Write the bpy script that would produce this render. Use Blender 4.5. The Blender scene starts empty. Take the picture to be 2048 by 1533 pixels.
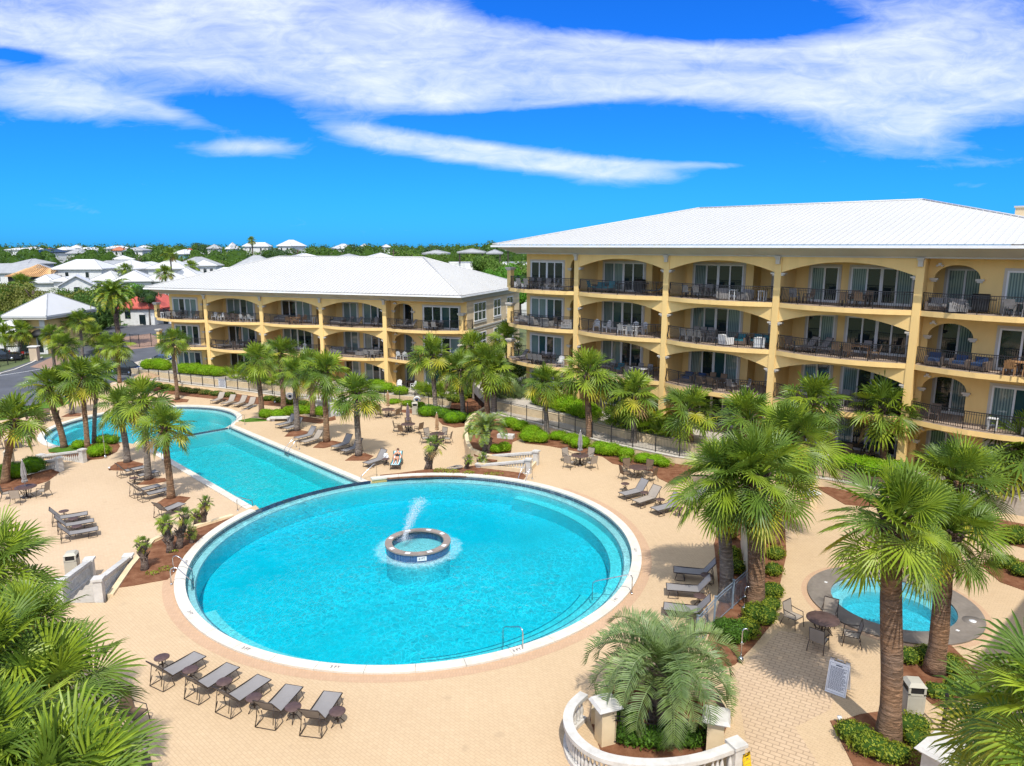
import bpy, bmesh, math, random
from mathutils import Vector, Matrix
from mathutils.geometry import tessellate_polygon
random.seed(11)
R_ = math.radians
sin, cos, pi = math.sin, math.cos, math.pi
SC = bpy.context.scene
COL = SC.collection
# ------------------------------------------------------------------ camera
F = 1419.0; CX = 1024.0; CY = 766.5; PIT = R_(11.0); H = 15.0
cp, sp = cos(PIT), sin(PIT)
cd = bpy.data.cameras.new('camera'); cd.sensor_width = 36.0; cd.lens = 36.0 * F / 2048.0
cd.clip_start = 0.3; cd.clip_end = 6000.0
cam = bpy.data.objects.new('camera', cd); COL.objects.link(cam)
cam.location = (0, 0, H); cam.rotation_euler = (R_(90) - PIT, 0, 0); SC.camera = cam

def ray(x, y):
    a = (x - CX) / F; b = (CY - y) / F
    return Vector((a, cp + b * sp, -sp + b * cp))
def P(x, y, z=0.0):                      # photo pixel -> point on the plane of height z
    r = ray(x, y); t = (z - H) / r.z
    return Vector((r.x * t, r.y * t, z))
def PD(x, y, D):                         # photo pixel -> point at ground distance D
    r = ray(x, y); t = D / r.y
    return Vector((r.x * t, D, H + r.z * t))
# ------------------------------------------------------------------ materials
MATS = {}
def nt(name):
    m = bpy.data.materials.new(name); m.use_nodes = True
    t = m.node_tree; t.nodes.clear()
    out = t.nodes.new('ShaderNodeOutputMaterial')
    MATS[name] = m
    return m, t, out
def N(t, ty, **kw):
    n = t.nodes.new(ty)
    for k, v in kw.items(): setattr(n, k, v)
    return n
def rgb(c): return (c[0], c[1], c[2], 1.0)
def mixc(t, fac, a, b, blend='MIX'):
    n = t.nodes.new('ShaderNodeMix'); n.data_type = 'RGBA'; n.blend_type = blend
    if isinstance(fac, float): n.inputs[0].default_value = fac
    else: t.links.new(fac, n.inputs[0])
    for i, v in ((6, a), (7, b)):
        if isinstance(v, (tuple, list)): n.inputs[i].default_value = rgb(v)
        else: t.links.new(v, n.inputs[i])
    return n.outputs[2]
def noise(t, vec, scale, detail=4.0, rough=0.55, dist=0.0):
    n = t.nodes.new('ShaderNodeTexNoise')
    n.inputs['Scale'].default_value = scale; n.inputs['Detail'].default_value = detail
    n.inputs['Roughness'].default_value = rough; n.inputs['Distortion'].default_value = dist
    if vec is not None: t.links.new(vec, n.inputs['Vector'])
    return n.outputs['Fac']
def ramp(t, fac, lo, hi):
    n = t.nodes.new('ShaderNodeMapRange'); n.clamp = True
    n.inputs[1].default_value = lo; n.inputs[2].default_value = hi
    t.links.new(fac, n.inputs[0]); return n.outputs[0]
def math_(t, op, a, b=None, c=None):
    n = t.nodes.new('ShaderNodeMath'); n.operation = op
    for i, v in enumerate((a, b, c)):
        if v is None: continue
        if isinstance(v, (int, float)): n.inputs[i].default_value = v
        else: t.links.new(v, n.inputs[i])
    return n.outputs[0]
def pm(name, col, rough=0.7, var=0.12, ns=1.5, bump=0.0, bs=30.0, metal=0.0, spec=0.4, col2=None, coords='Object', stretch=None, ns2=None):
    m, t, out = nt(name)
    b = N(t, 'ShaderNodeBsdfPrincipled'); t.links.new(b.outputs[0], out.inputs[0])
    b.inputs['Roughness'].default_value = rough; b.inputs['Metallic'].default_value = metal
    b.inputs['Specular IOR Level'].default_value = spec
    tc = N(t, 'ShaderNodeTexCoord'); v = tc.outputs[coords]
    if stretch:
        mp = N(t, 'ShaderNodeMapping'); mp.inputs['Scale'].default_value = stretch
        t.links.new(v, mp.inputs['Vector']); v = mp.outputs[0]
    d = col2 or tuple(c * (1 - var * 2) for c in col)
    f = ramp(t, noise(t, v, ns, 5.0), 0.35, 0.68)
    c = mixc(t, f, tuple(d), col)
    if ns2:
        f2 = ramp(t, noise(t, v, ns2, 3.0), 0.3, 0.7)
        c = mixc(t, f2, c, mixc(t, 1.0, c, (0.82, 0.82, 0.80), 'MULTIPLY'))
    t.links.new(c, b.inputs['Base Color'])
    if bump:
        bp = N(t, 'ShaderNodeBump'); bp.inputs['Strength'].default_value = bump; bp.inputs['Distance'].default_value = 0.02
        t.links.new(noise(t, v, bs, 4.0), bp.inputs['Height']); t.links.new(bp.outputs[0], b.inputs['Normal'])
    return m
def leafmat(name, c1, c2, trans=0.35, rough=0.45, ns=0.9):
    m, t, out = nt(name)
    b = N(t, 'ShaderNodeBsdfPrincipled'); b.inputs['Roughness'].default_value = rough
    b.inputs['Specular IOR Level'].default_value = 0.35
    tr = N(t, 'ShaderNodeBsdfTranslucent'); mx = N(t, 'ShaderNodeMixShader'); mx.inputs[0].default_value = trans
    tc = N(t, 'ShaderNodeTexCoord')
    f = ramp(t, noise(t, tc.outputs['Object'], ns, 4.0), 0.36, 0.66)
    f2 = ramp(t, noise(t, tc.outputs['Object'], ns * 9, 2.0), 0.3, 0.7)
    c = mixc(t, f, c1, c2); c = mixc(t, f2, c, mixc(t, 1.0, c, (0.62, 0.66, 0.6), 'MULTIPLY'))
    t.links.new(c, b.inputs['Base Color'])
    t.links.new(mixc(t, 1.0, c, (1.25, 1.3, 0.6), 'MULTIPLY'), tr.inputs['Color'])
    t.links.new(b.outputs[0], mx.inputs[1]); t.links.new(tr.outputs[0], mx.inputs[2]); t.links.new(mx.outputs[0], out.inputs[0])
    return m
def pavermat(name, c1, c2, mort, sx=0.2, sy=0.1, rot=0.0, msize=0.012):
    m, t, out = nt(name)
    b = N(t, 'ShaderNodeBsdfPrincipled'); b.inputs['Roughness'].default_value = 0.85
    b.inputs['Specular IOR Level'].default_value = 0.25
    tc = N(t, 'ShaderNodeTexCoord'); mp = N(t, 'ShaderNodeMapping'); mp.inputs['Rotation'].default_value = (0, 0, rot)
    t.links.new(tc.outputs['Object'], mp.inputs['Vector'])
    br = N(t, 'ShaderNodeTexBrick'); t.links.new(mp.outputs[0], br.inputs['Vector'])
    br.inputs['Scale'].default_value = 1.0; br.inputs['Brick Width'].default_value = sx; br.inputs['Row Height'].default_value = sy
    br.inputs['Mortar Size'].default_value = msize; br.inputs['Mortar Smooth'].default_value = 0.4; br.inputs['Bias'].default_value = 0.0
    br.inputs['Color1'].default_value = rgb(c1); br.inputs['Color2'].default_value = rgb(c2); br.inputs['Mortar'].default_value = rgb(mort)
    big = ramp(t, noise(t, tc.outputs['Object'], 0.22, 6.0, 0.65), 0.3, 0.7)
    c = mixc(t, big, mixc(t, 1.0, br.outputs['Color'], (0.92, 0.91, 0.90), 'MULTIPLY'), br.outputs['Color'])
    fine = ramp(t, noise(t, tc.outputs['Object'], 5.0, 4.0), 0.3, 0.7)
    c = mixc(t, fine, mixc(t, 1.0, c, (0.93, 0.925, 0.92), 'MULTIPLY'), c)
    sp2 = ramp(t, noise(t, tc.outputs['Object'], 1.6, 2.0, 0.3), 0.70, 0.78)
    c = mixc(t, math_(t, 'MULTIPLY', sp2, 0.35), c, tuple(x * 0.6 for x in c1))
    t.links.new(c, b.inputs['Base Color'])
    bp = N(t, 'ShaderNodeBump'); bp.inputs['Strength'].default_value = 0.3; bp.inputs['Distance'].default_value = 0.01
    t.links.new(br.outputs['Fac'], bp.inputs['Height']); bp.invert = True
    t.links.new(bp.outputs[0], b.inputs['Normal']); t.links.new(b.outputs[0], out.inputs[0])
    return m
def watermat(name, absorb, dens, wave=2.2, bump=0.5, lo=0.78):
    """clear water: rippled surface over a body that swallows red light with depth"""
    m, t, out = nt(name)
    tc = N(t, 'ShaderNodeTexCoord'); v = tc.outputs['Object']
    mp = N(t, 'ShaderNodeMapping'); mp.inputs['Rotation'].default_value = (0, 0, 0.6); mp.inputs['Scale'].default_value = (1.0, 0.66, 1.0)
    t.links.new(v, mp.inputs['Vector']); v2 = mp.outputs[0]
    n1 = noise(t, v2, wave, 3.0, 0.55, 0.9); n2 = noise(t, v2, wave * 3.1, 2.0, 0.5, 0.6)
    area = ramp(t, noise(t, v, 0.10, 3.0), 0.40, 0.60); area = math_(t, 'ADD', math_(t, 'MULTIPLY', area, 0.8), 0.2)
    hgt = math_(t, 'MULTIPLY', math_(t, 'ADD', n1, math_(t, 'MULTIPLY', n2, 0.35)), area)
    bp = N(t, 'ShaderNodeBump'); bp.inputs['Strength'].default_value = bump; bp.inputs['Distance'].default_value = 0.12; t.links.new(hgt, bp.inputs['Height'])
    fr = N(t, 'ShaderNodeFresnel'); fr.inputs['IOR'].default_value = 1.33; t.links.new(bp.outputs[0], fr.inputs['Normal'])
    gl = N(t, 'ShaderNodeBsdfGlossy'); gl.inputs['Roughness'].default_value = 0.03; t.links.new(bp.outputs[0], gl.inputs['Normal'])
    tr = N(t, 'ShaderNodeBsdfTransparent')
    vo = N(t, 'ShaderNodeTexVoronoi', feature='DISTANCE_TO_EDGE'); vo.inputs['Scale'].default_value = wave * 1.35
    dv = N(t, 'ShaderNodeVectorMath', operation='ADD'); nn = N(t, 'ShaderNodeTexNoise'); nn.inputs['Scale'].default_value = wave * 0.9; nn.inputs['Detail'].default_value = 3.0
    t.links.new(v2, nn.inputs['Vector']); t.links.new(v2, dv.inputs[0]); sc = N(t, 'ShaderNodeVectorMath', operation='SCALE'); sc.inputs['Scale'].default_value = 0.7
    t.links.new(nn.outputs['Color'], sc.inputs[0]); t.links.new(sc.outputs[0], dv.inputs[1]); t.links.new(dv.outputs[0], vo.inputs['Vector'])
    caustic_net = math_(t, 'MULTIPLY', math_(t, 'SUBTRACT', 1.0, ramp(t, vo.outputs['Distance'], 0.0, 0.12)), area)  # caustic light lines painted as a bright network in the surface tint
    ge = N(t, 'ShaderNodeNewGeometry'); gs = N(t, 'ShaderNodeSeparateXYZ'); t.links.new(ge.outputs['True Normal'], gs.inputs[0]); topf = math_(t, 'GREATER_THAN', math_(t, 'ABSOLUTE', gs.outputs[2]), 0.5)
    ps = N(t, 'ShaderNodeSeparateXYZ'); t.links.new(v, ps.inputs[0]); topf = math_(t, 'MULTIPLY', topf, math_(t, 'GREATER_THAN', ps.outputs[2], -0.02))
    c = mixc(t, caustic_net, (lo, lo, lo), (1, 1, 1)); c = mixc(t, topf, (1, 1, 1), c); t.links.new(c, tr.inputs['Color'])
    mx = N(t, 'ShaderNodeMixShader'); t.links.new(math_(t, 'MULTIPLY', fr.outputs[0], topf), mx.inputs[0])
    t.links.new(tr.outputs[0], mx.inputs[1]); t.links.new(gl.outputs[0], mx.inputs[2]); t.links.new(mx.outputs[0], out.inputs['Surface'])
    va = N(t, 'ShaderNodeVolumeAbsorption'); va.inputs['Color'].default_value = rgb(absorb); va.inputs['Density'].default_value = dens; t.links.new(va.outputs[0], out.inputs['Volume'])
    return m
def trunkmat(name, c1, c2, rings=9.0):
    m, t, out = nt(name)
    b = N(t, 'ShaderNodeBsdfPrincipled'); b.inputs['Roughness'].default_value = 0.9; b.inputs['Specular IOR Level'].default_value = 0.2
    tc = N(t, 'ShaderNodeTexCoord'); mp = N(t, 'ShaderNodeMapping'); mp.inputs['Scale'].default_value = (1.6, 1.6, rings)
    t.links.new(tc.outputs['Object'], mp.inputs['Vector'])
    f = ramp(t, noise(t, mp.outputs[0], 1.5, 5.0, 0.6, 0.8), 0.36, 0.62)
    patch = ramp(t, noise(t, tc.outputs['Object'], 0.8, 3.0), 0.4, 0.6)
    c = mixc(t, f, tuple(x * 0.42 for x in c1), c1)
    c = mixc(t, patch, c, mixc(t, f, tuple(x * 0.42 for x in c2), c2))
    t.links.new(c, b.inputs['Base Color'])
    bp = N(t, 'ShaderNodeBump'); bp.inputs['Strength'].default_value = 0.9; bp.inputs['Distance'].default_value = 0.05
    t.links.new(f, bp.inputs['Height']); t.links.new(bp.outputs[0], b.inputs['Normal']); t.links.new(b.outputs[0], out.inputs[0])
    return m
def glassmat(name, c, curtain=None):
    m, t, out = nt(name)
    b = N(t, 'ShaderNodeBsdfPrincipled'); b.inputs['Roughness'].default_value = 0.04; b.inputs['Specular IOR Level'].default_value = 0.8
    if curtain:
        tc = N(t, 'ShaderNodeTexCoord'); w = N(t, 'ShaderNodeTexWave'); w.inputs['Scale'].default_value = 2.2; w.inputs['Distortion'].default_value = 2.5
        w.inputs['Detail'].default_value = 2.0
        mp = N(t, 'ShaderNodeMapping'); mp.inputs['Scale'].default_value = (1, 1, 0.08); t.links.new(tc.outputs['Object'], mp.inputs['Vector'])
        t.links.new(mp.outputs[0], w.inputs['Vector']); t.links.new(mixc(t, w.outputs['Fac'], c, curtain), b.inputs['Base Color'])
    else: b.inputs['Base Color'].default_value = rgb(c)
    t.links.new(b.outputs[0], out.inputs[0]); return m
def tilemat(name, c, mort, s=0.075):
    m, t, out = nt(name)
    b = N(t, 'ShaderNodeBsdfPrincipled'); b.inputs['Roughness'].default_value = 0.25
    tc = N(t, 'ShaderNodeTexCoord'); br = N(t, 'ShaderNodeTexBrick'); br.offset = 0.0
    sx = N(t, 'ShaderNodeSeparateXYZ'); t.links.new(tc.outputs['Object'], sx.inputs[0])
    cb = N(t, 'ShaderNodeCombineXYZ'); t.links.new(math_(t, 'ADD', sx.outputs[0], sx.outputs[1]), cb.inputs[0]); t.links.new(sx.outputs[2], cb.inputs[1])
    t.links.new(cb.outputs[0], br.inputs['Vector'])
    br.inputs['Scale'].default_value = 1.0; br.inputs['Brick Width'].default_value = s; br.inputs['Row Height'].default_value = s; br.inputs['Mortar Size'].default_value = 0.008
    br.inputs['Color1'].default_value = rgb(c); br.inputs['Color2'].default_value = rgb(tuple(x * 0.5 for x in c)); br.inputs['Mortar'].default_value = rgb(mort)
    t.links.new(br.outputs[0], b.inputs['Base Color']); t.links.new(b.outputs[0], out.inputs[0]); return m

pavermat('paver', (0.565, 0.415, 0.255), (0.54, 0.395, 0.24), (0.475, 0.343, 0.205), 0.22, 0.11, 0.72)
pavermat('paver_pink', (0.575, 0.43, 0.28), (0.555, 0.41, 0.265), (0.505, 0.368, 0.235), 0.22, 0.11, 0.2)
pavermat('paver_border', (0.53, 0.35, 0.22), (0.50, 0.325, 0.20), (0.46, 0.31, 0.195), 0.11, 0.22, 0.0)
pavermat('paver_grey', (0.56, 0.41, 0.268), (0.525, 0.38, 0.245), (0.36, 0.26, 0.165), 0.34, 0.17, 0.55, 0.02)
pavermat('brick_road', (0.36, 0.23, 0.17), (0.30, 0.19, 0.14), (0.2, 0.14, 0.1), 0.22, 0.11, 0.3)
pm('concrete', (0.52, 0.465, 0.395), 0.85, 0.1, 0.7, 0.1, 20, ns2=6)
pm('asphalt', (0.105, 0.11, 0.125), 0.9, 0.15, 0.4, 0.2, 40, ns2=3)
pm('kerb', (0.62, 0.58, 0.50), 0.8, 0.1, 1.2)
pm('coping', (0.70, 0.645, 0.55), 0.7, 0.07, 1.0, 0.05, 30, ns2=4)
pm('paint_white', (0.70, 0.70, 0.685), 0.45, 0.04, 1.2)
pm('balustrade_white', (0.64, 0.61, 0.56), 0.6, 0.09, 1.6, 0.05, 30, ns2=5)
pm('stucco', (0.87, 0.605, 0.245), 0.85, 0.065, 0.9, 0.15, 45, spec=0.2, stretch=(1, 1, .16))
pm('stucco_pale', (0.76, 0.60, 0.38), 0.85, 0.06, 0.5, 0.12, 45, spec=0.2, ns2=2.0)
pm('stucco_white', (0.74, 0.74, 0.72), 0.8, 0.04, 0.7, ns2=2.0)
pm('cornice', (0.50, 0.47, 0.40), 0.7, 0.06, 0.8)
pm('capital', (0.56, 0.51, 0.43), 0.7, 0.06, 1.5)
pm('roof_white', (0.55, 0.55, 0.54), 0.5, 0.03, 0.25)
pm('roof_metal', (0.50, 0.495, 0.475), 0.5, 0.025, 0.12, spec=0.35)
pm('roof_grey', (0.36, 0.37, 0.38), 0.6, 0.08, 0.6, ns2=2.0)
pm('roof_red', (0.50, 0.10, 0.07), 0.7, 0.12, 1.0)
pm('roof_terracotta', (0.42, 0.15, 0.08), 0.8, 0.12, 1.0)
pm('gutter_white', (0.85, 0.85, 0.84), 0.4, 0.03, 1.0)
pm('balcony_floor', (0.42, 0.32, 0.245), 0.7, 0.12, 0.9)
pm('iron', (0.014, 0.014, 0.016), 0.45, 0.1, 3.0, spec=0.5)
pm('grey_metal', (0.20, 0.25, 0.30), 0.45, 0.1, 3.0)
pm('chrome', (0.62, 0.64, 0.66), 0.22, 0.04, 2.0, metal=1.0)
pm('bronze', (0.055, 0.038, 0.028), 0.45, 0.15, 4.0, spec=0.5)
pm('sling', (0.25, 0.235, 0.225), 0.75, 0.06, 2.0, 0.15, 90, spec=0.2)
pm('sling_pale', (0.34, 0.29, 0.235), 0.75, 0.06, 2.0, 0.15, 90, spec=0.2)
pm('sling_brown', (0.20, 0.135, 0.085), 0.75, 0.1, 2.0, 0.15, 90, spec=0.2)
pm('table_top', (0.11, 0.065, 0.055), 0.5, 0.2, 6.0, 0.1, 30)
pm('umbrella_tan', (0.42, 0.27, 0.15), 0.85, 0.12, 3.0)
pm('umbrella_grey', (0.32, 0.30, 0.29), 0.85, 0.12, 3.0)
pm('umbrella_mauve', (0.20, 0.15, 0.16), 0.85, 0.12, 3.0)
pm('bin_beige', (0.44, 0.41, 0.33), 0.6, 0.07, 2.0, 0.1, 60)
pm('dark', (0.012, 0.012, 0.013), 0.6, 0.1, 3.0)
pm('mulch', (0.26, 0.125, 0.068), 0.95, 0.22, 2.2, 0.9, 26, spec=0.1, col2=(0.15, 0.06, 0.03), ns2=16)
pm('soil_ground', (0.16, 0.17, 0.07), 0.95, 0.2, 0.08, col2=(0.08, 0.11, 0.035), ns2=0.5)
pm('turf', (0.095, 0.19, 0.02), 0.9, 0.2, 2.0, 0.8, 60, spec=0.1)
pm('plaster', (0.70, 0.86, 0.92), 0.7, 0.04, 0.5)
pm('plaster_step', (0.80, 0.90, 0.95), 0.7, 0.04, 0.5)
pm('tile_line', (0.22, 0.34, 0.44), 0.4, 0.1, 4.0)
tilemat('tile_navy', (0.015, 0.07, 0.22), (0.12, 0.18, 0.28))
tilemat('tile_slate', (0.10, 0.13, 0.18), (0.2, 0.22, 0.25), 0.1)
pm('spa_stone', (0.23, 0.195, 0.16), 0.75, 0.12, 1.2, 0.2, 20, ns2=5)
pm('fountain_stone', (0.27, 0.22, 0.185), 0.7, 0.14, 2.0, 0.2, 20)
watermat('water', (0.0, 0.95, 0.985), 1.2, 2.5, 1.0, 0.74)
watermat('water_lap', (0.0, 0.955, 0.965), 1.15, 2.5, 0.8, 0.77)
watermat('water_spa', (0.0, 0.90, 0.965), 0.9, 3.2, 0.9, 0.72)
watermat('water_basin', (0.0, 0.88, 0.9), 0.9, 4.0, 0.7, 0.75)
glassmat('glass_dark', (0.012, 0.022, 0.026))
glassmat('glass_teal', (0.02, 0.06, 0.07))
glassmat('glass_curtain', (0.05, 0.10, 0.11), (0.22, 0.30, 0.28))
pm('cushion_teal', (0.015, 0.16, 0.20), 0.85, 0.12, 3.0)
pm('cushion_navy', (0.02, 0.05, 0.13), 0.85, 0.12, 3.0)
pm('wood', (0.42, 0.23, 0.10), 0.6, 0.18, 3.0, stretch=(8, 1, 1))
pm('wood_frame', (0.60, 0.36, 0.16), 0.7, 0.12, 2.0)
pm('wicker', (0.15, 0.11, 0.085), 0.8, 0.15, 6.0, 0.3, 80)
pm('wicker_grey', (0.26, 0.25, 0.24), 0.8, 0.15, 6.0, 0.3, 80)
pm('sign_white', (0.86, 0.87, 0.88), 0.5, 0.03, 1.0)
pm('ink', (0.03, 0.04, 0.09), 0.6, 0.05, 3.0)
pm('yellow_plastic', (0.75, 0.48, 0.01), 0.4, 0.05, 2.0)
pm('car_black', (0.008, 0.009, 0.011), 0.18, 0.05, 1.0, spec=0.7)
pm('car_blue', (0.03, 0.06, 0.10), 0.2, 0.05, 1.0, metal=0.4, spec=0.7)
pm('car_white', (0.75, 0.76, 0.77), 0.25, 0.03, 1.0, spec=0.6)
pm('rubber', (0.012, 0.012, 0.012), 0.85, 0.1, 3.0)
pm('lamp_lens', (0.75, 0.75, 0.72), 0.15, 0.03, 3.0)
pm('red_paint', (0.45, 0.03, 0.02), 0.4, 0.1, 2.0)
pm('skin', (0.52, 0.26, 0.16), 0.6, 0.06, 4.0)
pm('hair', (0.10, 0.06, 0.04), 0.7, 0.1, 8.0)
pm('swim_black', (0.012, 0.012, 0.014), 0.7, 0.1, 4.0)
pm('towel_teal', (0.02, 0.30, 0.36), 0.95, 0.08, 3.0)
pm('towel_white', (0.78, 0.78, 0.76), 0.95, 0.05, 3.0)
pm('pink_paint', (0.55, 0.12, 0.14), 0.7, 0.08, 1.0)
pm('blue_paint', (0.22, 0.45, 0.58), 0.7, 0.06, 1.0)
pm('tan_paint', (0.55, 0.43, 0.30), 0.8, 0.06, 1.0)
leafmat('palm_green', (0.095, 0.17, 0.02), (0.17, 0.25, 0.028), 0.16)
leafmat('palm_light', (0.20, 0.29, 0.022), (0.31, 0.39, 0.03), 0.16)
leafmat('palm_yellow', (0.33, 0.33, 0.025), (0.46, 0.41, 0.035), 0.16)
leafmat('palm_dead', (0.26, 0.15, 0.06), (0.34, 0.22, 0.10), 0.16)
leafmat('palm_blue', (0.15, 0.225, 0.085), (0.27, 0.34, 0.125), 0.25)
leafmat('palm_blue_dark', (0.13, 0.21, 0.06), (0.25, 0.33, 0.09), 0.25)
leafmat('hedge_green', (0.21, 0.36, 0.006), (0.31, 0.45, 0.01), 0.3, 0.6, 1.5)
leafmat('hedge_deep', (0.07, 0.17, 0.012), (0.12, 0.25, 0.015), 0.3, 0.6, 1.5)
leafmat('shrub_olive', (0.19, 0.25, 0.018), (0.34, 0.37, 0.025), 0.3, 0.6, 1.5)
leafmat('shrub_brown', (0.22, 0.16, 0.04), (0.32, 0.27, 0.06), 0.25, 0.7, 1.5)
leafmat('tree_green', (0.055, 0.12, 0.02), (0.10, 0.19, 0.028), 0.25, 0.6, 0.6)
leafmat('tree_light', (0.10, 0.19, 0.022), (0.17, 0.27, 0.03), 0.25, 0.6, 0.6)
leafmat('tree_olive', (0.15, 0.17, 0.025), (0.24, 0.24, 0.04), 0.25, 0.6, 0.6)
leafmat('tree_bright', (0.09, 0.25, 0.012), (0.13, 0.33, 0.02), 0.3, 0.6, 0.6)
leafmat('tree_bluegreen', (0.04, 0.09, 0.03), (0.075, 0.15, 0.05), 0.2, 0.6, 0.6)
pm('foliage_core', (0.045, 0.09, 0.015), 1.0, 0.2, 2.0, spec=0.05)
pm('hedge_core', (0.12, 0.25, 0.008), 1.0, 0.2, 3.0, spec=0.05)
trunkmat('trunk_grey', (0.30, 0.26, 0.22), (0.24, 0.19, 0.15))
trunkmat('trunk_brown', (0.34, 0.22, 0.13), (0.36, 0.20, 0.11))
trunkmat('trunk_red', (0.34, 0.20, 0.115), (0.25, 0.17, 0.12))
trunkmat('trunk_boot', (0.25, 0.19, 0.15), (0.13, 0.09, 0.07), 5.0)
trunkmat('bark', (0.12, 0.09, 0.07), (0.09, 0.07, 0.05), 1.5)
trunkmat('bark_pale', (0.32, 0.28, 0.24), (0.26, 0.22, 0.18), 1.5)
# ------------------------------------------------------------------ mesh builder
class MB:
    def __init__(s): s.v = []; s.f = []; s.m = []; s.mats = []; s.sm = []
    def mi(s, name):
        if name not in s.mats: s.mats.append(name)
        return s.mats.index(name)
    def face(s, idx, mat, smooth=False): s.f.append(idx); s.m.append(s.mi(mat)); s.sm.append(smooth)
    def poly(s, pts, mat):
        b = len(s.v); s.v.extend([tuple(p) for p in pts]); s.face(list(range(b, b + len(pts))), mat)
    def hexa(s, p, mat):                     # 8 corners: bottom 4 ccw, top 4 ccw
        b = len(s.v); s.v.extend([tuple(q) for q in p])
        for q in ((3, 2, 1, 0), (4, 5, 6, 7), (0, 1, 5, 4), (1, 2, 6, 5), (2, 3, 7, 6), (3, 0, 4, 7)):
            s.face([b + i for i in q], mat)
    def box(s, x0, x1, y0, y1, z0, z1, mat): s.hexa([(x0, y0, z0), (x1, y0, z0), (x1, y1, z0), (x0, y1, z0), (x0, y0, z1), (x1, y0, z1), (x1, y1, z1), (x0, y1, z1)], mat)
    def cbox(s, c, size, mat, rz=0.0, rx=0.0, ry=0.0):
        M = Matrix.Translation(c) @ Matrix.Rotation(rz, 4, 'Z') @ Matrix.Rotation(ry, 4, 'Y') @ Matrix.Rotation(rx, 4, 'X')
        a, b, d = size[0] / 2, size[1] / 2, size[2] / 2
        s.hexa([M @ Vector(q) for q in ((-a, -b, -d), (a, -b, -d), (a, b, -d), (-a, b, -d), (-a, -b, d), (a, -b, d), (a, b, d), (-a, b, d))], mat)
    def prism(s, poly, z0, z1, mat, side=None, bottom=False, holes=()):
        side = side or mat
        loops = [[Vector((p[0], p[1], 0)) for p in poly]] + [[Vector((p[0], p[1], 0)) for p in h] for h in holes]
        flat = [q for l in loops for q in l]
        tri = tessellate_polygon(loops)
        b = len(s.v); n = len(flat)
        s.v.extend([(q.x, q.y, z1) for q in flat])
        for t in tri:
            a = flat[t[0]]; c = flat[t[1]]; d = flat[t[2]]
            up = (c.x - a.x) * (d.y - a.y) - (c.y - a.y) * (d.x - a.x)
            s.face([b + i for i in (t if up > 0 else t[::-1])], mat)
        if z0 is None: return
        b2 = len(s.v); s.v.extend([(q.x, q.y, z0) for q in flat])
        if bottom:
            for t in tri:
                a = flat[t[0]]; c = flat[t[1]]; d = flat[t[2]]; up = (c.x - a.x) * (d.y - a.y) - (c.y - a.y) * (d.x - a.x)
                s.face([b2 + i for i in (t[::-1] if up > 0 else t)], side)
        o = 0
        for l in loops:
            k = len(l)
            for i in range(k):
                j = (i + 1) % k; s.face([b2 + o + i, b2 + o + j, b + o + j, b + o + i], side)
            o += k
    def sheet(s, poly, z, mat, holes=()): s.prism(poly, None, z, mat, holes=holes)
    def tube(s, pts, r, mat, n=6, closed=False, cap=True, smooth=True):
        pts = [Vector(p) for p in pts]; k = len(pts); b = len(s.v)
        rs = r if isinstance(r, (list, tuple)) else [r] * k
        up = Vector((0, 0, 1)); prev = None
        for i, p in enumerate(pts):
            if closed: t = pts[(i + 1) % k] - pts[i - 1]
            else: t = pts[min(i + 1, k - 1)] - pts[max(i - 1, 0)]
            t = t.normalized() if t.length > 1e-9 else Vector((0, 0, 1))
            if prev is None:
                a = up if abs(t.z) < 0.95 else Vector((1, 0, 0)); x = t.cross(a).normalized()
            else: x = (prev - t * prev.dot(t)); x = x.normalized() if x.length > 1e-6 else t.orthogonal().normalized()
            prev = x; y = t.cross(x)
            for j in range(n):
                an = 2 * pi * (j + 0.5) / n
                q = p + (x * cos(an) + y * sin(an)) * rs[i]; s.v.append((q.x, q.y, q.z))
        m = k if closed else k - 1
        for i in range(m):
            for j in range(n):
                a = b + i * n + j; c = b + i * n + (j + 1) % n; d = b + ((i + 1) % k) * n + (j + 1) % n; e = b + ((i + 1) % k) * n + j
                s.face([a, c, d, e], mat, smooth and n > 4)
        if cap and not closed:
            s.face([b + j for j in range(n)][::-1], mat); s.face([b + (k - 1) * n + j for j in range(n)], mat)
    def lathe(s, prof, n, mat, c=(0, 0, 0), smooth=True, a0=0.0, sx=1.0, sy=1.0):
        b = len(s.v); k = len(prof)
        for r, z in prof:
            for j in range(n):
                an = 2 * pi * j / n + a0; s.v.append((c[0] + r * cos(an) * sx, c[1] + r * sin(an) * sy, c[2] + z))
        for i in range(k - 1):
            for j in range(n):
                s.face([b + i * n + j, b + i * n + (j + 1) % n, b + (i + 1) * n + (j + 1) % n, b + (i + 1) * n + j], mat, smooth)
        if prof[0][0] > 1e-4: s.face([b + j for j in range(n)][::-1], mat)
        if prof[-1][0] > 1e-4: s.face([b + (k - 1) * n + j for j in range(n)], mat)
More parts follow.
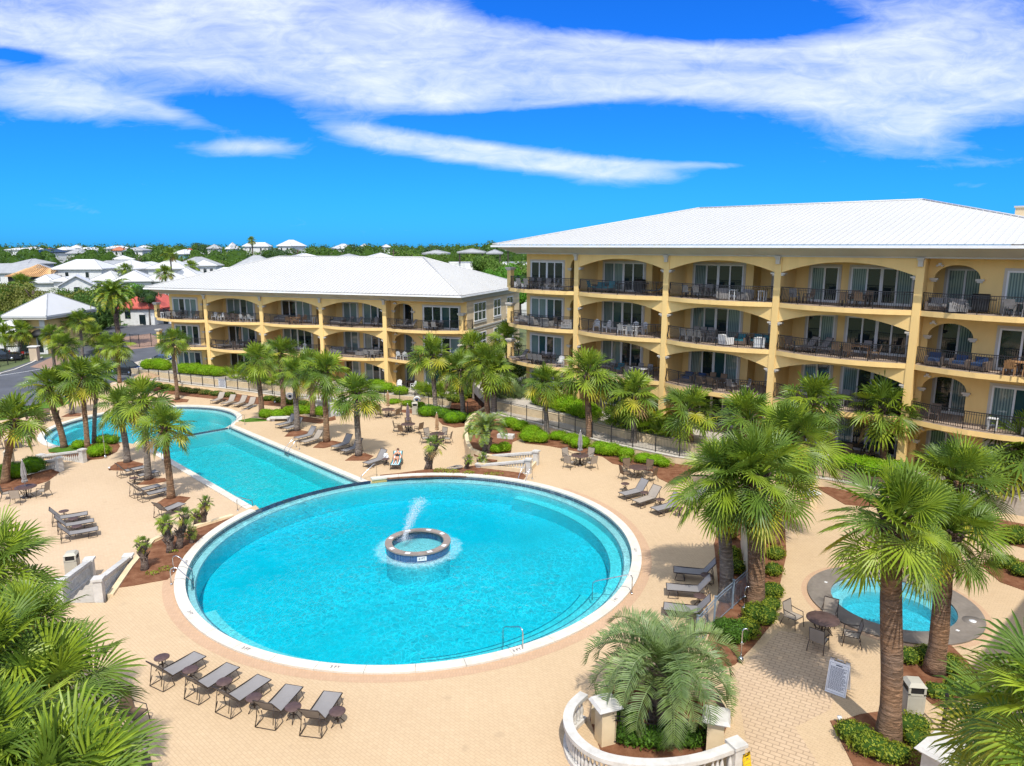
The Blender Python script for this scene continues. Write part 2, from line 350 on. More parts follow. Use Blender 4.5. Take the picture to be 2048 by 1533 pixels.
    def ring(s, c, r0, r1, a0, a1, z0, z1, mat, n=96, side=None):   # ring segment, angles in degrees
        full = abs(a1 - a0) >= 359.9; side = side or mat
        for i in range(n):
            t0 = R_(a0 + (a1 - a0) * i / n); t1 = R_(a0 + (a1 - a0) * (i + 1) / n)
            q = [(c[0] + r * cos(t), c[1] + r * sin(t)) for r, t in ((r0, t0), (r1, t0), (r1, t1), (r0, t1))]
            s.poly([(x, y, z1) for x, y in q], mat)
            if z0 is not None:
                s.poly([(q[0][0], q[0][1], z1), (q[3][0], q[3][1], z1), (q[3][0], q[3][1], z0), (q[0][0], q[0][1], z0)], side)
                s.poly([(q[1][0], q[1][1], z0), (q[2][0], q[2][1], z0), (q[2][0], q[2][1], z1), (q[1][0], q[1][1], z1)], side)
                if not full and i == 0: s.poly([(q[0][0], q[0][1], z0), (q[1][0], q[1][1], z0), (q[1][0], q[1][1], z1), (q[0][0], q[0][1], z1)], side)
                if not full and i == n - 1: s.poly([(q[3][0], q[3][1], z1), (q[2][0], q[2][1], z1), (q[2][0], q[2][1], z0), (q[3][0], q[3][1], z0)], side)
    def sphere(s, c, r, mat, n=10, m=6, noise_=0.0):
        b = len(s.v); r = r if isinstance(r, (tuple, list)) else (r, r, r)
        for i in range(m + 1):
            ph = -pi / 2 + pi * i / m
            for j in range(n):
                th = 2 * pi * j / n; k = 1 + random.uniform(-noise_, noise_)
                s.v.append((c[0] + r[0] * cos(ph) * cos(th) * k, c[1] + r[1] * cos(ph) * sin(th) * k, c[2] + r[2] * sin(ph) * k))
        for i in range(m):
            for j in range(n): s.face([b + i * n + j, b + i * n + (j + 1) % n, b + (i + 1) * n + (j + 1) % n, b + (i + 1) * n + j], mat, True)
    def mesh(s, name):
        me = bpy.data.meshes.new(name); me.from_pydata(s.v, [], s.f)
        for n_ in s.mats: me.materials.append(MATS[n_])
        me.polygons.foreach_set('material_index', s.m); me.polygons.foreach_set('use_smooth', s.sm); me.update()
        return me
    def build_closed(s, name, parent, loc):   # water bodies: welded, normals outward
        o = s.build(name, parent, loc); bm = bmesh.new(); bm.from_mesh(o.data); bmesh.ops.remove_doubles(bm, verts=bm.verts, dist=1e-5); bmesh.ops.recalc_face_normals(bm, faces=bm.faces); bm.to_mesh(o.data); bm.free(); return o
    def build(s, name, parent=None, loc=None):
        o = bpy.data.objects.new(name, s.mesh(name)); COL.objects.link(o)
        if parent is not None: o.parent = parent
        if loc is not None: o.location = loc
        return o
# ------------------------------------------------------------------ scene bookkeeping
def tag(o, label=None, cat=None, group=None, kind=None):
    if label: o['label'] = label
    if cat: o['category'] = cat
    if group: o['group'] = group
    if kind: o['kind'] = kind
    return o
def thing(name, label, cat, loc=(0, 0, 0), rz=0.0, group=None, scale=1.0):
    o = bpy.data.objects.new(name, None); COL.objects.link(o); o.empty_display_size = 0.3
    o.location = loc; o.rotation_euler = (0, 0, rz); o.scale = (scale, scale, scale)
    return tag(o, label, cat, group)
def struct(o): return tag(o, kind='structure')
def kids(o): return [c for c in o.children]
CH = {}
def dup(root, loc, rz=0.0, label=None, group=None, scale=None):
    r = root.copy(); COL.objects.link(r); r.location = loc; r.rotation_euler = (0, 0, rz)
    if scale is not None: r.scale = (scale, scale, scale) if not isinstance(scale, (tuple, list)) else scale
    if label: r['label'] = label
    if group: r['group'] = group
    for ch in list(root.children):
        c = ch.copy(); COL.objects.link(c); c.parent = r
        for g in list(ch.children):
            d = g.copy(); COL.objects.link(d); d.parent = c
    return r
class Proto:                              # the first placement moves the original, later ones copy it
    def __init__(s, make): s.make = make; s.root = None
    def put(s, loc, rz, label, group=None, scale=None):
        if s.root is None:
            s.root = s.make(); s.root.location = loc; s.root.rotation_euler = (0, 0, rz); s.root['label'] = label
            if group: s.root['group'] = group
            if scale is not None: s.root.scale = (scale, scale, scale) if not isinstance(scale, (tuple, list)) else scale
            return s.root
        return dup(s.root, loc, rz, label, group, scale)
def pl(z, pts): return [(P(x, y, z).x, P(x, y, z).y) for x, y in pts]
def arc(c, r, a0, a1, n): return [(c[0] + r * cos(R_(a0 + (a1 - a0) * i / n)), c[1] + r * sin(R_(a0 + (a1 - a0) * i / n))) for i in range(n + 1)]
def offset_line(pts, d):
    out = []
    for i, p in enumerate(pts):
        a = Vector(pts[max(i - 1, 0)][:2]); b = Vector(pts[min(i + 1, len(pts) - 1)][:2]); t = (b - a).normalized()
        out.append((p[0] - t.y * d, p[1] + t.x * d))
    return out
def strip(mb, pts, w0, w1, z0, z1, mat, side=None):   # wall along a polyline between lateral offsets w0 and w1
    A = offset_line(pts, w0); B = offset_line(pts, w1)
    for i in range(len(pts) - 1):
        q = [A[i], A[i + 1], B[i + 1], B[i]]
        mb.hexa([(x, y, z0) for x, y in q] + [(x, y, z1) for x, y in q], mat)
def resample(pts, step):
    out = [Vector(pts[0])]
    for a, b in zip(pts, pts[1:]):
        a = Vector(a); b = Vector(b); n = max(1, round((b - a).length / step))
        out += [a.lerp(b, (i + 1) / n) for i in range(n)]
    return out
# ------------------------------------------------------------------ the setting
L1, L2, GZ = -0.75, -1.5, -1.65          # terrace levels below the round-pool deck (0), and the street
PC = Vector((-4.84, 34.10)); PR = 11.3   # round pool
Lq = Vector((-30.84, 55.76)); E1 = Vector((0.70, -0.714)).normalized(); E2 = Vector((-E1.y, E1.x)); LW = 8.2
def LP(t, w): return Lq + E1 * t + E2 * w
FC = Vector((-34.15, 64.16)); FR = 8.4   # far pool
TE = 0.3                                 # where the lap pool spills into the far pool
SPA = Vector((16.25, 27.99)); SR = 2.86
def ang(p): return math.degrees(math.atan2(p[1] - PC.y, p[0] - PC.x))
aR = ang(P(745, 963, 0)) ; aL = ang(P(517, 1018, 0)); aL = aL % 360
# lap side lines meet the outside of the round pool wall
def line_circle(w, r):
    for i in range(4000):
        p = LP(i * 0.01, w)
        if (p - PC).length <= r: return i * 0.01, p
tl, pLn = line_circle(0.0, PR + 0.05); tr, pRn = line_circle(LW, PR + 0.05)
aLn = ang(pLn) % 360; aRn = ang(pRn)
lap_outer_arc = arc(PC, PR + 0.05, aRn, aLn, 40)
# decks -------------------------------------------------------------
def curb_L0():                            # edge between the round-pool deck and the lower terraces
    left = pl(0, [(222, 1193), (262, 1135), (306, 1083), (330, 1072), (354, 1066), (400, 1052), (440, 1040), (466, 1033)])
    right = pl(0, [(797, 948), (850, 939), (915, 937), (955, 926), (958, 914), (943, 905), (936, 893), (932, 872), (934, 852), (944, 838), (960, 827), (972, 820), (985, 812)])
    return left, right
cl, cr = curb_L0()
a_l = ang(cl[-1]) % 360
NB = P(1057, 920, .95); NA = P(958, 929.4, .20); NCc = P(1072.4, 903.6, .95); ND = P(970.6, 911.4, .20)   # corners of the stairwell behind the pool
cr = cr[:3] + [(NA.x, NA.y), (NB.x, NB.y), (NCc.x, NCc.y), (ND.x, ND.y)] + cr[5:]
L0 = [(-40, -12), (-40, 17)] + pl(0, [(-420, 1206), (125, 1206), (212, 1206)]) + cl
L0 += arc(PC, PR + 0.3, a_l, aLn, 4) + arc(PC, 10.92, aL, aR + 360, 120) + arc(PC, PR + 0.3, aRn, ang(cr[0]), 4) + cr
L0 += pl(0, [(1000, 790), (1020, 760)]) + [(16, 70), (60, 30), (60, -12)]
mb = MB(); mb.prism(L0, -2.6, 0.0, 'paver', side='stucco', holes=[arc(SPA, SR, 0, 360, 48)[:-1]])
struct(mb.build('pool_deck'))
# centre + left terrace (L1)
left_pts = [LP(t, 0) for t in (TE, 5, 10, 15, tl)]
L1a = pl(L1, [(96, 899), (113, 894), (135, 891), (174, 889), (235, 883)]) + [LP(TE + 0.2, -0.15)] + [(p.x, p.y) for p in left_pts]
L1a += arc(PC, PR + 0.06, aLn, 222, 14) + [(-30, 20), (-48, 24)] + pl(L1, [(-420, 1030), (-60, 1000), (0, 988), (60, 976), (116, 946), (98, 925), (84, 914)])
mb = MB(); mb.prism(L1a, -2.6, L1, 'paver_pink', side='stucco'); o = struct(mb.build('middle_terrace'))
right_pts = [LP(t, LW) for t in (tr, 15, 8, TE)]
L1b = [(p.x, p.y) for p in right_pts] + pl(L1, [(472, 845), (500, 838), (560, 834), (600, 831), (640, 836), (690, 832), (715, 818), (765, 808), (850, 812), (925, 818)])
L1b += [(-2.5, 64), (2.5, 62), (3, 52), (1, 46.0)] + arc(PC, PR + 0.06, 62, aRn, 14)
mb = MB(); mb.prism(L1b, -2.6, L1, 'paver', side='stucco'); struct(mb.build('middle_terrace'))
# far terrace (L2)
far_hole = []
for i in range(0, 361, 4):
    a = R_(i); p = FC + Vector((cos(a), sin(a))) * FR
    far_hole.append(p)
hw = LW / 2
# keep only the part of the circle beyond the spill edge, then close with the spill edge
def tw(p): d = p - Lq; return d.dot(E1), d.dot(E2)
ring_pts = [p for p in far_hole[:-1]]
k0 = max(range(len(ring_pts)), key=lambda i: tw(ring_pts[i])[0])
ring_pts = ring_pts[k0:] + ring_pts[:k0]
def far_outline(r, w0, w1, te):
    pts = []
    for i in range(0, 360, 4):
        p = FC + Vector((cos(R_(i)), sin(R_(i)))) * r
        pts.append(p)
    k0 = max(range(len(pts)), key=lambda i: tw(pts[i])[0]); pts = pts[k0:] + pts[:k0]
    keep = [p for p in pts if not (tw(p)[0] > -2.6 and w0 < tw(p)[1] < w1)]
    # keep starts after the chord
    a = tw(keep[0])[1]
    first, last = (w1, w0) if a > hw else (w0, w1)
    return [(p.x, p.y) for p in [LP(te, first)] + keep + [LP(te, last)]]
FO = far_outline(FR - 0.40, 0.42, LW - 0.42, TE - .32)
if tw(Vector(FO[0]))[1] > hw: FO = FO[::-1]
L2poly = [tuple(LP(TE - .32, -28))] + FO + [tuple(LP(TE - .32, 24))] + pl(L2, [(880, 800), (760, 806), (663, 805), (559, 797), (400, 776), (268, 760), (225, 765), (160, 800), (70, 832), (-60, 850), (-330, 880)]) + [tuple(LP(TE - 4, -34))]
mb = MB(); mb.prism(L2poly, -3.2, L2, 'paver', side='stucco'); struct(mb.build('far_terrace'))
# border bricks and drains round the coping
mb = MB(); mb.ring(PC, PR + 0.004, PR + 0.48, 190, 406, None, 0.005, 'paver_border', 140)
mb.ring(SPA, SR + 0.51, SR + 0.75, 0, 360, None, 0.005, 'paver_border', 60)
struct(mb.build('deck_border'))
mb = MB(); mb.sheet(pl(0.004, [(1470, 1345), (1560, 1262), (1610, 1270), (1700, 1320), (1660, 1420), (1590, 1455), (1640, 1533), (1500, 1533)]), 0.006, 'paver_grey'); struct(mb.build('grey_path'))
# ------------------------------------------------------------------ pools
def pool_thing(name, label): return thing(name, label, 'pool')
rp = pool_thing('round_pool', 'large round turquoise pool with pale coping and a fountain ring in it')
mb = MB()
mb.ring(PC, 0, 10.86, 0, 360, None, -1.45, 'plaster', 96)
w = MB()
for i in range(120):                      # basin wall with a line of slate tile at the top
    t0, t1 = R_(3 * i), R_(3 * i + 3)
    for za, zb, m in ((-1.45, -0.24, 'plaster'), (-0.24, 0.06, 'tile_slate')):
        mb.poly([(PC.x + 10.86 * cos(t0), PC.y + 10.86 * sin(t0), za), (PC.x + 10.86 * cos(t1), PC.y + 10.86 * sin(t1), za), (PC.x + 10.86 * cos(t1), PC.y + 10.86 * sin(t1), zb), (PC.x + 10.86 * cos(t0), PC.y + 10.86 * sin(t0), zb)], m) if not (aRn < (3 * i + 1.5) < aLn and zb > 0) else None
mb.build('basin', rp)
mb = MB()
mb.ring(PC, 10.42, 10.855, 0, 360, -1.44, -0.34, 'plaster_step', 120)
mb.ring(PC, 9.75, 10.415, -22, 60, -1.44, -0.72, 'plaster_step', 50)
for r0, r1, z in ((9.9, 10.415, -0.55), (9.3, 9.895, -0.8), (8.7, 9.295, -1.05)):
    mb.ring(PC, r0, r1, -82, -23, -1.44, z, 'plaster_step', 50)
for r0, r1, z in ((9.85, 10.415, -0.6),): mb.ring(PC, r0, r1, 215, 262, -1.44, z, 'plaster_step', 40)
mb.build('steps', rp)
for r, a0, a1, z in ((9.9, -82, -23, -0.548), (9.3, -82, -23, -0.798), (8.7, -82, -23, -1.048), (9.75, -22, 60, -0.718), (10.42, 0, 360, -0.338)):
    mb = MB(); mb.ring(PC, r, r + 0.06, a0, a1, None, z, 'tile_line', 90); mb.build('step_edge', rp)
mb = MB()
a0, a1 = aL - 360 + 2.0, aR
nseg = 34
for i in range(nseg):                     # coping in separate slabs
    s0 = a0 + (a1 - a0) * i / nseg; s1 = a0 + (a1 - a0) * (i + 1) / nseg - 0.07
    mb.ring(PC, 10.83, PR, s0, s1, -0.02, 0.075, 'coping', 6)
mb.build('coping', rp)
mb = MB(); mb.ring(PC, 11.18, PR - 0.03, aR + 0.05, aL - 0.05, -2.15, -0.165, 'tile_navy', 60); mb.build('spill_edge', rp)
mb = MB(); mb.ring(PC, 10.861, 11.179, aR + 0.05, aL - 0.05, -2.0, -0.5, 'plaster_step', 60); mb.build('spill_ledge', rp)
wo = arc(PC, 10.855, aL, aR + 360, 110) + arc(PC, PR - 0.045, aR + .05, aL - .05, 50)
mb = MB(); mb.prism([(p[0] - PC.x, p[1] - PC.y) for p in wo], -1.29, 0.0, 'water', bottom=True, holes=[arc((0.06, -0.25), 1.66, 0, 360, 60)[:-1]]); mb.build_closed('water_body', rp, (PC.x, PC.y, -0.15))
# raised end of the coping on the left and its rounded nose
# fountain ring
FN = Vector((-4.78, 33.85))
fo = thing('fountain_basin', 'round stone-rimmed fountain basin standing in the large round pool', 'fountain', (FN.x, FN.y, -1.45))
mb = MB(); mb.ring((0, 0), 1.38, 1.62, 0, 360, 1.24, 1.63, 'tile_navy', 64); mb.ring((0, 0), 1.385, 1.6, 0, 360, 0.0, 1.239, 'plaster', 48); mb.ring((0, 0), 0, 1.379, 0, 360, None, 1.2, 'plaster', 48); mb.build('basin_wall', fo)
mb = MB(); mb.ring((0, 0), 1.30, 1.66, 0, 360, 1.632, 1.70, 'fountain_stone', 64); mb.build('rim', fo)
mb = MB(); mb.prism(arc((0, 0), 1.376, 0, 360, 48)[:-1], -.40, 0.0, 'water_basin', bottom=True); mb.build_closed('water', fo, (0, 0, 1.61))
for a in (40, 75, 118, 165, 218, 258, 300, 338): mb = MB(); mb.ring((0, 0), 1.38, 1.58, a - 5, a + 5, None, 1.704, 'paint_white', 2); mb.build('depth_tile', fo)
m, t, out = nt('spray')
vb = N(t, 'ShaderNodeBsdfDiffuse'); vb.inputs['Color'].default_value = (0.95, 0.97, 1, 1); tb = N(t, 'ShaderNodeBsdfTransparent'); mx = N(t, 'ShaderNodeMixShader')
tc = N(t, 'ShaderNodeTexCoord'); mx.inputs[0].default_value = 0.15
t.links.new(tb.outputs[0], mx.inputs[1]); t.links.new(vb.outputs[0], mx.inputs[2]); t.links.new(mx.outputs[0], out.inputs[0])
mb = MB(); rr = random.Random(5)
for i in range(2600):                     # drops of the jet: up from the left of the ring, leaning right, drifting apart
    u = rr.random() ** 0.8; hgt = 2.3 * u; sp_ = 0.06 + 0.22 * u
    x = -0.75 + 0.95 * u ** 1.4 + rr.gauss(0, sp_ * 0.75); y = 0.25 + rr.gauss(0, sp_ * 0.6); z = 1.55 + hgt + rr.gauss(0, 0.08)
    if z < 1.56: continue
    s = rr.uniform(0.007, 0.02)
    mb.sphere((x, y, z), (s, s, s * 1.9), 'spray', 4, 2)
for i in range(700):
    x = -0.7 + rr.gauss(0, 0.24); y = 0.2 + rr.gauss(0, 0.2); s = rr.uniform(0.006, 0.018)
    mb.sphere((x, y, 1.56 + abs(rr.gauss(0, 0.22))), (s, s, s), 'spray', 4, 2)
mb.build('water_jet', fo)
m, t, out = nt('foam')
b = N(t, 'ShaderNodeBsdfPrincipled'); b.inputs['Base Color'].default_value = (0.75, 0.92, 0.95, 1); b.inputs['Roughness'].default_value = 0.6
tb = N(t, 'ShaderNodeBsdfTransparent'); mx = N(t, 'ShaderNodeMixShader'); tc = N(t, 'ShaderNodeTexCoord')
sx = N(t, 'ShaderNodeVectorMath', operation='LENGTH'); t.links.new(tc.outputs['Object'], sx.inputs[0])
edge = ramp(t, math_(t, 'ADD', sx.outputs['Value'], math_(t, 'MULTIPLY', noise(t, tc.outputs['Object'], 2.2, 5.0), 0.9)), 2.75, 2.45)
t.links.new(math_(t, 'MULTIPLY', edge, math_(t, 'MULTIPLY', ramp(t, noise(t, tc.outputs['Object'], 7, 5.0), 0.25, 0.65), 0.28)), mx.inputs[0])
t.links.new(tb.outputs[0], mx.inputs[1]); t.links.new(b.outputs[0], mx.inputs[2]); t.links.new(mx.outputs[0], out.inputs[0])
mb = MB(); mb.ring((0, 0), 1.66, 2.5, 0, 360, None, 0.0, 'foam', 64)
o = mb.build('foam', None, (FN.x, FN.y, -0.143)); tag(o, kind='stuff'); o['label'] = 'pale froth of spilled water round the fountain basin'
# lap pool ----------------------------------------------------------
lp_ = pool_thing('lap_pool', 'long straight turquoise pool between two palm-lined decks')
ar = arc(PC, PR - 0.03, aRn - 1.0, aLn + 1.0, 40)
inL, inR = 0.45, LW - 0.45
tl2, q1 = line_circle(inL, PR - 0.02); tr2, q2 = line_circle(inR, PR - 0.02)
arcin = arc(PC, PR - 0.03, ang(q2), ang(q1) % 360, 36)
poly = [tuple(LP(TE, inL)), tuple(LP(TE, inR))] + arcin
mb = MB(); mb.sheet(poly, -2.15, 'plaster')
wpoly = [tuple(LP(TE - .29, inL)), tuple(LP(TE - .29, inR))] + arcin
for a, b in ((LP(TE, inL), LP(tl2, inL)), (LP(TE, inR), LP(tr2, inR))):
    mb.poly([(a.x, a.y, -2.15), (b.x, b.y, -2.15), (b.x, b.y, -1.0), (a.x, a.y, -1.0)], 'plaster')
    mb.poly([(a.x, a.y, -1.0), (b.x, b.y, -1.0), (b.x, b.y, -0.70), (a.x, a.y, -0.70)], 'tile_slate')
mb.build('basin', lp_)
mb = MB()
for w0, w1 in ((inL, inL + 0.4), (inR - 0.4, inR)):
    tend = min(line_circle(w0, PR)[0], line_circle(w1, PR)[0])
    q = [LP(TE, w0), LP(tend, w0), LP(tend, w1), LP(TE, w1)]
    mb.hexa([(p.x, p.y, -2.14) for p in q] + [(p.x, p.y, -1.12) for p in q], 'plaster_step')
mb.build('steps', lp_)
for w0, w1, te in ((0, inL + 0.03, tl), (inR - 0.03, LW, tr)):
    n = 15; mb = MB()
    for i in range(n):
        t0 = TE + (te - 0.12 - TE) * i / n; t1 = TE + (te - 0.12 - TE) * (i + 1) / n - 0.012
        q = [LP(t0, w0), LP(t1, w0), LP(t1, w1), LP(t0, w1)]
        mb.hexa([(p.x, p.y, L1 - 0.06) for p in q] + [(p.x, p.y, L1 + 0.07) for p in q], 'coping')
    mb.build('coping', lp_)
mb = MB(); q = [LP(TE - 0.3, inL - .4), LP(TE - .01, inL - .4), LP(TE - .01, inR + .4), LP(TE - 0.3, inR + .4)]
mb.hexa([(p.x, p.y, -2.9) for p in q] + [(p.x, p.y, -1.05) for p in q], 'plaster'); q = [LP(TE - 0.3, inL), LP(TE - .15, inL), LP(TE - .15, inR), LP(TE - 0.3, inR)]
mb.hexa([(p.x, p.y, -1.049) for p in q] + [(p.x, p.y, -0.93) for p in q], 'tile_navy'); mb.build('spill_edge', lp_)
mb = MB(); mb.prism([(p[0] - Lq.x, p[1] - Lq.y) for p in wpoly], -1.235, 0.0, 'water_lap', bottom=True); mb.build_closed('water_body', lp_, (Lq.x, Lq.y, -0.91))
# far pool ----------------------------------------------------------
fp = pool_thing('far_pool', 'round-ended turquoise pool at the far end beside the palms')
FI = far_outline(FR - 0.44, 0.45, LW - 0.45, TE - 0.31)
mb = MB(); mb.sheet(FI, -2.9, 'plaster')
for a, b in zip(FI, FI[1:]):
    mb.poly([(a[0], a[1], -2.9), (b[0], b[1], -2.9), (b[0], b[1], -1.75), (a[0], a[1], -1.75)], 'plaster')
    mb.poly([(a[0], a[1], -1.75), (b[0], b[1], -1.75), (b[0], b[1], -1.45), (a[0], a[1], -1.45)], 'tile_slate')
mb.build('basin', fp)
mb = MB(); fa = math.degrees(math.atan2(E1.y, E1.x))
mb.ring(FC, FR - 0.95, FR - 0.445, fa + 35, fa + 325, -2.89, -1.82, 'plaster_step', 70)
mb.ring(FC, FR - 1.5, FR - 0.955, fa + 215, fa + 325, -2.89, -2.1, 'plaster_step', 40); mb.build('steps', fp)
mb = MB(); n = 44; g = 29
for i in range(n):
    s0 = fa + g + (360 - 2 * g) * i / n; s1 = fa + g + (360 - 2 * g) * (i + 1) / n - 0.1
    mb.ring(FC, FR - 0.46, FR + 0.05, s0, s1, L2 - 0.06, L2 + 0.07, 'coping', 3)
mb.build('coping', fp)
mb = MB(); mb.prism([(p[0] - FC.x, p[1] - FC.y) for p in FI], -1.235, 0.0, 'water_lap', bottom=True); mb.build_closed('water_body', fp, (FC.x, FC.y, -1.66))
# spa ----------------------------------------------------------------
spa = thing('spa_pool', 'small round blue spa pool with a dark stone rim under tall palms', 'spa', (SPA.x, SPA.y, 0))
mb = MB(); mb.ring((0, 0), 0, SR - 0.42, 0, 360, None, -1.0, 'plaster', 48); mb.ring((0, 0), SR - 0.95, SR - 0.425, 0, 360, -0.99, -0.5, 'plaster_step', 48)
for i in range(60):
    t0, t1 = R_(6 * i), R_(6 * i + 6); r = SR - 0.42
    mb.poly([(r * cos(t0), r * sin(t0), -1.0), (r * cos(t1), r * sin(t1), -1.0), (r * cos(t1), r * sin(t1), 0.05), (r * cos(t0), r * sin(t0), 0.05)], 'plaster')
mb.build('basin', spa)
mb = MB(); mb.ring((0, 0), SR - 0.46, SR + 0.5, 0, 360, -0.02, 0.06, 'spa_stone', 72); mb.build('rim', spa)
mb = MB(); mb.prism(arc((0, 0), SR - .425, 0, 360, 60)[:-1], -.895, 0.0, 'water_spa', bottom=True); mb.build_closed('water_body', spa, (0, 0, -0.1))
for a in (-60, 30, 140): mb = MB(); mb.cbox(((SR - 0.15) * cos(R_(a)), (SR - 0.15) * sin(R_(a)), 0.063), (0.12, 0.12, 0.006), 'paint_white', R_(a)); mb.build('marker_tile', spa)
p = P(1948, 1243, 0.06); a = math.atan2(p.y - SPA.y, p.x - SPA.x)
mb = MB(); mb.lathe([(0.42, 0.0), (0.42, 0.066), (0.0, 0.067)], 28, 'spa_stone', (p.x - SPA.x, p.y - SPA.y, 0)); mb.lathe([(0.13, 0.0), (0.13, 0.08), (0, 0.082)], 20, 'paint_white', (p.x - SPA.x - 0.05, p.y - SPA.y, 0)); mb.build('skimmer_lid', spa)
# ------------------------------------------------------------------ ground, walkways, walls, roads
mb = MB(); rr = random.Random(3)
hole = [(-64, 26), (-64, 60)] + pl(-1.6, [(-120, 850)]) + [tuple(LP(-24, 1)), tuple(LP(-24, 16)), (-12, 80.5), (7, 66), (40, 42), (40, -8), (-30, -8)]
mb.sheet([(-4000, -600), (4000, -600), (4000, 4500), (-4000, 4500)], GZ - 0.02, 'soil_ground', holes=[hole]); struct(mb.build('ground'))
mb = MB()
mb.sheet([(-90, -20), (60, -20), (60, 110), (-90, 110)], -3.3, 'soil_ground'); mb.sheet(pl(-1.66, [(-330, 905), (-330, 790), (-100, 800), (70, 800), (150, 788), (225, 766), (262, 757), (268, 765), (228, 772), (160, 808), (70, 840), (-60, 862)]), -1.66, 'turf'); struct(mb.build('ground'))
mb = MB(); mb.sheet(pl(GZ, [(-260, 830), (-260, 742), (0, 745), (60, 724), (130, 707), (170, 692), (205, 656), (345, 644), (460, 650), (460, 745), (350, 742), (262, 758), (225, 770), (150, 790), (60, 812)]), GZ + 0.03, 'asphalt'); struct(mb.build('road'))
mb = MB(); mb.sheet(pl(GZ, [(238, 676), (300, 668), (345, 690), (262, 700)]), GZ + 0.036, 'brick_road'); mb.sheet(pl(GZ, [(60, 735), (112, 712), (175, 726), (110, 742)]), GZ + 0.036, 'brick_road'); struct(mb.build('brick_pad'))
mb = MB()
for pts in ([(0, 749), (30, 741), (62, 728), (85, 716)], [(205, 657), (262, 653), (345, 645)], [(300, 752), (262, 760), (222, 772)]):
    strip(mb, [tuple(q) for q in resample(pl(GZ, pts), 1.5)], -0.12, 0.12, GZ, GZ + 0.16, 'kerb')
for pts in ([(0, 752), (40, 746), (115, 733), (122, 734)], [(36, 771), (58, 763)]): strip(mb, pl(GZ, pts), -0.07, 0.07, GZ + 0.03, GZ + 0.042, 'paint_white')
struct(mb.build('kerb'))
# right-hand building: retaining wall, walkway, patio
W1R = pl(0.45, [(975, 822), (994, 829), (1095.6, 853), (1213, 886), (1353, 914.5), (1500, 936), (1666, 961), (1732, 975), (1900, 1010)])
W2R = pl(1.0, [(984, 802), (1035, 814), (1134, 832), (1243.6, 859.5), (1345, 878.6), (1480, 905), (1600, 926), (1700, 942), (1900, 975)])
mb = MB(); strip(mb, W1R, -0.2, 0.0, -0.05, 0.5, 'stucco_pale'); strip(mb, W1R, -0.23, 0.03, 0.5, 0.56, 'coping'); o = mb.build('retaining_wall'); tag(o, 'low yellow retaining wall under the black fence in front of the taller building', 'wall')
mb = MB(); mb.prism(W1R[1:] + W2R[::-1], 0.0, 0.40, 'concrete'); struct(mb.build('walkway'))
mb = MB(); strip(mb, W2R, -0.2, 0.0, 0.40, 1.03, 'stucco_pale')
o = mb.build('patio_wall'); tag(o, 'pale yellow upper wall between the walkway and the taller building patios', 'wall')
mb = MB(); mb.prism(W2R + [(52, 22), (30, 60), (2, 76), (-4, 72)], 0.0, 0.985, 'concrete'); struct(mb.build('patio'))
# left-hand building
W1L = pl(-1.28, [(262, 755), (330, 764), (400, 772), (465, 779), (560, 792.5), (663, 802), (700, 806), (755, 803), (830, 810), (911, 824)])
W2L = pl(-0.7, [(262, 737), (280, 740), (361, 751), (458, 762), (592, 775), (680, 783), (755, 788), (814, 793), (905, 800)])
mb = MB(); strip(mb, W1L[:7], -0.2, 0.0, L2 - 0.05, -1.25, 'stucco_pale'); strip(mb, W1L[:7], -0.23, 0.03, -1.25, -1.19, 'coping'); strip(mb, W1L[6:], -0.2, 0.0, L2, -1.2, 'stucco_pale')
o = mb.build('retaining_wall'); tag(o, 'low yellow retaining wall under the black fence in front of the lower building', 'wall')
mb = MB(); mb.prism(W1L + W2L[::-1], L2, -1.3, 'concrete'); struct(mb.build('walkway'))
mb = MB(); strip(mb, W2L, -0.2, 0.0, -1.3, -0.68, 'stucco_pale'); o = mb.build('patio_wall'); tag(o, 'pale yellow upper wall between the walkway and the lower building patios', 'wall')
mb = MB(); mb.prism(W2L + [(-4, 76), (-4, 100), (-50, 110), (-52, 92)], L2 - 0.1, -0.7, 'concrete'); struct(mb.build('patio'))
# curved retaining curb between the round-pool deck and the centre terrace
mb = MB(); strip(mb, cr[3:], -0.14, 0.16, -0.9, 0.30, 'stucco_pale'); o = mb.build('curved_wall'); tag(o, 'low curved yellow planter wall beside the centre deck below the grey-green palm', 'wall')
mb = MB(); strip(mb, cl, -0.1, 0.16, -0.9, 0.10, 'stucco_pale'); o = mb.build('curved_curb'); tag(o, 'narrow curved yellow curb edging the mulch bed beside the near left stairs', 'curb')
# mulch beds
def bed(name_pts, z, mat='mulch'):
    mb = MB(); pts = pl(z, name_pts); mb.prism(pts, z - 0.05, z + 0.03, mat); return struct(mb.build('mulch_bed' if mat == 'mulch' else 'lawn'))
bed([(238, 1176), (264, 1136), (306, 1088), (330, 1076), (356, 1070), (442, 1043), (480, 1030), (505, 1022), (470, 1036), (425, 1062), (392, 1087), (368, 1112), (352, 1143), (335, 1160), (300, 1166), (268, 1172)], 0.0)
bed([(760, 951), (800, 947), (850, 940), (915, 938), (960, 930), (1042, 945), (1052, 953), (1046, 961), (1000, 957.5), (940, 954), (880, 953), (820, 955), (775, 958)], 0.0)
bed([(948, 910), (940, 893), (937, 872), (939, 853), (948, 840), (968, 828), (1000, 836), (1096, 862), (1213, 894), (1353, 924), (1390, 935), (1372, 965), (1344, 970), (1318, 958), (1305, 944), (1225, 928), (1205, 914), (1100, 893), (1050, 887), (1045, 877), (1025, 885), (1022, 905), (1010, 917), (985, 924)], 0.0)
bed([(1428, 1090), (1440, 1040), (1480, 1020), (1520, 1000), (1570, 1060), (1573, 1110), (1560, 1170), (1550, 1240), (1510, 1290), (1470, 1330), (1440, 1340), (1415, 1280), (1440, 1200)], 0.0)
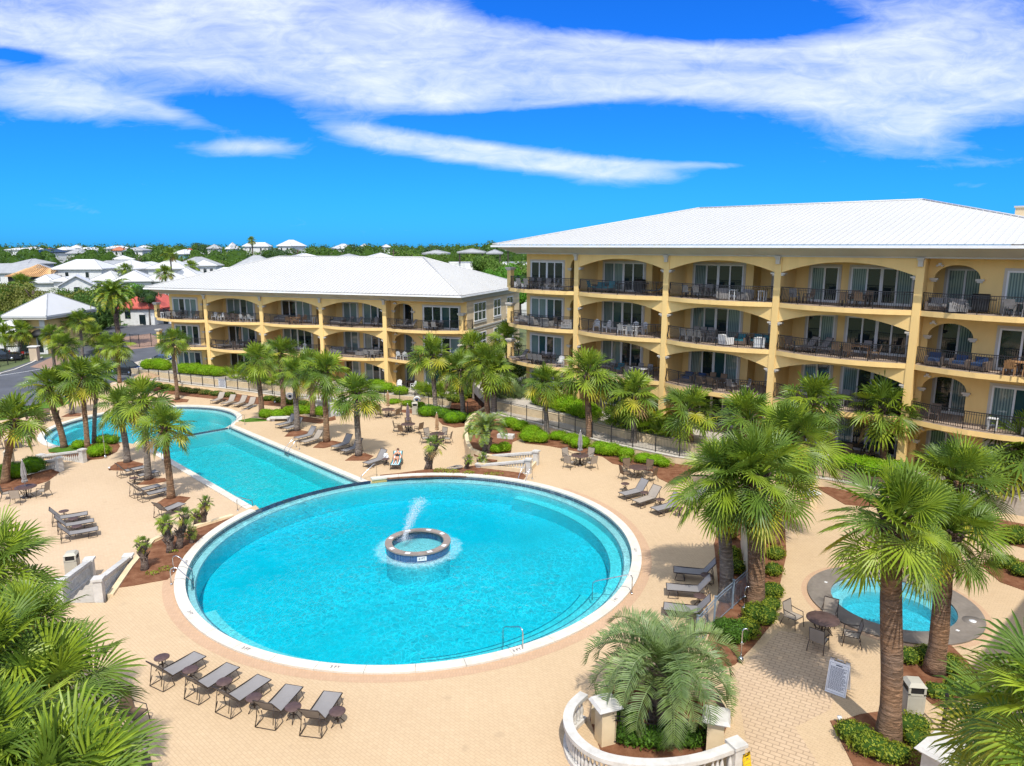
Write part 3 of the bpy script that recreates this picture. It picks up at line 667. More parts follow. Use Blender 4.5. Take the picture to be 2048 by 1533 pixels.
bed([(1660, 1443), (1692, 1440), (1720, 1430), (1790, 1420), (1852, 1468), (1880, 1560), (1720, 1560), (1690, 1500)], 0.0)
bed([(1785, 1325), (1800, 1305), (1900, 1290), (1960, 1350), (1900, 1420), (1862, 1408), (1810, 1360)], 0.0)
bed([(1630, 975), (1700, 975), (1800, 1000), (2100, 1060), (2100, 1110), (1960, 1075), (1800, 1020), (1690, 1010)], 0.0)
bed([(1960, 1130), (2000, 1115), (2100, 1130), (2100, 1200), (2000, 1165)], 0.0)
for q in ([(216, 938), (235, 925), (262, 922), (287, 928), (280, 940), (250, 942), (218, 941)], [(273, 970), (300, 958), (330, 957), (335, 963), (300, 970)], [(306, 1012), (330, 997), (360, 993), (381, 996), (362, 1012), (330, 1014)]): bed(q, L1)
for q in ([(569, 874), (580, 863), (600, 861), (622, 865), (608, 873)], [(626, 896), (640, 885), (665, 882), (685, 886), (665, 893), (648, 897)], [(690, 922), (706, 911), (730, 907), (747, 913), (735, 922)]): bed(q, L1)
bed([(98, 905), (96, 900), (113, 895), (150, 891), (235, 884), (240, 893), (234, 904), (205, 918), (170, 922), (140, 915)], L1)
bed([(0, 985), (0, 962), (60, 950), (118, 935), (118, 946), (96, 963), (40, 980)], L1)
bed([(500, 841), (560, 836), (600, 832), (650, 840), (670, 832), (672, 840), (640, 848), (600, 843), (560, 840)], L1)
bed([(335, 804), (355, 797), (378, 800), (374, 805), (345, 806)], L2); bed([(122, 835), (140, 826), (164, 828), (160, 833)], L2)
bed([(276, 763), (400, 780), (463, 787), (560, 802), (640, 812), (640, 818), (540, 812), (440, 800), (330, 788), (250, 772)], L2)
bed([(780, 822), (830, 819), (850, 812), (925, 820), (950, 838), (940, 852), (910, 856), (885, 850), (870, 836), (840, 830)], L1)
bed([(477, 842), (500, 837), (520, 838), (548, 842), (490, 845)], L1, 'turf'); bed([(98, 905), (96, 900), (113, 895), (150, 892), (170, 893), (172, 905), (140, 908)], L1 + 0.02, 'turf')
bed([(895, 835), (905, 800), (960, 785), (1000, 800), (1005, 835), (960, 850), (925, 848)], L1)
# ------------------------------------------------------------------ apartment buildings
def door(parent, x0, x1, y, z0, z1, n, rng, name='sliding_door'):
    fr = MB(); t = 0.10                                  # stone surround, white frame, mullions
    fr.box(x0 - 0.15, x0, y - 0.045, y, z0, z1 + 0.15, 'capital'); fr.box(x1, x1 + 0.15, y - 0.045, y, z0, z1 + 0.15, 'capital'); fr.box(x0, x1, y - 0.045, y, z1, z1 + 0.15, 'capital')
    fr.box(x0, x0 + t, y - 0.09, y, z0, z1, 'paint_white'); fr.box(x1 - t, x1, y - 0.09, y, z0, z1, 'paint_white')
    fr.box(x0 + t, x1 - t, y - 0.09, y, z1 - t, z1, 'paint_white'); fr.box(x0 + t, x1 - t, y - 0.09, y, z0, z0 + 0.16, 'paint_white')
    w = (x1 - x0 - 2 * t) / n
    for i in range(1, n):
        c = x0 + t + w * i; h = 0.10 if (n == 4 and i == 2) else 0.055
        fr.box(c - h, c + h, y - 0.085, y, z0 + 0.16, z1 - t, 'paint_white')
    f = fr.build(name, parent)
    g = MB()
    for i in range(n):
        a = x0 + t + w * i; b = a + w
        k = rng.random(); m = 'glass_curtain' if (i in (0, n - 1) and k < 0.6) or k < 0.12 else ('glass_teal' if k < 0.5 else 'glass_dark')
        tl_ = rng.uniform(-0.012, 0.012)
        g.poly([(a, y - 0.035 + tl_, z0 + 0.1), (b, y - 0.035 - tl_, z0 + 0.1), (b, y - 0.035 - tl_, z1 - 0.05), (a, y - 0.035 + tl_, z1 - 0.05)], m)
    g.build('pane', f)
    return f
def railing_mesh(pts, z, h=1.08, belly=0.11, step=0.125, post=1.7):
    mb = MB(); pts = [Vector((p[0], p[1], 0)) for p in pts]
    L = resample(pts, step)
    for dz, r in ((h, 0.032), (0.09, 0.02), (h - 0.14, 0.014)): mb.tube([(p.x, p.y, z + dz) for p in L[::2] + ([L[-1]] if len(L) % 2 == 0 else [])], r, 'iron', 4, cap=True)
    for i, p in enumerate(L):
        t = (L[min(i + 1, len(L) - 1)] - L[max(i - 1, 0)]).normalized(); nx, ny = t.y, -t.x
        if i % int(post / step) == 0: mb.tube([(p.x, p.y, z), (p.x, p.y, z + h)], 0.034, 'iron', 4)
        elif belly: mb.tube([(p.x, p.y, z + 0.09), (p.x + nx * belly, p.y + ny * belly, z + 0.3), (p.x + nx * 0.03, p.y + ny * 0.03, z + 0.66), (p.x, p.y, z + h)], 0.017, 'iron', 3, cap=False)
        else: mb.tube([(p.x, p.y, z + 0.09), (p.x, p.y, z + h)], 0.017, 'iron', 3, cap=False)
    return mb
def condo(label, origin, ang_, W, floors, gut, xl, xr, rl, rr_, half, rise, seed, end_windows=False):
    rng = random.Random(seed)
    B = thing('apartment_building', label, 'building', (origin[0], origin[1], 0), ang_)
    XC = [0, W, 2 * W, 3 * W]; XE = 3 * W + 9.4; X0 = -6.8; YB = 2 * half - 3.2
    sof = gut - 0.72; base = floors[0] - 0.6
    wl = MB()
    # masses behind the balconies
    wl.box(X0, -2.0, 1.0, YB, base, sof, 'stucco'); wl.box(-2.0, 0.0, 2.9, YB, base, sof, 'stucco')
    for b in (0, 1):
        x = XC[b]; wl.box(x, x + 5.7, 2.6, YB, base, sof, 'stucco'); wl.box(x + 5.7, x + W, 3.9, YB, base, sof, 'stucco')
    x = XC[2]; wl.box(x, x + W, 2.6, YB, base, sof, 'stucco')
    x = XC[3]; wl.box(x, x + 3.15, 2.9, YB, base, sof, 'stucco'); wl.box(x + 3.15, XE, 1.0, YB, base, sof, 'stucco' if not end_windows else 'stucco_pale')
    if end_windows: wl.box(x + 3.16, XE - 0.06, 0.99, 1.0, base, sof, 'stucco')
    for xc in XC: wl.box(xc - 0.15, xc + 0.15, 0.2, 3.9 if xc in (W, 2 * W) else 2.95, base, sof, 'stucco')
    wl.build('wall', B)
    # ceiling and cornice
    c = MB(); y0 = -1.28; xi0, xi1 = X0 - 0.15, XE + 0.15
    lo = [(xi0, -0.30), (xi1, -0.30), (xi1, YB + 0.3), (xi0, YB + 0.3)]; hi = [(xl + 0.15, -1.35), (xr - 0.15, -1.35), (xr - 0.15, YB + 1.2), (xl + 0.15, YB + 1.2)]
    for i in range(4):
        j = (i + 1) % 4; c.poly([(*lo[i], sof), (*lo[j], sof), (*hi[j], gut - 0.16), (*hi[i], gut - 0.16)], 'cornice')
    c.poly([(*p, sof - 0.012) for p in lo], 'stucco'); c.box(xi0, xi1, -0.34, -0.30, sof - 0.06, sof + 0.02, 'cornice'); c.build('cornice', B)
    # roof
    r = MB(); yf, yb = -1.5, 2 * half - 1.5; ym = half - 1.5; zr = gut + rise; zg = gut + 0.04
    A, Bq, Cq, D = (xl, yf, zg), (xr, yf, zg), (xr, yb, zg), (xl, yb, zg); R0, R1 = (rl, ym, zr), (rr_, ym, zr)
    for q in ([A, Bq, R1, R0], [Cq, D, R0, R1], [Bq, Cq, R1], [D, A, R0]): r.poly(q, 'roof_metal')
    def rib(p, q, w=0.022, h=0.05):
        p = Vector(p); q = Vector(q); t = (q - p).normalized(); s = t.cross(Vector((0, 0, 1))).normalized() * w; u = s.cross(t).normalized() * h
        r.hexa([p - s, p + s, q + s, q - s, p - s + u, p + s + u, q + s + u, q - s + u], 'roof_metal')
    n = int((xr - xl) / 0.45)
    for i in range(1, n):
        x = xl + (xr - xl) * i / n
        k = min(1.0, (x - xl) / (rl - xl), (xr - x) / (xr - rr_)); rib((x, yf, zg), (x, yf + (ym - yf) * k, zg + (zr - zg) * k))
    for sgn, xe, xq in ((1, xr, rr_), (-1, xl, rl)):
        n = int((yb - yf) / 0.45)
        for i in range(1, n):
            y = yf + (yb - yf) * i / n; k = min((y - yf) / (ym - yf), (yb - y) / (yb - ym)); rib((xe, y, zg), (xe + (xq - xe) * k, y, zg + (zr - zg) * k))
    for p, q in ((A, R0), (Bq, R1), (Cq, R1), (D, R0), (R0, R1)): r.tube([Vector(p) + Vector((0, 0, .03)), Vector(q) + Vector((0, 0, .03))], 0.075, 'roof_metal', 6)
    roof = r.build('roof', B)
    g = MB()
    for a, b in ((A, Bq), (Bq, Cq), (Cq, D), (D, A)):
        a = Vector(a); b = Vector(b); t = (b - a).normalized(); nrm = Vector((t.y, -t.x, 0))
        a2 = a - t * 0.12; b2 = b + t * 0.12 - t * 0.001
        q = [a2, b2, b2 + nrm * 0.12, a2 + nrm * 0.12]
        g.hexa([(p.x, p.y, gut - 0.18) for p in q] + [(p.x, p.y, gut - 0.01) for p in q], 'gutter_white')
    g.build('gutter', roof)
    # pillars with capitals
    for i, xc in enumerate(XC):
        p = MB(); p.box(xc - 0.23, xc + 0.23, -0.26, 0.2, base, sof - 0.02, 'stucco')
        p.box(xc - 0.14, xc + 0.14, -0.42, -0.262, sof - 0.55, sof - 0.06, 'capital'); p.box(xc - 0.19, xc + 0.19, -0.50, -0.263, sof - 0.17, sof - 0.03, 'capital')
        for k, z in enumerate(floors):
            zc = floors[k + 1] - 0.32 if k + 1 < len(floors) else sof
            zs = zc - (1.12 if k + 1 == len(floors) else 1.0)
            for sg in (-1, 1):
                if (i == 0 and sg < 0) or (i == 3 and sg > 0): continue
                p.cbox((xc + sg * 0.37, -0.05, zs - 0.07), (0.26, 0.46, 0.10), 'capital'); p.cbox((xc + sg * 0.31, -0.05, zs - 0.17), (0.15, 0.40, 0.10), 'capital')
        p.build('pillar', B)
    # storeys
    for k, z in enumerate(floors):
        top = k + 1 == len(floors); zc = sof if top else floors[k + 1] - 0.32; hd = 2.45
        for b in range(3):                              # arches
            x0 = XC[b] + 0.235; x1 = XC[b] + W - 0.235; a = MB(); zs = zc - (1.12 if top else 1.0); zt = zc - (0.36 if top else 0.27)
            n = 26; half_ = (x1 - x0) / 2; rise_ = zt - zs; rad = (half_ ** 2 + rise_ ** 2) / (2 * rise_)
            cz = zt - rad; pts = []
            for i in range(n + 1):
                x = x0 + (x1 - x0) * i / n; dx = x - (x0 + half_); pts.append((x, cz + math.sqrt(max(rad * rad - dx * dx, 0))))
            for (xa, za), (xb, zb) in zip(pts, pts[1:]):
                a.hexa([(xa, -0.2, za), (xb, -0.2, zb), (xb, 0.14, zb), (xa, 0.14, za), (xa, -0.2, zc - 0.016), (xb, -0.2, zc - 0.016), (xb, 0.14, zc - 0.016), (xa, 0.14, zc - 0.016)], 'stucco')
            a.build('arch', B)
        # niche arches in the two end bays
        for xa, xb, ya in ((-2.0, -0.152, 1.0), (XC[3] + 0.152, XC[3] + 3.15, 1.0)):
            a = MB(); n = 18; xm = (xa + 0.35 + xb - 0.25) / 2; hw_ = (xb - 0.25 - xa - 0.35) / 2; zs = zc - 1.25; zt = zc - 0.45
            a.box(xa, xm - hw_, ya, ya + 0.3, z - 0.3, zc, 'stucco'); a.box(xm + hw_, xb, ya, ya + 0.3, z - 0.3, zc, 'stucco')
            for i in range(n):
                t0 = pi - pi * i / n; t1 = pi - pi * (i + 1) / n
                q0 = (xm + hw_ * cos(t0), zs + (zt - zs) * sin(t0)); q1 = (xm + hw_ * cos(t1), zs + (zt - zs) * sin(t1))
                a.hexa([(q0[0], ya, q0[1]), (q1[0], ya, q1[1]), (q1[0], ya + .3, q1[1]), (q0[0], ya + .3, q0[1]), (q0[0], ya, zc), (q1[0], ya, zc), (q1[0], ya + .3, zc), (q0[0], ya + .3, zc)], 'stucco')
            for xx in (xm - hw_, xm + hw_):
                a.cbox((xx, ya - 0.04, zs - 0.06), (0.46, 0.2, 0.12), 'capital'); a.cbox((xx, ya - 0.03, zs - 0.17), (0.3, 0.16, 0.1), 'capital')
            a.build('niche_arch', B)
        h = z + hd
        door(B, X0 + 0.6, -2.4, 1.0, z, h, 4, rng); door(B, -1.5, -0.45, 2.9, z, h, 2, rng)
        for b in (0, 1):
            door(B, XC[b] + 0.85, XC[b] + 4.95, 2.6, z, h, 4, rng)
            door(B, XC[b] + 6.7, XC[b] + W - 0.35, 3.9, z, h, 2, rng)
        door(B, XC[2] + 1.2, XC[2] + 3.1, 2.6, z, h, 2, rng); door(B, XC[2] + 3.9, XC[2] + 7.75, 2.6, z, h, 4, rng)
        door(B, XC[3] + 0.8, XC[3] + 2.75, 2.9, z, h, 2, rng); door(B, XC[3] + 4.2, XC[3] + 8.5, 1.0, z, h, 4, rng)
        for xx in (XC[3] + 0.75,):
            s = MB(); s.cbox((xx, 0.9, zc - 0.42), (0.16, 0.2, 0.16), 'paint_white'); s.cbox((xx - 0.14, 0.84, zc - 0.5), (0.1, 0.16, 0.1), 'paint_white', 0.3); s.cbox((xx + 0.14, 0.84, zc - 0.5), (0.1, 0.16, 0.1), 'paint_white', -0.3); s.build('spotlight', B)
        if k == 0: continue
        # balcony slabs and railings
        for b in range(3):
            n = 18; fr = [(XC[b] + W * i / n, -0.12 - 1.08 * (1 - ((i / n) * 2 - 1) ** 2)) for i in range(n + 1)]
            s = MB(); s.prism(fr + [(XC[b] + W, 3.9), (XC[b], 3.9)], z - 0.32, z, 'balcony_floor', side='stucco', bottom=True)
            so = s.build('balcony', B)
            i0 = [(x, y + 0.10) for x, y in fr]; i0 = [(XC[b] + 0.24, i0[0][1])] + i0[1:-1] + [(XC[b] + W - 0.24, i0[-1][1])]
            railing_mesh(i0, z).build('railing', so)
        for side in (0, 1):
            if side == 0:
                fr = [(0, -.12), (-0.8, -.5), (-1.7, -.82), (-2.8, -1.0), (-4.2, -1.0), (-5.6, -.8), (-6.9, -.45), (-8.0, -.02), (-8.55, .35), (-8.6, .9), (-8.3, 1.7), (-6.8, 2.7)]
                bk = [(-6.8, 3.2), (0, 3.2)]; pier = (-8.25, 0.35)
            else:
                fr = [(XC[3] + q[0], q[1]) for q in ((0, -.12), (1.0, -.52), (2.2, -.88), (3.6, -1.08), (5.2, -1.0), (6.8, -.65), (8.2, -.2), (9.1, .15), (9.75, .75), (9.9, 1.5), (9.4, 2.3))]
                bk = [(XC[3] + 9.4, 3.2), (XC[3], 3.2)]; pier = (XC[3] + 9.0, 0.42)
            s = MB(); poly = fr + bk
            s.prism(poly if side else poly[::-1], z - 0.32, z, 'balcony_floor', side='stucco', bottom=True); so = s.build('balcony', B)
            cx = sum(q[0] for q in fr) / len(fr)
            ins = [(q[0] + (cx - q[0]) * 0.02, q[1] + 0.1) for q in fr[:-2]] + [(fr[-2][0] + (0.1 if side == 0 else -0.1), fr[-2][1])] + [fr[-1]]
            ins[0] = ((-0.24, ins[0][1]) if side == 0 else (XC[3] + 0.24, ins[0][1]))
            railing_mesh(ins if side else ins, z, belly=0.11 if side else -0.11).build('railing', so)
            p = MB(); p.cbox((*pier, z + 0.8), (0.46, 0.46, 1.6), 'stucco'); p.cbox((*pier, z + 1.66), (0.6, 0.6, 0.12), 'capital'); p.cbox((*pier, z + 1.80), (0.74, 0.74, 0.14), 'capital'); p.build('corner_pier', B)
    if end_windows:                                      # windows and string courses on the end wall
        for k, z in enumerate(floors):
            for y0, y1, npan in ((2.9, 6.2, 3), (8.8, 10.9, 2), (13.2, 15.2, 2)):
                f = MB(); x = XE; z0, z1 = z + 0.8, z + 2.65
                f.box(x, x + 0.06, y0 - 0.1, y0, z0, z1, 'paint_white'); f.box(x, x + 0.06, y1, y1 + 0.1, z0, z1, 'paint_white'); f.box(x, x + 0.06, y0 - 0.1, y1 + 0.1, z1, z1 + 0.1, 'paint_white'); f.box(x, x + 0.12, y0 - 0.14, y1 + 0.14, z0 - 0.12, z0, 'paint_white')
                for i in range(1, npan): yy = y0 + (y1 - y0) * i / npan; f.box(x, x + 0.055, yy - 0.045, yy + 0.045, z0, z1, 'paint_white')
                f.box(x, x + 0.05, y0, y1, (z0 + z1) / 2 - 0.04, (z0 + z1) / 2 + 0.04, 'paint_white'); f.box(x, x + 0.10, y0 - 0.18, y1 + 0.18, z0 - 0.36, z0 - 0.2, 'cornice')
                w = f.build('window', B); g = MB(); g.poly([(x + 0.02, y0, z0), (x + 0.02, y1, z0), (x + 0.02, y1, z1), (x + 0.02, y0, z1)], 'glass_dark'); g.build('pane', w)
            if k: b = MB(); b.box(XE, XE + 0.1, 1.3, YB, z - 0.1, z + 0.08, 'cornice'); b.box(XE, XE + 0.05, 1.3, YB, z - 0.42, z - 0.34, 'cornice'); b.build('string_course', B)
    return B
RO = (5.65, 61.25); RA = math.atan2(-0.6838, 0.7297); RW = 8.72; RF = [1.0, 4.4, 7.8, 11.1]
LA = math.atan2(-0.342, 0.94); LO = (-13.98 - 24.8 * 0.94, 78.3 + 24.8 * 0.342); LWd = 8.27; LF = [-0.7, 2.65, 6.02]
BR = condo('four storey yellow apartment building with arched balconies and a white metal roof', RO, RA, RW, RF, 15.0, -8.8, 37.1, 4.6, 22.9, 13.4, 3.3, 4)
BL = condo('three storey yellow apartment building with arched balconies and a white metal roof', LO, LA, LWd, LF, 9.85, -8.0, 3 * LWd + 9.4 + .45, 4.2, 3 * LWd + 10.7 - 10.5, 10.5, 3.7, 9, True)
# a chimney on the taller building's far slope
def bl_pt(o, a, s, d, z=0.0): return Vector((o[0] + s * cos(a) + d * sin(a), o[1] + s * sin(a) - d * cos(a), z))   # s along the facade, d out towards the pools
c = MB(); p = PD(2044, 425, 50); c.cbox((0, 0, -1.2), (.7, .7, 3.0), 'stucco_pale'); c.cbox((0, 0, 0.36), (.85, .85, 0.12), 'capital')
lp2 = Matrix.Rotation(-RA, 3, 'Z') @ Vector((p.x - RO[0], p.y - RO[1], p.z)); c.build('chimney', BR, (lp2.x, lp2.y, p.z))
# the wing that stands to the right of the frame and throws its shade on the spa deck
wing = thing('apartment_building', 'yellow wing to the right whose long straight shade crosses the spa deck', 'building', (16.45, 12.4, 0), math.atan2(0.675, 0.735))
c = MB(); c.box(0.8, 22, -13, -1.4, 0, 14.2, 'stucco'); c.build('wall', wing)
c = MB(); c.box(0, 23, -14, 0, 14.2, 14.95, 'cornice')
c.hexa([(0, -14, 14.96), (23, -14, 14.96), (23, 0, 14.96), (0, 0, 14.96), (6, -8, 17.5), (17, -8, 17.5), (17, -6, 17.5), (6, -6, 17.5)], 'roof_metal'); c.build('roof', wing)
# ------------------------------------------------------------------ palms
def fan_leaf(mb, o, az, el, plen, fr, rng, mat, droop=0.5, nb=17, spread=118):
    """one costapalmate leaf: an arching petiole and a fan of narrow blades with hanging tips"""
    o = Vector(o); h = Vector((cos(az), sin(az), 0)); d0 = (h * cos(el) + Vector((0, 0, sin(el)))).normalized()
    d1 = (d0 + Vector((0, 0, -0.35 * droop))).normalized()
    m = o + d0 * plen * 0.55; e = m + d1 * plen * 0.45
    mb.tube([o, m, e], [0.026, 0.02, 0.016], mat, 3, cap=False)
    t = (d1 + Vector((0, 0, -0.25 * droop))).normalized()
    s = t.cross(Vector((0, 0, 1)));  s = s.normalized() if s.length > 0.05 else Vector((-sin(az), cos(az), 0))
    roll = rng.gauss(0, 0.5); nrm = s.cross(t).normalized()
    s, nrm = s * cos(roll) + nrm * sin(roll), nrm * cos(roll) - s * sin(roll)
    for i in range(nb):
        ph = R_(-spread + 2 * spread * i / (nb - 1)) * (1 + rng.gauss(0, 0.02)); a = abs(ph) / R_(spread)
        costa = e + t * (0.25 * fr * max(0.0, 1 - a) ** 1.5)
        d = (t * cos(ph) + s * sin(ph)).normalized()
        L = fr * (1.0 - 0.33 * a ** 2) * rng.uniform(0.9, 1.07)
        fold = nrm * (0.20 * a * L); g = Vector((0, 0, -1))
        w1 = 0.5 * L * 2 * R_(spread) / (nb - 1) * 0.80; side = nrm.cross(d).normalized()
        p0 = costa; p1 = costa + d * L * 0.5 + fold * 0.45 + g * (0.02 * L * droop); p2 = costa + d * L * 0.8 + fold * 0.7 + g * (0.09 * L * droop); p3 = costa + d * L + fold * 0.8 + g * ((0.20 + rng.uniform(-.05, .16)) * L * droop)
        b = len(mb.v)
        kz = nrm * w1 * 0.22
        for q in (p0 - side * w1 * 0.12, p0 + side * w1 * 0.12, p1 - side * w1 * 0.5 + kz, p1 + side * w1 * 0.5 + kz, p2 - side * w1 * 0.3 + kz * .6, p2 + side * w1 * 0.3 + kz * .6, p3, p1 - kz * .5, p2 - kz * .3): mb.v.append(tuple(q))
        mb.face([b, b + 7, b + 2], mat); mb.face([b + 1, b + 3, b + 7], mat); mb.face([b, b + 1, b + 7], mat); mb.face([b + 2, b + 7, b + 8, b + 4], mat); mb.face([b + 7, b + 3, b + 5, b + 8], mat); mb.face([b + 4, b + 8, b + 6], mat); mb.face([b + 8, b + 5, b + 6], mat)
def pinnate_leaf(mb, o, az, el, L, rng, mats, droop=1.0, nleaf=26, lw=0.46, wide=0.023):
    o = Vector(o); h = Vector((cos(az), sin(az), 0)); pts = [o]; e = el; n = 9; d = None
    for i in range(n):
        d = h * cos(e) + Vector((0, 0, sin(e))); pts.append(pts[-1] + d * (L / n)); e -= droop * 0.26 * (0.5 + i / n)
    mb.tube(pts, [0.035 * (1 - 0.8 * i / n) for i in range(n + 1)], mats[0], 3, cap=False)
    sd = Vector((-h.y, h.x, 0))
    for k in range(nleaf):
        u = 0.16 + 0.84 * k / (nleaf - 1); f = u * n; i = min(int(f), n - 1); p = pts[i].lerp(pts[i + 1], f - i); t = (pts[i + 1] - pts[i]).normalized(); up = sd.cross(t).normalized()
        if up.z < 0: up = -up
        ll = lw * L * 0.5 * (math.sin(pi * min(1, u * 0.86 + 0.12)) ** 0.6) * rng.uniform(0.9, 1.08)
        for sg in (-1, 1):
            dd = (sd * sg * 0.78 + t * 0.6 + up * rng.uniform(.35, .62)).normalized(); w = t * wide
            q1 = p + dd * ll * 0.55; q2 = p + dd * ll + Vector((0, 0, -0.14 * ll))
            b = len(mb.v)
            for q in (p - w * 0.6, p + w * 0.6, q1 - w, q1 + w, q2): mb.v.append(tuple(q))
            m = mats[rng.randrange(len(mats))]; mb.face([b, b + 1, b + 3, b + 2], m); mb.face([b + 2, b + 3, b + 4], m)
def crown_mesh(seed, n=28, nb=15, lush=1.0):
    """crown of unit radius: golden-angle whorl, upright young leaves, yellowing hanging old ones"""
    rng = random.Random(seed); mb = MB()
    for i in range(n):
        u = (i + 0.5) / n; az = i * 2.39996 + rng.gauss(0, 0.25)
        el = R_(86 - 138 * u ** 1.05) + rng.gauss(0, 0.13); r = rng.random()
        if u > 0.82: mat = 'palm_yellow' if r < 0.36 else ('palm_dead' if r < 0.50 else 'palm_light')
        elif u > 0.5: mat = 'palm_light' if r < 0.5 else ('palm_yellow' if r < 0.6 else 'palm_green')
        else: mat = 'palm_green' if r < 0.58 else 'palm_light'
        fan_leaf(mb, (0.03 * cos(az), 0.03 * sin(az), -0.10 * u), az, el, (0.30 + 0.18 * min(1, u * 1.6)) * rng.uniform(0.8, 1.15), 0.42 * rng.uniform(0.8, 1.15), rng, mat, droop=0.4 + 0.7 * u, nb=nb)
    return mb.mesh('palm_crown')
CROWNS = [crown_mesh(s, 40 + s) for s in (1, 2, 3, 4, 5, 6, 7)]
CROWNS_FINE = [crown_mesh(s, 24 + s, 24) for s in (20, 22, 24, 26)]
CROWNS_SMALL = [crown_mesh(s, 19, 12) for s in (31, 32)]
def link(me, name, parent, loc=(0, 0, 0), rz=0.0, sc=1.0):
    o = bpy.data.objects.new(name, me); COL.objects.link(o); o.parent = parent; o.location = loc; o.rotation_euler = (0, 0, rz)
    o.scale = (sc, sc, sc) if not isinstance(sc, (tuple, list)) else sc; return o
def trunk_mb(dx, dy, hgt, r, mat, boots, rng, boot_mat='trunk_boot'):
    mb = MB(); n = 12; pts = []; rs = []
    for i in range(n + 1):
        u = i / n; k = u * u * (3 - 2 * u) * 0.55 + u * 0.45
        pts.append((dx * k + 0.03 * sin(u * 7 + dx), dy * k, hgt * u - 0.08 * (i == 0))); rs.append(r * ((1.28 if i == 0 else 1.1 if i == 1 else 1.0) * (1 - 0.16 * u) * rng.uniform(0.97, 1.03)))
    mb.tube(pts, rs, mat, 12)
    if boots:                                            # old leaf bases left on the upper trunk
        z0 = hgt * (1 - boots)
        for i in range(int(34 * boots * hgt / 2.2 + 14)):
            u = rng.random(); z = z0 + (hgt - z0) * u; a = i * 2.39996; k = z / hgt; kk = k * k * (3 - 2 * k) * 0.55 + k * 0.45
            rr = r * 0.86; c = Vector((dx * kk + cos(a) * rr, dy * kk + sin(a) * rr, z))
            out = Vector((cos(a) * 0.55, sin(a) * 0.55, 0.83)); tp = c + out * rng.uniform(0.20, 0.34) * (r / 0.2) ** 0.5
            mb.tube([c - out * 0.05, tp], [0.055 * r / 0.2, 0.032 * r / 0.2], boot_mat, 4)
    return mb
NP = [0]
def palm(label, base, crown, z, rad, r=0.2, mat='trunk_grey', boots=0.16, group=None, fine=False, small=False, name='sabal_palm', D=None):
    """base / crown are where the foot and the heart of the crown appear; the crown stands over the foot"""
    NP[0] += 1; rng = random.Random(100 + NP[0])
    b = P(base[0], base[1], z) if D is None else Vector((PD(base[0], base[1], D).x, D, z)); c = PD(crown[0], crown[1], b.y + rng.uniform(-.25, .25)); hgt = c.z - z
    t = thing(name, label, 'palm tree', b, 0, group)
    trunk_mb(c.x - b.x, c.y - b.y, hgt, r, mat, boots, rng).build('trunk', t)
    fam = CROWNS_SMALL if small else (CROWNS_FINE if fine else CROWNS)
    o = link(fam[NP[0] % len(fam)], 'crown', t, (c.x - b.x, c.y - b.y, hgt), rng.uniform(0, 6.28), (rad, rad, rad * rng.uniform(0.92, 1.06))); o.rotation_euler = (rng.gauss(0, .14), rng.gauss(0, .14), rng.uniform(0, 6.28))
    return t
G1 = 'cabbage palms round the pools'
palm('leaning palm at the far left edge beside the dark bushes of the mulch bed', (10, 966), (28, 836), L1, 2.25, .25, 'trunk_brown', .15, G1)
palm('reddish trunk palm leaning in the grass left of the white stair balustrade', (129, 896), (96, 772), L1, 2.15, .24, 'trunk_red', .3, G1)
palm('taller palm with grey trunk between two round clipped bushes at the far pool', (175, 898), (164, 752), L1, 2.3, .2, 'trunk_brown', .22, G1)
palm('slim palm standing just behind the round clipped bushes by the far pool', (188, 884), (194, 748), L1, 2.0, .17, 'trunk_grey', .1, G1)
palm('palm in a small mulch ring on the far deck left of the far pool', (144, 829), (136, 748), L2, 2.0, .22, 'trunk_grey', .1, G1)
palm('first palm along the near side of the lap pool with loungers at its foot', (255, 925), (241, 812), L1, 2.05, .23, 'trunk_grey', .12, G1)
palm('middle palm of the three along the near side of the lap pool', (296, 960), (288, 800), L1, 2.2, .22, 'trunk_grey', .12, G1)
palm('palm over a mulch ring near the lap pool with a shiny dark green crown', (342, 997), (329, 853), L1, 2.0, .22, 'trunk_brown', .2, G1)
palm('tall slim palm alone on the far deck in front of the lower building end', (355, 800), (344, 682), L2, 2.1, .2, 'trunk_red', .15, G1)
palm('palm beside the black car behind the far deck', (239, 766), (235, 692), L2, 2.2, .22, 'trunk_brown', .15, G1)
palm('palm beside the parking lot left of the black car', (216, 740), (212, 690), GZ, 2.1, .22, 'trunk_red', .15, G1)
palm('bushy palm of the roadside clump in front of the gatehouse', (130, 742), (128, 690), GZ, 2.4, .22, 'trunk_grey', .2, G1)
palm('palm at the left of the roadside clump by the stone pillar', (109, 738), (103, 668), GZ, 2.0, .2, 'trunk_grey', .1, G1)
palm('high palm at the back of the roadside clump', (165, 716), (160, 640), GZ, 2.3, .22, 'trunk_grey', .15, G1)
palm('round crowned palm behind the roadside clump', (196, 706), (190, 668), GZ, 2.6, .22, 'trunk_grey', .15, G1)
palm('dark palm rising at the gatehouse right corner', (122, 700), (118, 640), GZ, 2.2, .22, 'trunk_grey', .15, G1)
palm('slim palm before the gatehouse door', (42, 711), (41, 660), GZ, 2.3, .18, 'trunk_grey', .1, G1)
palm('slim palm left of the gatehouse door', (12, 712), (8, 668), GZ, 2.4, .18, 'trunk_grey', .1, G1)
palm('young palm behind the gatehouse door palm', (50, 706), (50, 672), GZ, 1.6, .15, 'trunk_grey', .1, G1, small=True)
palm('slim young palm before the white house with red roof', (152 + 99, 648), (250, 622), GZ, 1.3, .16, 'trunk_grey', .1, G1, small=True)
palm('small young palm in front of the red roofed white house porch', (303, 647), (302, 624), GZ, 1.4, .16, 'trunk_grey', .1, G1, small=True)
palm('palm at the far right corner of the far pool with reddish trunk', (524, 833), (515, 719), L1, 2.3, .23, 'trunk_red', .2, G1)
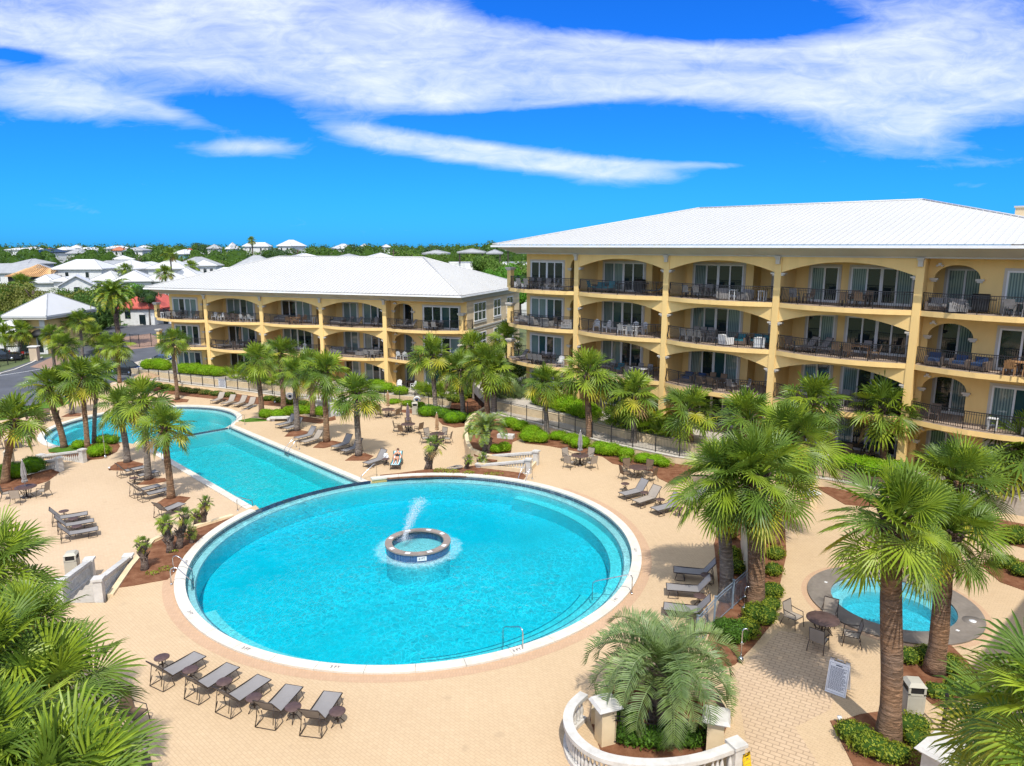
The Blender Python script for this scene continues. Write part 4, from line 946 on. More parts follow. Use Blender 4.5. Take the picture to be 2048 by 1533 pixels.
palm('tallest palm of the middle group with shaggy boots under its crown', (567, 818), (561, 706), L2, 2.5, .25, 'trunk_red', .32, G1)
palm('grey trunk palm in the mulch ring beside two shaded loungers', (594, 862), (590, 745), L1, 2.0, .24, 'trunk_grey', .15, G1)
palm('reddish trunk palm among the clipped bushes right of the far pool', (626, 832), (621, 733), L1, 2.3, .25, 'trunk_red', .15, G1)
palm('palm in a mulch ring halfway along the centre deck beside the ladder', (653, 884), (649, 742), L1, 2.35, .24, 'trunk_brown', .15, G1)
palm('palm in the mulch ring nearest the lounging sunbather', (717, 912), (713, 787), L1, 2.35, .24, 'trunk_grey', .1, G1)
palm('palm with full round crown in front of the lower building right bay', (871, 815), (865, 708), L2, 2.6, .23, 'trunk_grey', .12, G1, D=65)
palm('palm with grey trunk beside the round bushes at the end of the fence', (926, 834), (920, 738), L1, 2.4, .24, 'trunk_grey', .12, G1)
palm('left one of the twin palms where the two fences meet', (975, 836), (966, 722), 0, 2.3, .24, 'trunk_brown', .12, G1)
palm('right one of the twin palms where the two fences meet', (988, 836), (986, 740), 0, 2.4, .26, 'trunk_grey', .12, G1)
palm('dark leaved palm at the gap between the two buildings', (1022, 778), (1012, 674), 0.6, 2.1, .2, 'trunk_grey', .1, G1, D=70)
palm('palm half hidden behind others at the lower building end wall', (948, 786), (946, 692), -0.9, 2.3, .2, 'trunk_grey', .1, G1, D=72)
palm('slim grey palm beside the long bright hedge of the taller building', (1093, 876), (1090, 764), 0, 2.05, .2, 'trunk_grey', .1, G1)
palm('red trunk palm between clipped hedges below the second balcony column', (1178, 888), (1175, 745), 0, 2.6, .27, 'trunk_red', .22, G1)
palm('slim grey palm at the mulch bed right of the red trunk palm', (1267, 896), (1267, 786), 0, 2.4, .23, 'trunk_grey', .15, G1)
palm('palm just behind the right end of the black fence', (1379, 900), (1377, 818), 0.4, 2.5, .28, 'trunk_red', .15, G1)
palm('palm with shaggy yellowing crown before the third balcony column', (1622, 968), (1622, 802), 0, 2.6, .24, 'trunk_grey', .2, G1)
palm('palm with straight red trunk rising over the bright hedge at the right', (1768, 945), (1765, 815), 0.4, 2.6, .27, 'trunk_red', .1, G1)
palm('palm close to the taller building at the right with drooping yellow tips', (1917, 930), (1920, 836), 0.4, 2.6, .24, 'trunk_grey', .1, G1)
palm('tall grey trunk palm over the shaded loungers', (1452, 1200), (1448, 955), 0, 2.6, .3, 'trunk_grey', .1, G1, True)
palm('thick red trunk palm at the fence by the shower pole', (1510, 1212), (1512, 948), 0, 2.75, .36, 'trunk_red', .2, G1, True)
palm('palm at the back of the planted island by the spa path', (1545, 1088), (1578, 880), 0, 2.95, .27, 'trunk_brown', .15, G1, True)
palm('short crowned palm behind the planted island palms', (1503, 1010), (1497, 838), 0, 2.6, .25, 'trunk_brown', .15, G1)
palm('largest palm standing before the spa with a thick brown trunk', (1776, 1487), (1790, 1040), 0, 2.3, .33, 'trunk_red', .1, G1, True)
palm('second thick palm right of the largest one before the spa', (1868, 1345), (1900, 1060), 0, 2.15, .32, 'trunk_red', .1, G1, True)
palm('bushy palm behind the spa with pale hanging leaves', (1895, 1130), (1912, 960), 0, 2.65, .3, 'trunk_brown', .15, G1, True)
palm('palm at the right edge in front of the taller building', (2048, 1010), (2050, 900), 0, 3.3, .26, 'trunk_brown', .15, G1)
def crown_palm(label, crown, zc, rad, base_z=0.0, r=0.24, lean=(0.3, 0.2), fine=True):
    c = P(crown[0], crown[1], zc); NP[0] += 1; rng = random.Random(300 + NP[0]); b = Vector((c.x - lean[0], c.y - lean[1], base_z))
    t = thing('sabal_palm', label, 'palm tree', b, 0, G1)
    trunk_mb(lean[0], lean[1], zc - base_z, r, 'trunk_brown', .2, rng).build('trunk', t)
    o = link(CROWNS_FINE[NP[0] % 4], 'crown', t, (lean[0], lean[1], zc - base_z), rng.uniform(0, 6.28), rad); return t
crown_palm('near left palm whose crown is cut by the left edge level with the three loungers', (-25, 1135), 6.6, 1.95, L1)
crown_palm('near left palm with pale spreading fans beside the near stairs', (58, 1258), 6.2, 1.55, 0)
crown_palm('near left palm with a wide dark green crown over the brick deck', (95, 1392), 6.6, 1.8, 0)
crown_palm('near left palm in the bottom corner with sunlit yellow green fans', (-30, 1330), 7.3, 1.7, 0)
crown_palm('nearest palm at the bottom edge with long upright sunlit fans', (110, 1610), 7.4, 1.85, 0)
crown_palm('near left palm in the very corner under the sunlit fans', (-40, 1540), 7.6, 1.8, 0)
crown_palm('near right palm cut by the right edge with big bright yellow green fans', (2150, 1425), 8.6, 1.75, 0)
crown_palm('lower dark palm in the bottom right corner beside the gate', (2090, 1500), 6.5, 2.2, 0)
# small fan palms -----------------------------------------------------
G2 = 'small fan palms in the mulch beds'
for lab, b, c, z, rad, r in (
    ('stubby small palm alone at the stair end of the near mulch bed', (289, 1139), (285, 1086), 0.03, .78, .17),
    ('tallest small palm of the clump in the near mulch bed', (357, 1096), (369, 1030), 0.03, 1.0, .17),
    ('front left small palm of the clump in the near mulch bed', (340, 1104), (333, 1046), 0.03, .95, .16),
    ('small palm tucked behind the clump in the near mulch bed', (334, 1078), (327, 1044), 0.03, .85, .15),
    ('small palm between the clump and the lone one by the lap pool', (393, 1048), (393, 1030), 0.03, .75, .16),
    ('lone small palm with a dark trunk at the tip of the near mulch bed', (406, 1046), (411, 1004), 0.03, .85, .15),
    ('low young fan palm beside the coping in the near mulch bed', (383, 1086), (381, 1064), 0.03, .75, .1),
    ('fat short palm leaning over the mulch strip behind the round pool', (856, 937), (869, 888), 0.03, 1.55, .24),
    ('tiny palm left of the white stair balustrade', (932, 937), (938, 918), 0.03, .7, .15),
    ('tiny leaning palm at the foot of the white stair balustrade', (955, 930), (967, 914), 0.03, .8, .15)):
    palm(lab, b, c, z, rad * .64, r, 'trunk_boot', .75, G2, small=True, name='fan_palm')
# pinnate palms -------------------------------------------------------
def pindo(label, base, z, hgt, L, n, mats, r=0.3, seed=1, name='pindo_palm', nleaf=34, droop=1.0, tk='trunk_boot'):
    rng = random.Random(seed); b = P(base[0], base[1], z); t = thing(name, label, 'palm tree', b, 0)
    trunk_mb(0.05, 0.05, hgt, r, tk, .8, rng).build('trunk', t); mb = MB()
    for i in range(n):
        u = (i + .5) / n; pinnate_leaf(mb, (0, 0, hgt - 0.15 * u), i * 2.39996 + rng.gauss(0, .15), R_(82 - 66 * u) + rng.gauss(0, .08), L * rng.uniform(.85, 1.1), rng, mats, droop, nleaf)
    mb.build('crown', t); return t
pindo('grey green feather palm in the curved planter beside the white stairs', (972, 905), 0.03, 1.7, 2.1, 30, ['palm_blue', 'palm_blue', 'palm_light'], .3, 4)
pindo('large blue green feather palm inside the round white balustrade', (1322, 1440), 0.03, 1.75, 2.95, 42, ['palm_blue', 'palm_blue', 'palm_blue_dark'], .38, 6, nleaf=40, droop=1.2)
def date_palm():
    b = Vector((PD(236, 660, 118).x, 118, GZ)); t = thing('date_palm', 'tall feather date palm with thick trunk before the red roofed house', 'palm tree', b, 0); rng = random.Random(8); hg = 8.6
    trunk_mb(-.2, 0, hg, .42, 'trunk_boot', .4, rng).build('trunk', t); mb = MB()
    for i in range(46):
        u = (i + .5) / 46; pinnate_leaf(mb, (-.2, 0, hg), i * 2.39996, R_(80 - 105 * u), 4.2 * rng.uniform(.9, 1.08), rng, ['palm_green', 'palm_light', 'palm_yellow' if u > .6 else 'palm_green'], .8, 26, .36, .07)
    mb.build('crown', t)
date_palm()
# ------------------------------------------------------------------ hedges and bushes
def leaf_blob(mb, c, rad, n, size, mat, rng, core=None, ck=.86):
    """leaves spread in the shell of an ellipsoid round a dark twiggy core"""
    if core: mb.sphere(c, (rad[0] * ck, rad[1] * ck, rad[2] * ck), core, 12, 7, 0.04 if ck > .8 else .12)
    for i in range(n):
        z = rng.uniform(-0.55, 1); a = rng.uniform(0, 2 * pi); k = math.sqrt(max(0, 1 - z * z)); sh = rng.uniform(0.86, 1.05)
        d = Vector((cos(a) * k, sin(a) * k, z)); p = Vector((c[0] + d.x * rad[0] * sh, c[1] + d.y * rad[1] * sh, c[2] + d.z * rad[2] * sh))
        if p.z < c[2] - rad[2] * .8: continue
        nn = (d + Vector((rng.gauss(0, .55), rng.gauss(0, .55), rng.gauss(0, .55)))).normalized(); u = nn.orthogonal().normalized(); ro = rng.uniform(0, 6.28); v = nn.cross(u); u, v = u * cos(ro) + v * sin(ro), v * cos(ro) - u * sin(ro)
        s = size * rng.uniform(.6, 1.3); b = len(mb.v)
        for q in (p - u * s, p - v * s * .5, p + u * s, p + v * s * .5): mb.v.append(tuple(q))
        mb.face([b, b + 1, b + 2, b + 3], mat)
HN = [0]
def hedge(label, blobs, z, mat='hedge_green', size=0.06, dens=300, cat='hedge', group=None, core='hedge_core', name=None, core_mat=None):
    """blobs: (px, py, half width m, half depth m, height m) with px,py the middle of the foot"""
    HN[0] += 1; rng = random.Random(500 + HN[0]); p0 = P(blobs[0][0], blobs[0][1], z); t = thing(name or cat.replace(' ', '_'), label, cat, p0, 0, group); mb = MB()
    for x, y, a, b, h in blobs:
        p = P(x, y, z) - p0; ar = (a * b + a * h + b * h) * 2.2
        for k in range(3):
            dx, dy = rng.uniform(-.25, .25) * a, rng.uniform(-.25, .25) * b
            leaf_blob(mb, (p.x + dx, p.y + dy, h * .45), (a * rng.uniform(.78, .95), b * rng.uniform(.78, .95), h * rng.uniform(.5, .58)), int(dens * ar / 3), size, mat, rng, core if k < 2 else None)
    mb.build('foliage', t); return t
GH = 'bright clipped hedges in front of the buildings'
hedge('bright green clipped hedge beside the cars at the lower building corner', [(300, 738, 1.3, 1.0, 1.35), (318, 739, 1.4, 1.1, 1.45), (334, 741, 1.1, 1.0, 1.3)], -0.72, dens=150, size=.07, group=GH)
hedge('long bright clipped hedge left of the walkway sign at the lower building', [(372, 747, 1.5, 1.0, 1.3), (393, 749, 1.6, 1.1, 1.4), (415, 751, 1.5, 1.1, 1.35), (438, 753, 1.4, 1.0, 1.2)], -0.72, dens=150, size=.07, group=GH)
hedge('bright clipped hedge at the foot of the lower building end pillar', [(752, 780, 1.3, .9, 1.2), (775, 785, 1.3, .9, 1.1), (798, 790, 1.0, .8, .95)], -0.72, dens=170, size=.07, group=GH)
hedge('big rounded bright hedge in front of the taller building left bays', [(1085, 808, 1.2, 1.0, 1.3), (1105, 815, 1.4, 1.2, 1.5), (1130, 823, 1.5, 1.2, 1.45), (1158, 832, 1.5, 1.2, 1.35), (1182, 838, 1.2, 1.0, 1.2)], 1.0, dens=170, size=.065, group=GH)
hedge('bright hedge below the patio chairs at the right', [(1690, 938, 1.2, .9, .95), (1722, 943, 1.3, 1.0, 1.0), (1755, 952, 1.2, 1.1, 1.05), (1790, 952, 1.4, .9, 1.0)], 1.0, dens=200, size=.06, group=GH)
GC = 'clipped hedges in the mulch beds'
for lab, bl in (('clipped hedge row along the wall behind the curved planter', [(1020, 855, .9, .6, .9), (1042, 862, .9, .6, .9), (1062, 872, .9, .7, .95)]),
    ('darker clipped hedge block left of the slim grey palm', [(1060, 884, .9, .7, 1.0), (1080, 886, .7, .7, 1.0)]),
    ('clipped hedge left of the grey closed umbrella', [(1118, 880, .8, .6, .75), (1142, 888, .9, .6, .85), (1158, 895, .8, .7, .95)]),
    ('clipped hedge between the grey closed umbrella and the slim palm', [(1198, 908, .9, .7, .95), (1222, 910, .9, .7, .95), (1248, 915, .8, .6, .8)]),
    ('low clipped hedge at the right end of the fence wall', [(1285, 925, .8, .6, .7), (1310, 930, .8, .6, .75), (1330, 934, .6, .5, .65)])):
    hedge(lab, bl, 0.03, dens=260, size=.05, group=GC)
GB = 'round bushes near the pools'
for lab, bl, z, m in (('round clipped bush in front of the far pool left of the shower pole', [(200, 912, .85, .8, .95)], L1, 'hedge_green'),
    ('smaller round bush behind the white stair balustrade', [(161, 897, .65, .6, .7)], L1, 'hedge_green'),
    ('dark hedge at the far pool edge with a round end', [(212, 888, .7, .5, .8), (228, 888, .5, .5, .75)], L1, 'hedge_deep'),
    ('clipped bush beside the reddish palm at the far pool corner', [(535, 836, .8, .7, .85), (556, 837, .9, .7, .9)], L1, 'hedge_green'),
    ('long clipped bush row between the middle palms', [(582, 832, .8, .6, .95), (600, 829, .9, .7, 1.0), (618, 829, .7, .6, .9)], L1, 'hedge_green'),
    ('clipped bush left of the white stair pillars', [(637, 831, .6, .5, .9), (648, 834, .5, .5, .85)], L1, 'hedge_green'),
    ('large dark round bush at the mulch bed behind the tan umbrella', [(910, 846, 1.05, .9, 1.1)], L1, 'hedge_deep'),
    ('wide dark bush behind the beige bin', [(860, 832, 1.2, .9, 1.1), (882, 836, .9, .8, .95)], L1, 'hedge_deep'),
    ('small olive bush beside the large dark round bush', [(942, 840, .7, .6, .7)], L1, 'shrub_olive'),
    ('dark bushes behind the closed grey umbrella at the left edge', [(24, 955, 1.2, .8, 1.15), (66, 944, 1.0, .8, 1.15), (0, 960, .8, .7, 1.0)], L1, 'hedge_deep'),
    ('low green shrub under the grey green feather palm', [(992, 905, .55, .5, .6), (1008, 903, .6, .5, .75)], 0.03, 'hedge_green'),
    ('pale low shrub at the left of the curved planter', [(950, 868, .6, .6, .6)], 0.03, 'shrub_olive'),
    ('small low shrub in the mulch beside the right-hand dining set', [(1250, 925, .5, .4, .5)], 0.03, 'shrub_olive')):
    hedge(lab, bl, z, m, dens=260, size=.055, cat='bush', group=GB)
GO = 'loose olive shrubs on the planted island'
for lab, bl in (('olive shrub under the thick palm trunk at the island edge', [(1552, 1115, .55, .5, .6), (1550, 1150, .5, .5, .55)]),
    ('grey olive shrub at the middle of the island', [(1545, 1195, .55, .55, .6), (1540, 1220, .5, .5, .5)]),
    ('bright olive shrub behind the shower pole', [(1518, 1245, .7, .6, .85), (1500, 1275, .6, .55, .75)]),
    ('deep green shrub beside the shower pole', [(1465, 1285, .65, .6, .85), (1448, 1270, .45, .45, .7)]),
    ('shrub at the back of the island by the small fence', [(1450, 1075, .6, .6, .8), (1465, 1120, .6, .6, .7)]),
    ('shrub under the curved yellow screen of the island', [(1470, 1145, .5, .5, .7)]),
    ('round shrub at the front of the big palm', [(1705, 1478, .6, .5, .55), (1735, 1505, .7, .5, .6), (1790, 1525, .7, .45, .55)]),
    ('shrub at the right of the big palm trunk', [(1822, 1462, .55, .5, .5), (1840, 1490, .5, .45, .45)]),
    ('shrub left of the second thick palm', [(1822, 1325, .6, .45, .55), (1850, 1320, .5, .4, .55)]),
    ('shrub right of the second thick palm', [(1900, 1345, .6, .6, .6), (1915, 1385, .6, .5, .55), (1880, 1395, .45, .4, .45)]),
    ('flowering low shrub row at the right edge beyond the spa', [(2010, 1135, .8, .5, .6), (2050, 1150, .8, .5, .6)]),
    ('green shrub at the right edge behind the spa', [(2035, 1085, .9, .7, .9)])):
    hedge(lab, bl, 0.03, 'shrub_olive' if 'deep' not in lab else 'hedge_deep', dens=330, size=.045, cat='shrub', group=GO, core='foliage_core')
GL = 'brownish low hedges along the far deck wall'
for lab, xs in (('brownish low hedge behind the row of four loungers at the far deck', [(370, 785), (392, 787), (412, 790), (435, 792), (455, 795)]), ('yellow green low hedge left of the far deck hedge', [(262, 768), (285, 771), (310, 775), (335, 779), (352, 782)]), ('olive low hedge right of the four loungers', [(540, 802), (560, 805), (583, 809), (605, 812), (625, 816), (640, 818)])):
    hedge(lab, [(x, y, .95, .5, .62) for x, y in xs], L2, 'shrub_olive' if 'brown' not in lab else 'shrub_brown', dens=130, size=.07, group=GL, core='foliage_core')
hedge('low yellow green hedge at the fence behind the far dining set', [(790, 808, .9, .5, .55), (815, 812, .9, .5, .6), (835, 815, .8, .5, .6)], L1, 'shrub_olive', dens=160, size=.06, group=GL)
hedge('sloping mass of olive shrubs between the two fences', [(915, 805, 1.2, .8, .9), (935, 795, 1.2, .9, 1.2), (952, 790, 1.0, .8, 1.2)], -0.7, 'shrub_olive', dens=130, size=.07, cat='shrub', core='foliage_core')
hedge('patch of bright ivy on the deck edge behind the white stair pillars', [(645, 812, 1.0, .7, .45), (665, 812, 1.0, .7, .45)], L2, 'hedge_green', dens=150, size=.06, cat='ground ivy', name='ivy_patch')
for lab, bl in (('weedy low grass in the mulch strip behind the round pool', [(880, 945, .6, .3, .3), (905, 946, .6, .3, .28), (935, 948, .5, .3, .2), (985, 950, .7, .3, .18)]), ('sparse weeds in the near mulch bed by the ladder', [(328, 1140, .4, .25, .15), (305, 1148, .35, .2, .14), (345, 1105, .3, .2, .12)])):
    hedge(lab, bl, 0.03, 'shrub_olive', dens=160, size=.05, cat='weeds', core=None, name='weed_patch')
# saw palmettos before the buildings (clumps of short fans)
def palmetto_mesh(seed, mats):
    rng = random.Random(seed); mb = MB()
    for i in range(20):
        a = rng.uniform(0, 6.28); rr = rng.uniform(0, .5); u = rng.random()
        fan_leaf(mb, (cos(a) * rr, sin(a) * rr, .02), a, R_(rng.uniform(25, 85)), rng.uniform(.5, .95), rng.uniform(.42, .62), rng, mats[rng.randrange(len(mats))], .35, 11, 112)
    return mb.mesh('palmetto')
PMG = [palmetto_mesh(s, ['palm_green', 'palm_light', 'hedge_green']) for s in (1, 2, 3)]; PMB = [palmetto_mesh(s, ['palm_blue', 'palm_blue_dark', 'palm_blue']) for s in (4, 5)]
def palmettos(label, pts, z, meshes, group, sc=1.0):
    for i, (x, y) in enumerate(pts):
        rng = random.Random(x * 7 + y); p = P(x, y, z); o = bpy.data.objects.new('saw_palmetto', meshes[i % len(meshes)]); COL.objects.link(o); o.location = p; o.rotation_euler = (0, 0, rng.uniform(0, 6)); o.scale = (sc * rng.uniform(.85, 1.15),) * 3
        tag(o, label, 'palmetto', group)
palmettos('green saw palmetto behind the fence before the second arched bay of the taller building', [(1226, 852), (1245, 858), (1262, 856), (1285, 864), (1303, 868), (1322, 872), (1340, 874), (1275, 850), (1310, 858)], 1.0, PMG, 'palmettos before the taller building', 1.15)
palmettos('silvery saw palmetto in the clump where the two fences meet', [(1000, 800), (1014, 797), (1028, 800), (1042, 802), (1020, 788), (1036, 790)], .8, PMB, 'silvery palmettos between the buildings', 1.25)
palmettos('green saw palmetto beside the patio at the lower building right bay', [(850, 792), (866, 794), (884, 796), (900, 796), (842, 788)], -.7, PMG, 'palmettos at the lower building right bay', 1.2)
palmettos('green saw palmetto in the clump below the lower building second bay', [(475, 758), (490, 761), (504, 764), (520, 766), (536, 768), (550, 770), (565, 772)], -.7, PMG, 'palmettos at the lower building second bay', 1.35)
# ------------------------------------------------------------------ furniture
def mk_lounger(sling='sling', back=52):
    t = thing('sun_lounger', '', 'sun lounger'); a = R_(back); w = .33
    yb, zb = -.35 - .78 * cos(a), .38 + .78 * sin(a)
    f = MB()
    for sg in (-1, 1):
        f.tube([(sg * w, 1.0, .37), (sg * w, -.35, .38), (sg * w, yb, zb)], .021, 'bronze', 6)
    f.tube([(-w, 1.0, .37), (w, 1.0, .37)], .021, 'bronze', 6); f.tube([(-w, yb, zb), (w, yb, zb)], .021, 'bronze', 6); f.tube([(-w, -.35, .365), (w, -.35, .365)], .018, 'bronze', 6)
    for sg in (-1, 1): f.tube([(sg * (w - .03), yb + .16, zb - .22), (sg * (w - .03), -.78, .20)], .014, 'bronze', 5)
    f.build('frame', t)
    for y in (.72, -.55):
        l = MB(); s = .22
        for sg in (-1, 1): l.tube([(sg * w, y - .12, .37), (sg * (w + .03), y - s, .03), (sg * (w + .03), y - s * .5, .016), (sg * (w + .03), y + s * .5, .016), (sg * (w + .03), y + s, .03), (sg * w, y + .12, .37)], .016, 'bronze', 5)
        l.tube([(-w - .03, y - s, .02), (w + .03, y - s, .02)], .014, 'bronze', 5); l.build('leg', t)
    s = MB(); n = 8
    for i in range(n):
        y0 = .985 - 1.335 * i / n; y1 = .985 - 1.335 * (i + 1) / n; sag = lambda y: .375 - .03 * sin(pi * (y + .35) / 1.335)
        s.hexa([(-w, y0, sag(y0) - .008), (w, y0, sag(y0) - .008), (w, y1, sag(y1) - .008), (-w, y1, sag(y1) - .008), (-w, y0, sag(y0) + .008), (w, y0, sag(y0) + .008), (w, y1, sag(y1) + .008), (-w, y1, sag(y1) + .008)], sling)
    s.build('seat', t); s = MB(); nx, nz = sin(a) * .009, cos(a) * .009
    s.hexa([(-w, -.355 - nx, .385 - nz), (w, -.355 - nx, .385 - nz), (w, yb + .01 - nx, zb - .01 - nz), (-w, yb + .01 - nx, zb - .01 - nz), (-w, -.355 + nx, .385 + nz), (w, -.355 + nx, .385 + nz), (w, yb + .01 + nx, zb - .01 + nz), (-w, yb + .01 + nx, zb - .01 + nz)], sling); s.build('backrest', t)
    return t
LG = Proto(lambda: mk_lounger()); LGP = Proto(lambda: mk_lounger('sling_pale', 48)); LGL = Proto(lambda: mk_lounger('sling', 38))
def place_lounger(foot, brk, z, label, group, proto=None):
    a = P(foot[0], foot[1], z + .38); b = P(brk[0], brk[1], z + .38); d = a - b; d.z = 0; d.normalize()
    c = Vector((a.x, a.y, z)) - d * 1.0
    return (proto or LG).put(c, math.atan2(-d.x, d.y), label, group)
ORD = ['first', 'second', 'third', 'fourth', 'fifth', 'sixth']
for i, (f, b) in enumerate((((400, 1308), (352, 1335.5)), ((466, 1330), (417, 1361.6)), ((528.5, 1354), (481.6, 1386)), ((588.7, 1371), (558, 1405)), ((666, 1384), (636.3, 1428.4)))):
    place_lounger(f, b, 0, f'grey sling lounger, {ORD[i]} from the left in the row of five nearest the camera', 'loungers in the near row')
for i, (f, b) in enumerate((((175, 1026), (133, 1033)), ((187.5, 1040), (140, 1048.5)), ((196, 1056.5), (148, 1065)))):
    place_lounger(f, b, L1, f"grey lounger alone on the left brick deck, {['farthest', 'middle', 'nearest'][i]} of its three", 'loungers on the left deck')
for f, b, lab in (((290, 933), (263, 939), 'grey lounger half behind the first palm of the lap pool row'), ((315, 941.6), (282, 950), 'grey lounger between the first and middle palms of the lap pool row'), ((319, 970), (290, 977.3), 'grey lounger just in front of the middle palm of the lap pool row'), ((335.6, 977.3), (304, 985.5), 'grey lounger left of the shiny palm of the lap pool row'), ((364, 1006), (346.6, 1013), 'grey lounger partly hidden by the small fan palms')): place_lounger(f, b, L1, lab, 'loungers along the lap pool')
for f, b, lab, pr in (((554.5, 850), (583, 843), 'lounger farthest up the centre deck beside the white bench', LG), ((569.6, 857), (599.7, 848.5), 'lounger in the shade of the grey trunk palm on the centre deck', LG), ((591.5, 876), (620, 869), 'grey lounger just above the ladder on the centre deck', LG), ((605, 884), (634, 876), 'beige lounger directly beside the ladder on the centre deck', LGP), ((667, 894), (697, 884), 'lounger right of the middle mulch ring on the centre deck', LG), ((686, 902), (716, 892.3), 'lounger crossed by the palm shade behind the third mulch ring', LG), ((731, 926.6), (761.4, 917), 'lounger next to the sunbather', LG)): place_lounger(f, b, L1, lab, 'loungers on the centre deck', pr)
for i, (f, b) in enumerate((((426, 802), (441, 796.4)), ((446.6, 807.4), (461.6, 802)), ((468.5, 809), (485, 803.3)), ((489, 813), (504, 806.6)))):
    place_lounger(f, b, L2, f'pale lounger, {ORD[i]} from the left in the row of four beyond the far pool', 'loungers beyond the far pool', LGP)
for f, b, lab, pr in (((1243.6, 988), (1272.3, 981.4), 'grey lounger farthest from the camera of three on the right deck', LG), ((1271, 1003), (1301, 993.7), 'beige lounger in the middle of three on the right deck', LGP), ((1308, 1018.4), (1341, 1010), 'grey lounger nearest the camera of three on the right deck', LG), ((1372, 1000), (1402, 990), 'dark lounger half hidden behind the big palm crowns on the right deck', LG)): place_lounger(f, b, 0, lab, 'loungers on the right deck', pr)
for i, (f, b) in enumerate((((1347.6, 1138.5), (1393, 1143)), ((1333, 1173), (1382, 1176.9)), ((1327.4, 1211.6), (1373, 1217)))):
    place_lounger(f, b, 0, f"lounger in the big palm's shade right of the round pool, {['farthest', 'middle', 'nearest'][i]} of three", 'loungers in the palm shade')
for i, (f, b) in enumerate((((62, 842), (40, 850)), ((54, 858), (30, 868)))):
    place_lounger(f, b, L2, f"pale lounger behind the left palms, {['farther', 'nearer'][i]} of two on the far deck", 'loungers behind the left palms', LGP)
def mk_side():
    t = thing('side_table', '', 'side table'); m = MB(); m.lathe([(0.0, .472), (.24, .472), (.262, .482), (.262, .498), (.25, .508), (.0, .510)], 28, 'table_top'); m.build('tabletop', t)
    m = MB(); m.tube([(0, 0, .10), (0, 0, .475)], .028, 'bronze', 8); m.tube([(cos(a) * .12, sin(a) * .12, .3) for a in [2 * pi * i / 12 for i in range(12)]], .012, 'bronze', 5, True); m.build('stem', t)
    for k in range(4):
        a = pi / 2 * k + .4; l = MB(); l.tube([(0, 0, .2), (cos(a) * .09, sin(a) * .09, .22), (cos(a) * .17, sin(a) * .17, .10), (cos(a) * .24, sin(a) * .24, .015)], .016, 'bronze', 5); l.build('leg', t)
    return t
ST = Proto(mk_side)
for i, (x, y) in enumerate(((323.4, 1314.7), (380.7, 1339), (448.5, 1363), (507.6, 1394.6), (586, 1413.8), (674.5, 1422.5))):
    p = P(x, y, .5); ST.put((p.x, p.y, 0), i * .7, f'round brown mosaic side table, {ORD[i]} from the left along the near lounger row', 'side tables in the near row')
for (x, y), z, lab, g in (((127.4, 1022.5), L1, 'round side table behind the farthest lounger of the left deck three', 'side tables on the left deck'), ((146, 1037.5), L1, 'side table between the farthest and middle loungers on the left deck', 'side tables on the left deck'), ((153.5, 1053), L1, 'side table between the middle and nearest loungers on the left deck', 'side tables on the left deck'),
    ((1250.5, 967.5), 0, 'round side table left of the farthest lounger of the right deck three', 'side tables on the right deck'), ((1289, 985), 0, 'side table between the farthest and beige loungers on the right deck', 'side tables on the right deck'), ((1321, 999), 0, 'side table behind the beige lounger on the right deck', 'side tables on the right deck'), ((1359.5, 1017), 0, 'round side table right of the nearest lounger on the right deck', 'side tables on the right deck'),
    ((1413, 1150), 0, 'shaded side table behind the farthest lounger under the big palm', 'side tables in the palm shade'), ((1400, 1192), 0, 'shaded side table between the middle and nearest loungers under the big palm', 'side tables in the palm shade'), ((1385, 1243), 0, 'side table nearest the grey fence under the big palm', 'side tables in the palm shade'),
    ((772, 918), L1, 'small side table holding a white towel beside the sunbather', 'side tables on the centre deck'), ((268, 956), L1, 'side table between the lap pool loungers by the palms', 'side tables on the left deck')):
    p = P(x, y, z + .5); ST.put((p.x, p.y, z), x, lab, g)
def mk_chair(sl='sling_brown', fr='bronze', name='dining_chair', cat='chair'):
    t = thing(name, '', cat); w = .27
    f = MB()
    for sg in (-1, 1):
        f.tube([(sg * w, -.25, .44), (sg * w, .25, .42), (sg * w, .36, .98)], .017, fr, 5); f.tube([(sg * w, -.22, .64), (sg * w, .1, .655), (sg * w, .305, .68)], .018, fr, 5)
    f.tube([(-w, .36, .98), (w, .36, .98)], .017, fr, 5); f.tube([(-w, -.25, .44), (w, -.25, .44)], .017, fr, 5); f.build('frame', t)
    for sg in (-1, 1):
        l = MB(); l.tube([(sg * w, -.22, .64), (sg * (w + .01), -.24, .4), (sg * (w + .03), -.29, 0)], .016, fr, 5); l.build('leg', t); l = MB(); l.tube([(sg * w, .24, .43), (sg * (w + .02), .33, .2), (sg * (w + .03), .38, 0)], .016, fr, 5); l.build('leg', t)
    s = MB(); s.hexa([(-w, -.24, .425), (w, -.24, .425), (w, .25, .405), (-w, .25, .405), (-w, -.24, .445), (w, -.24, .445), (w, .25, .425), (-w, .25, .425)], sl); s.build('seat', t)
    s = MB(); s.hexa([(-w, .245, .42), (w, .245, .42), (w, .355, .975), (-w, .355, .975), (-w, .262, .42), (w, .262, .42), (w, .372, .972), (-w, .372, .972)], sl); s.build('backrest', t)
    return t
CHB = Proto(lambda: mk_chair('sling_brown')); CHP = Proto(lambda: mk_chair('sling_pale'))
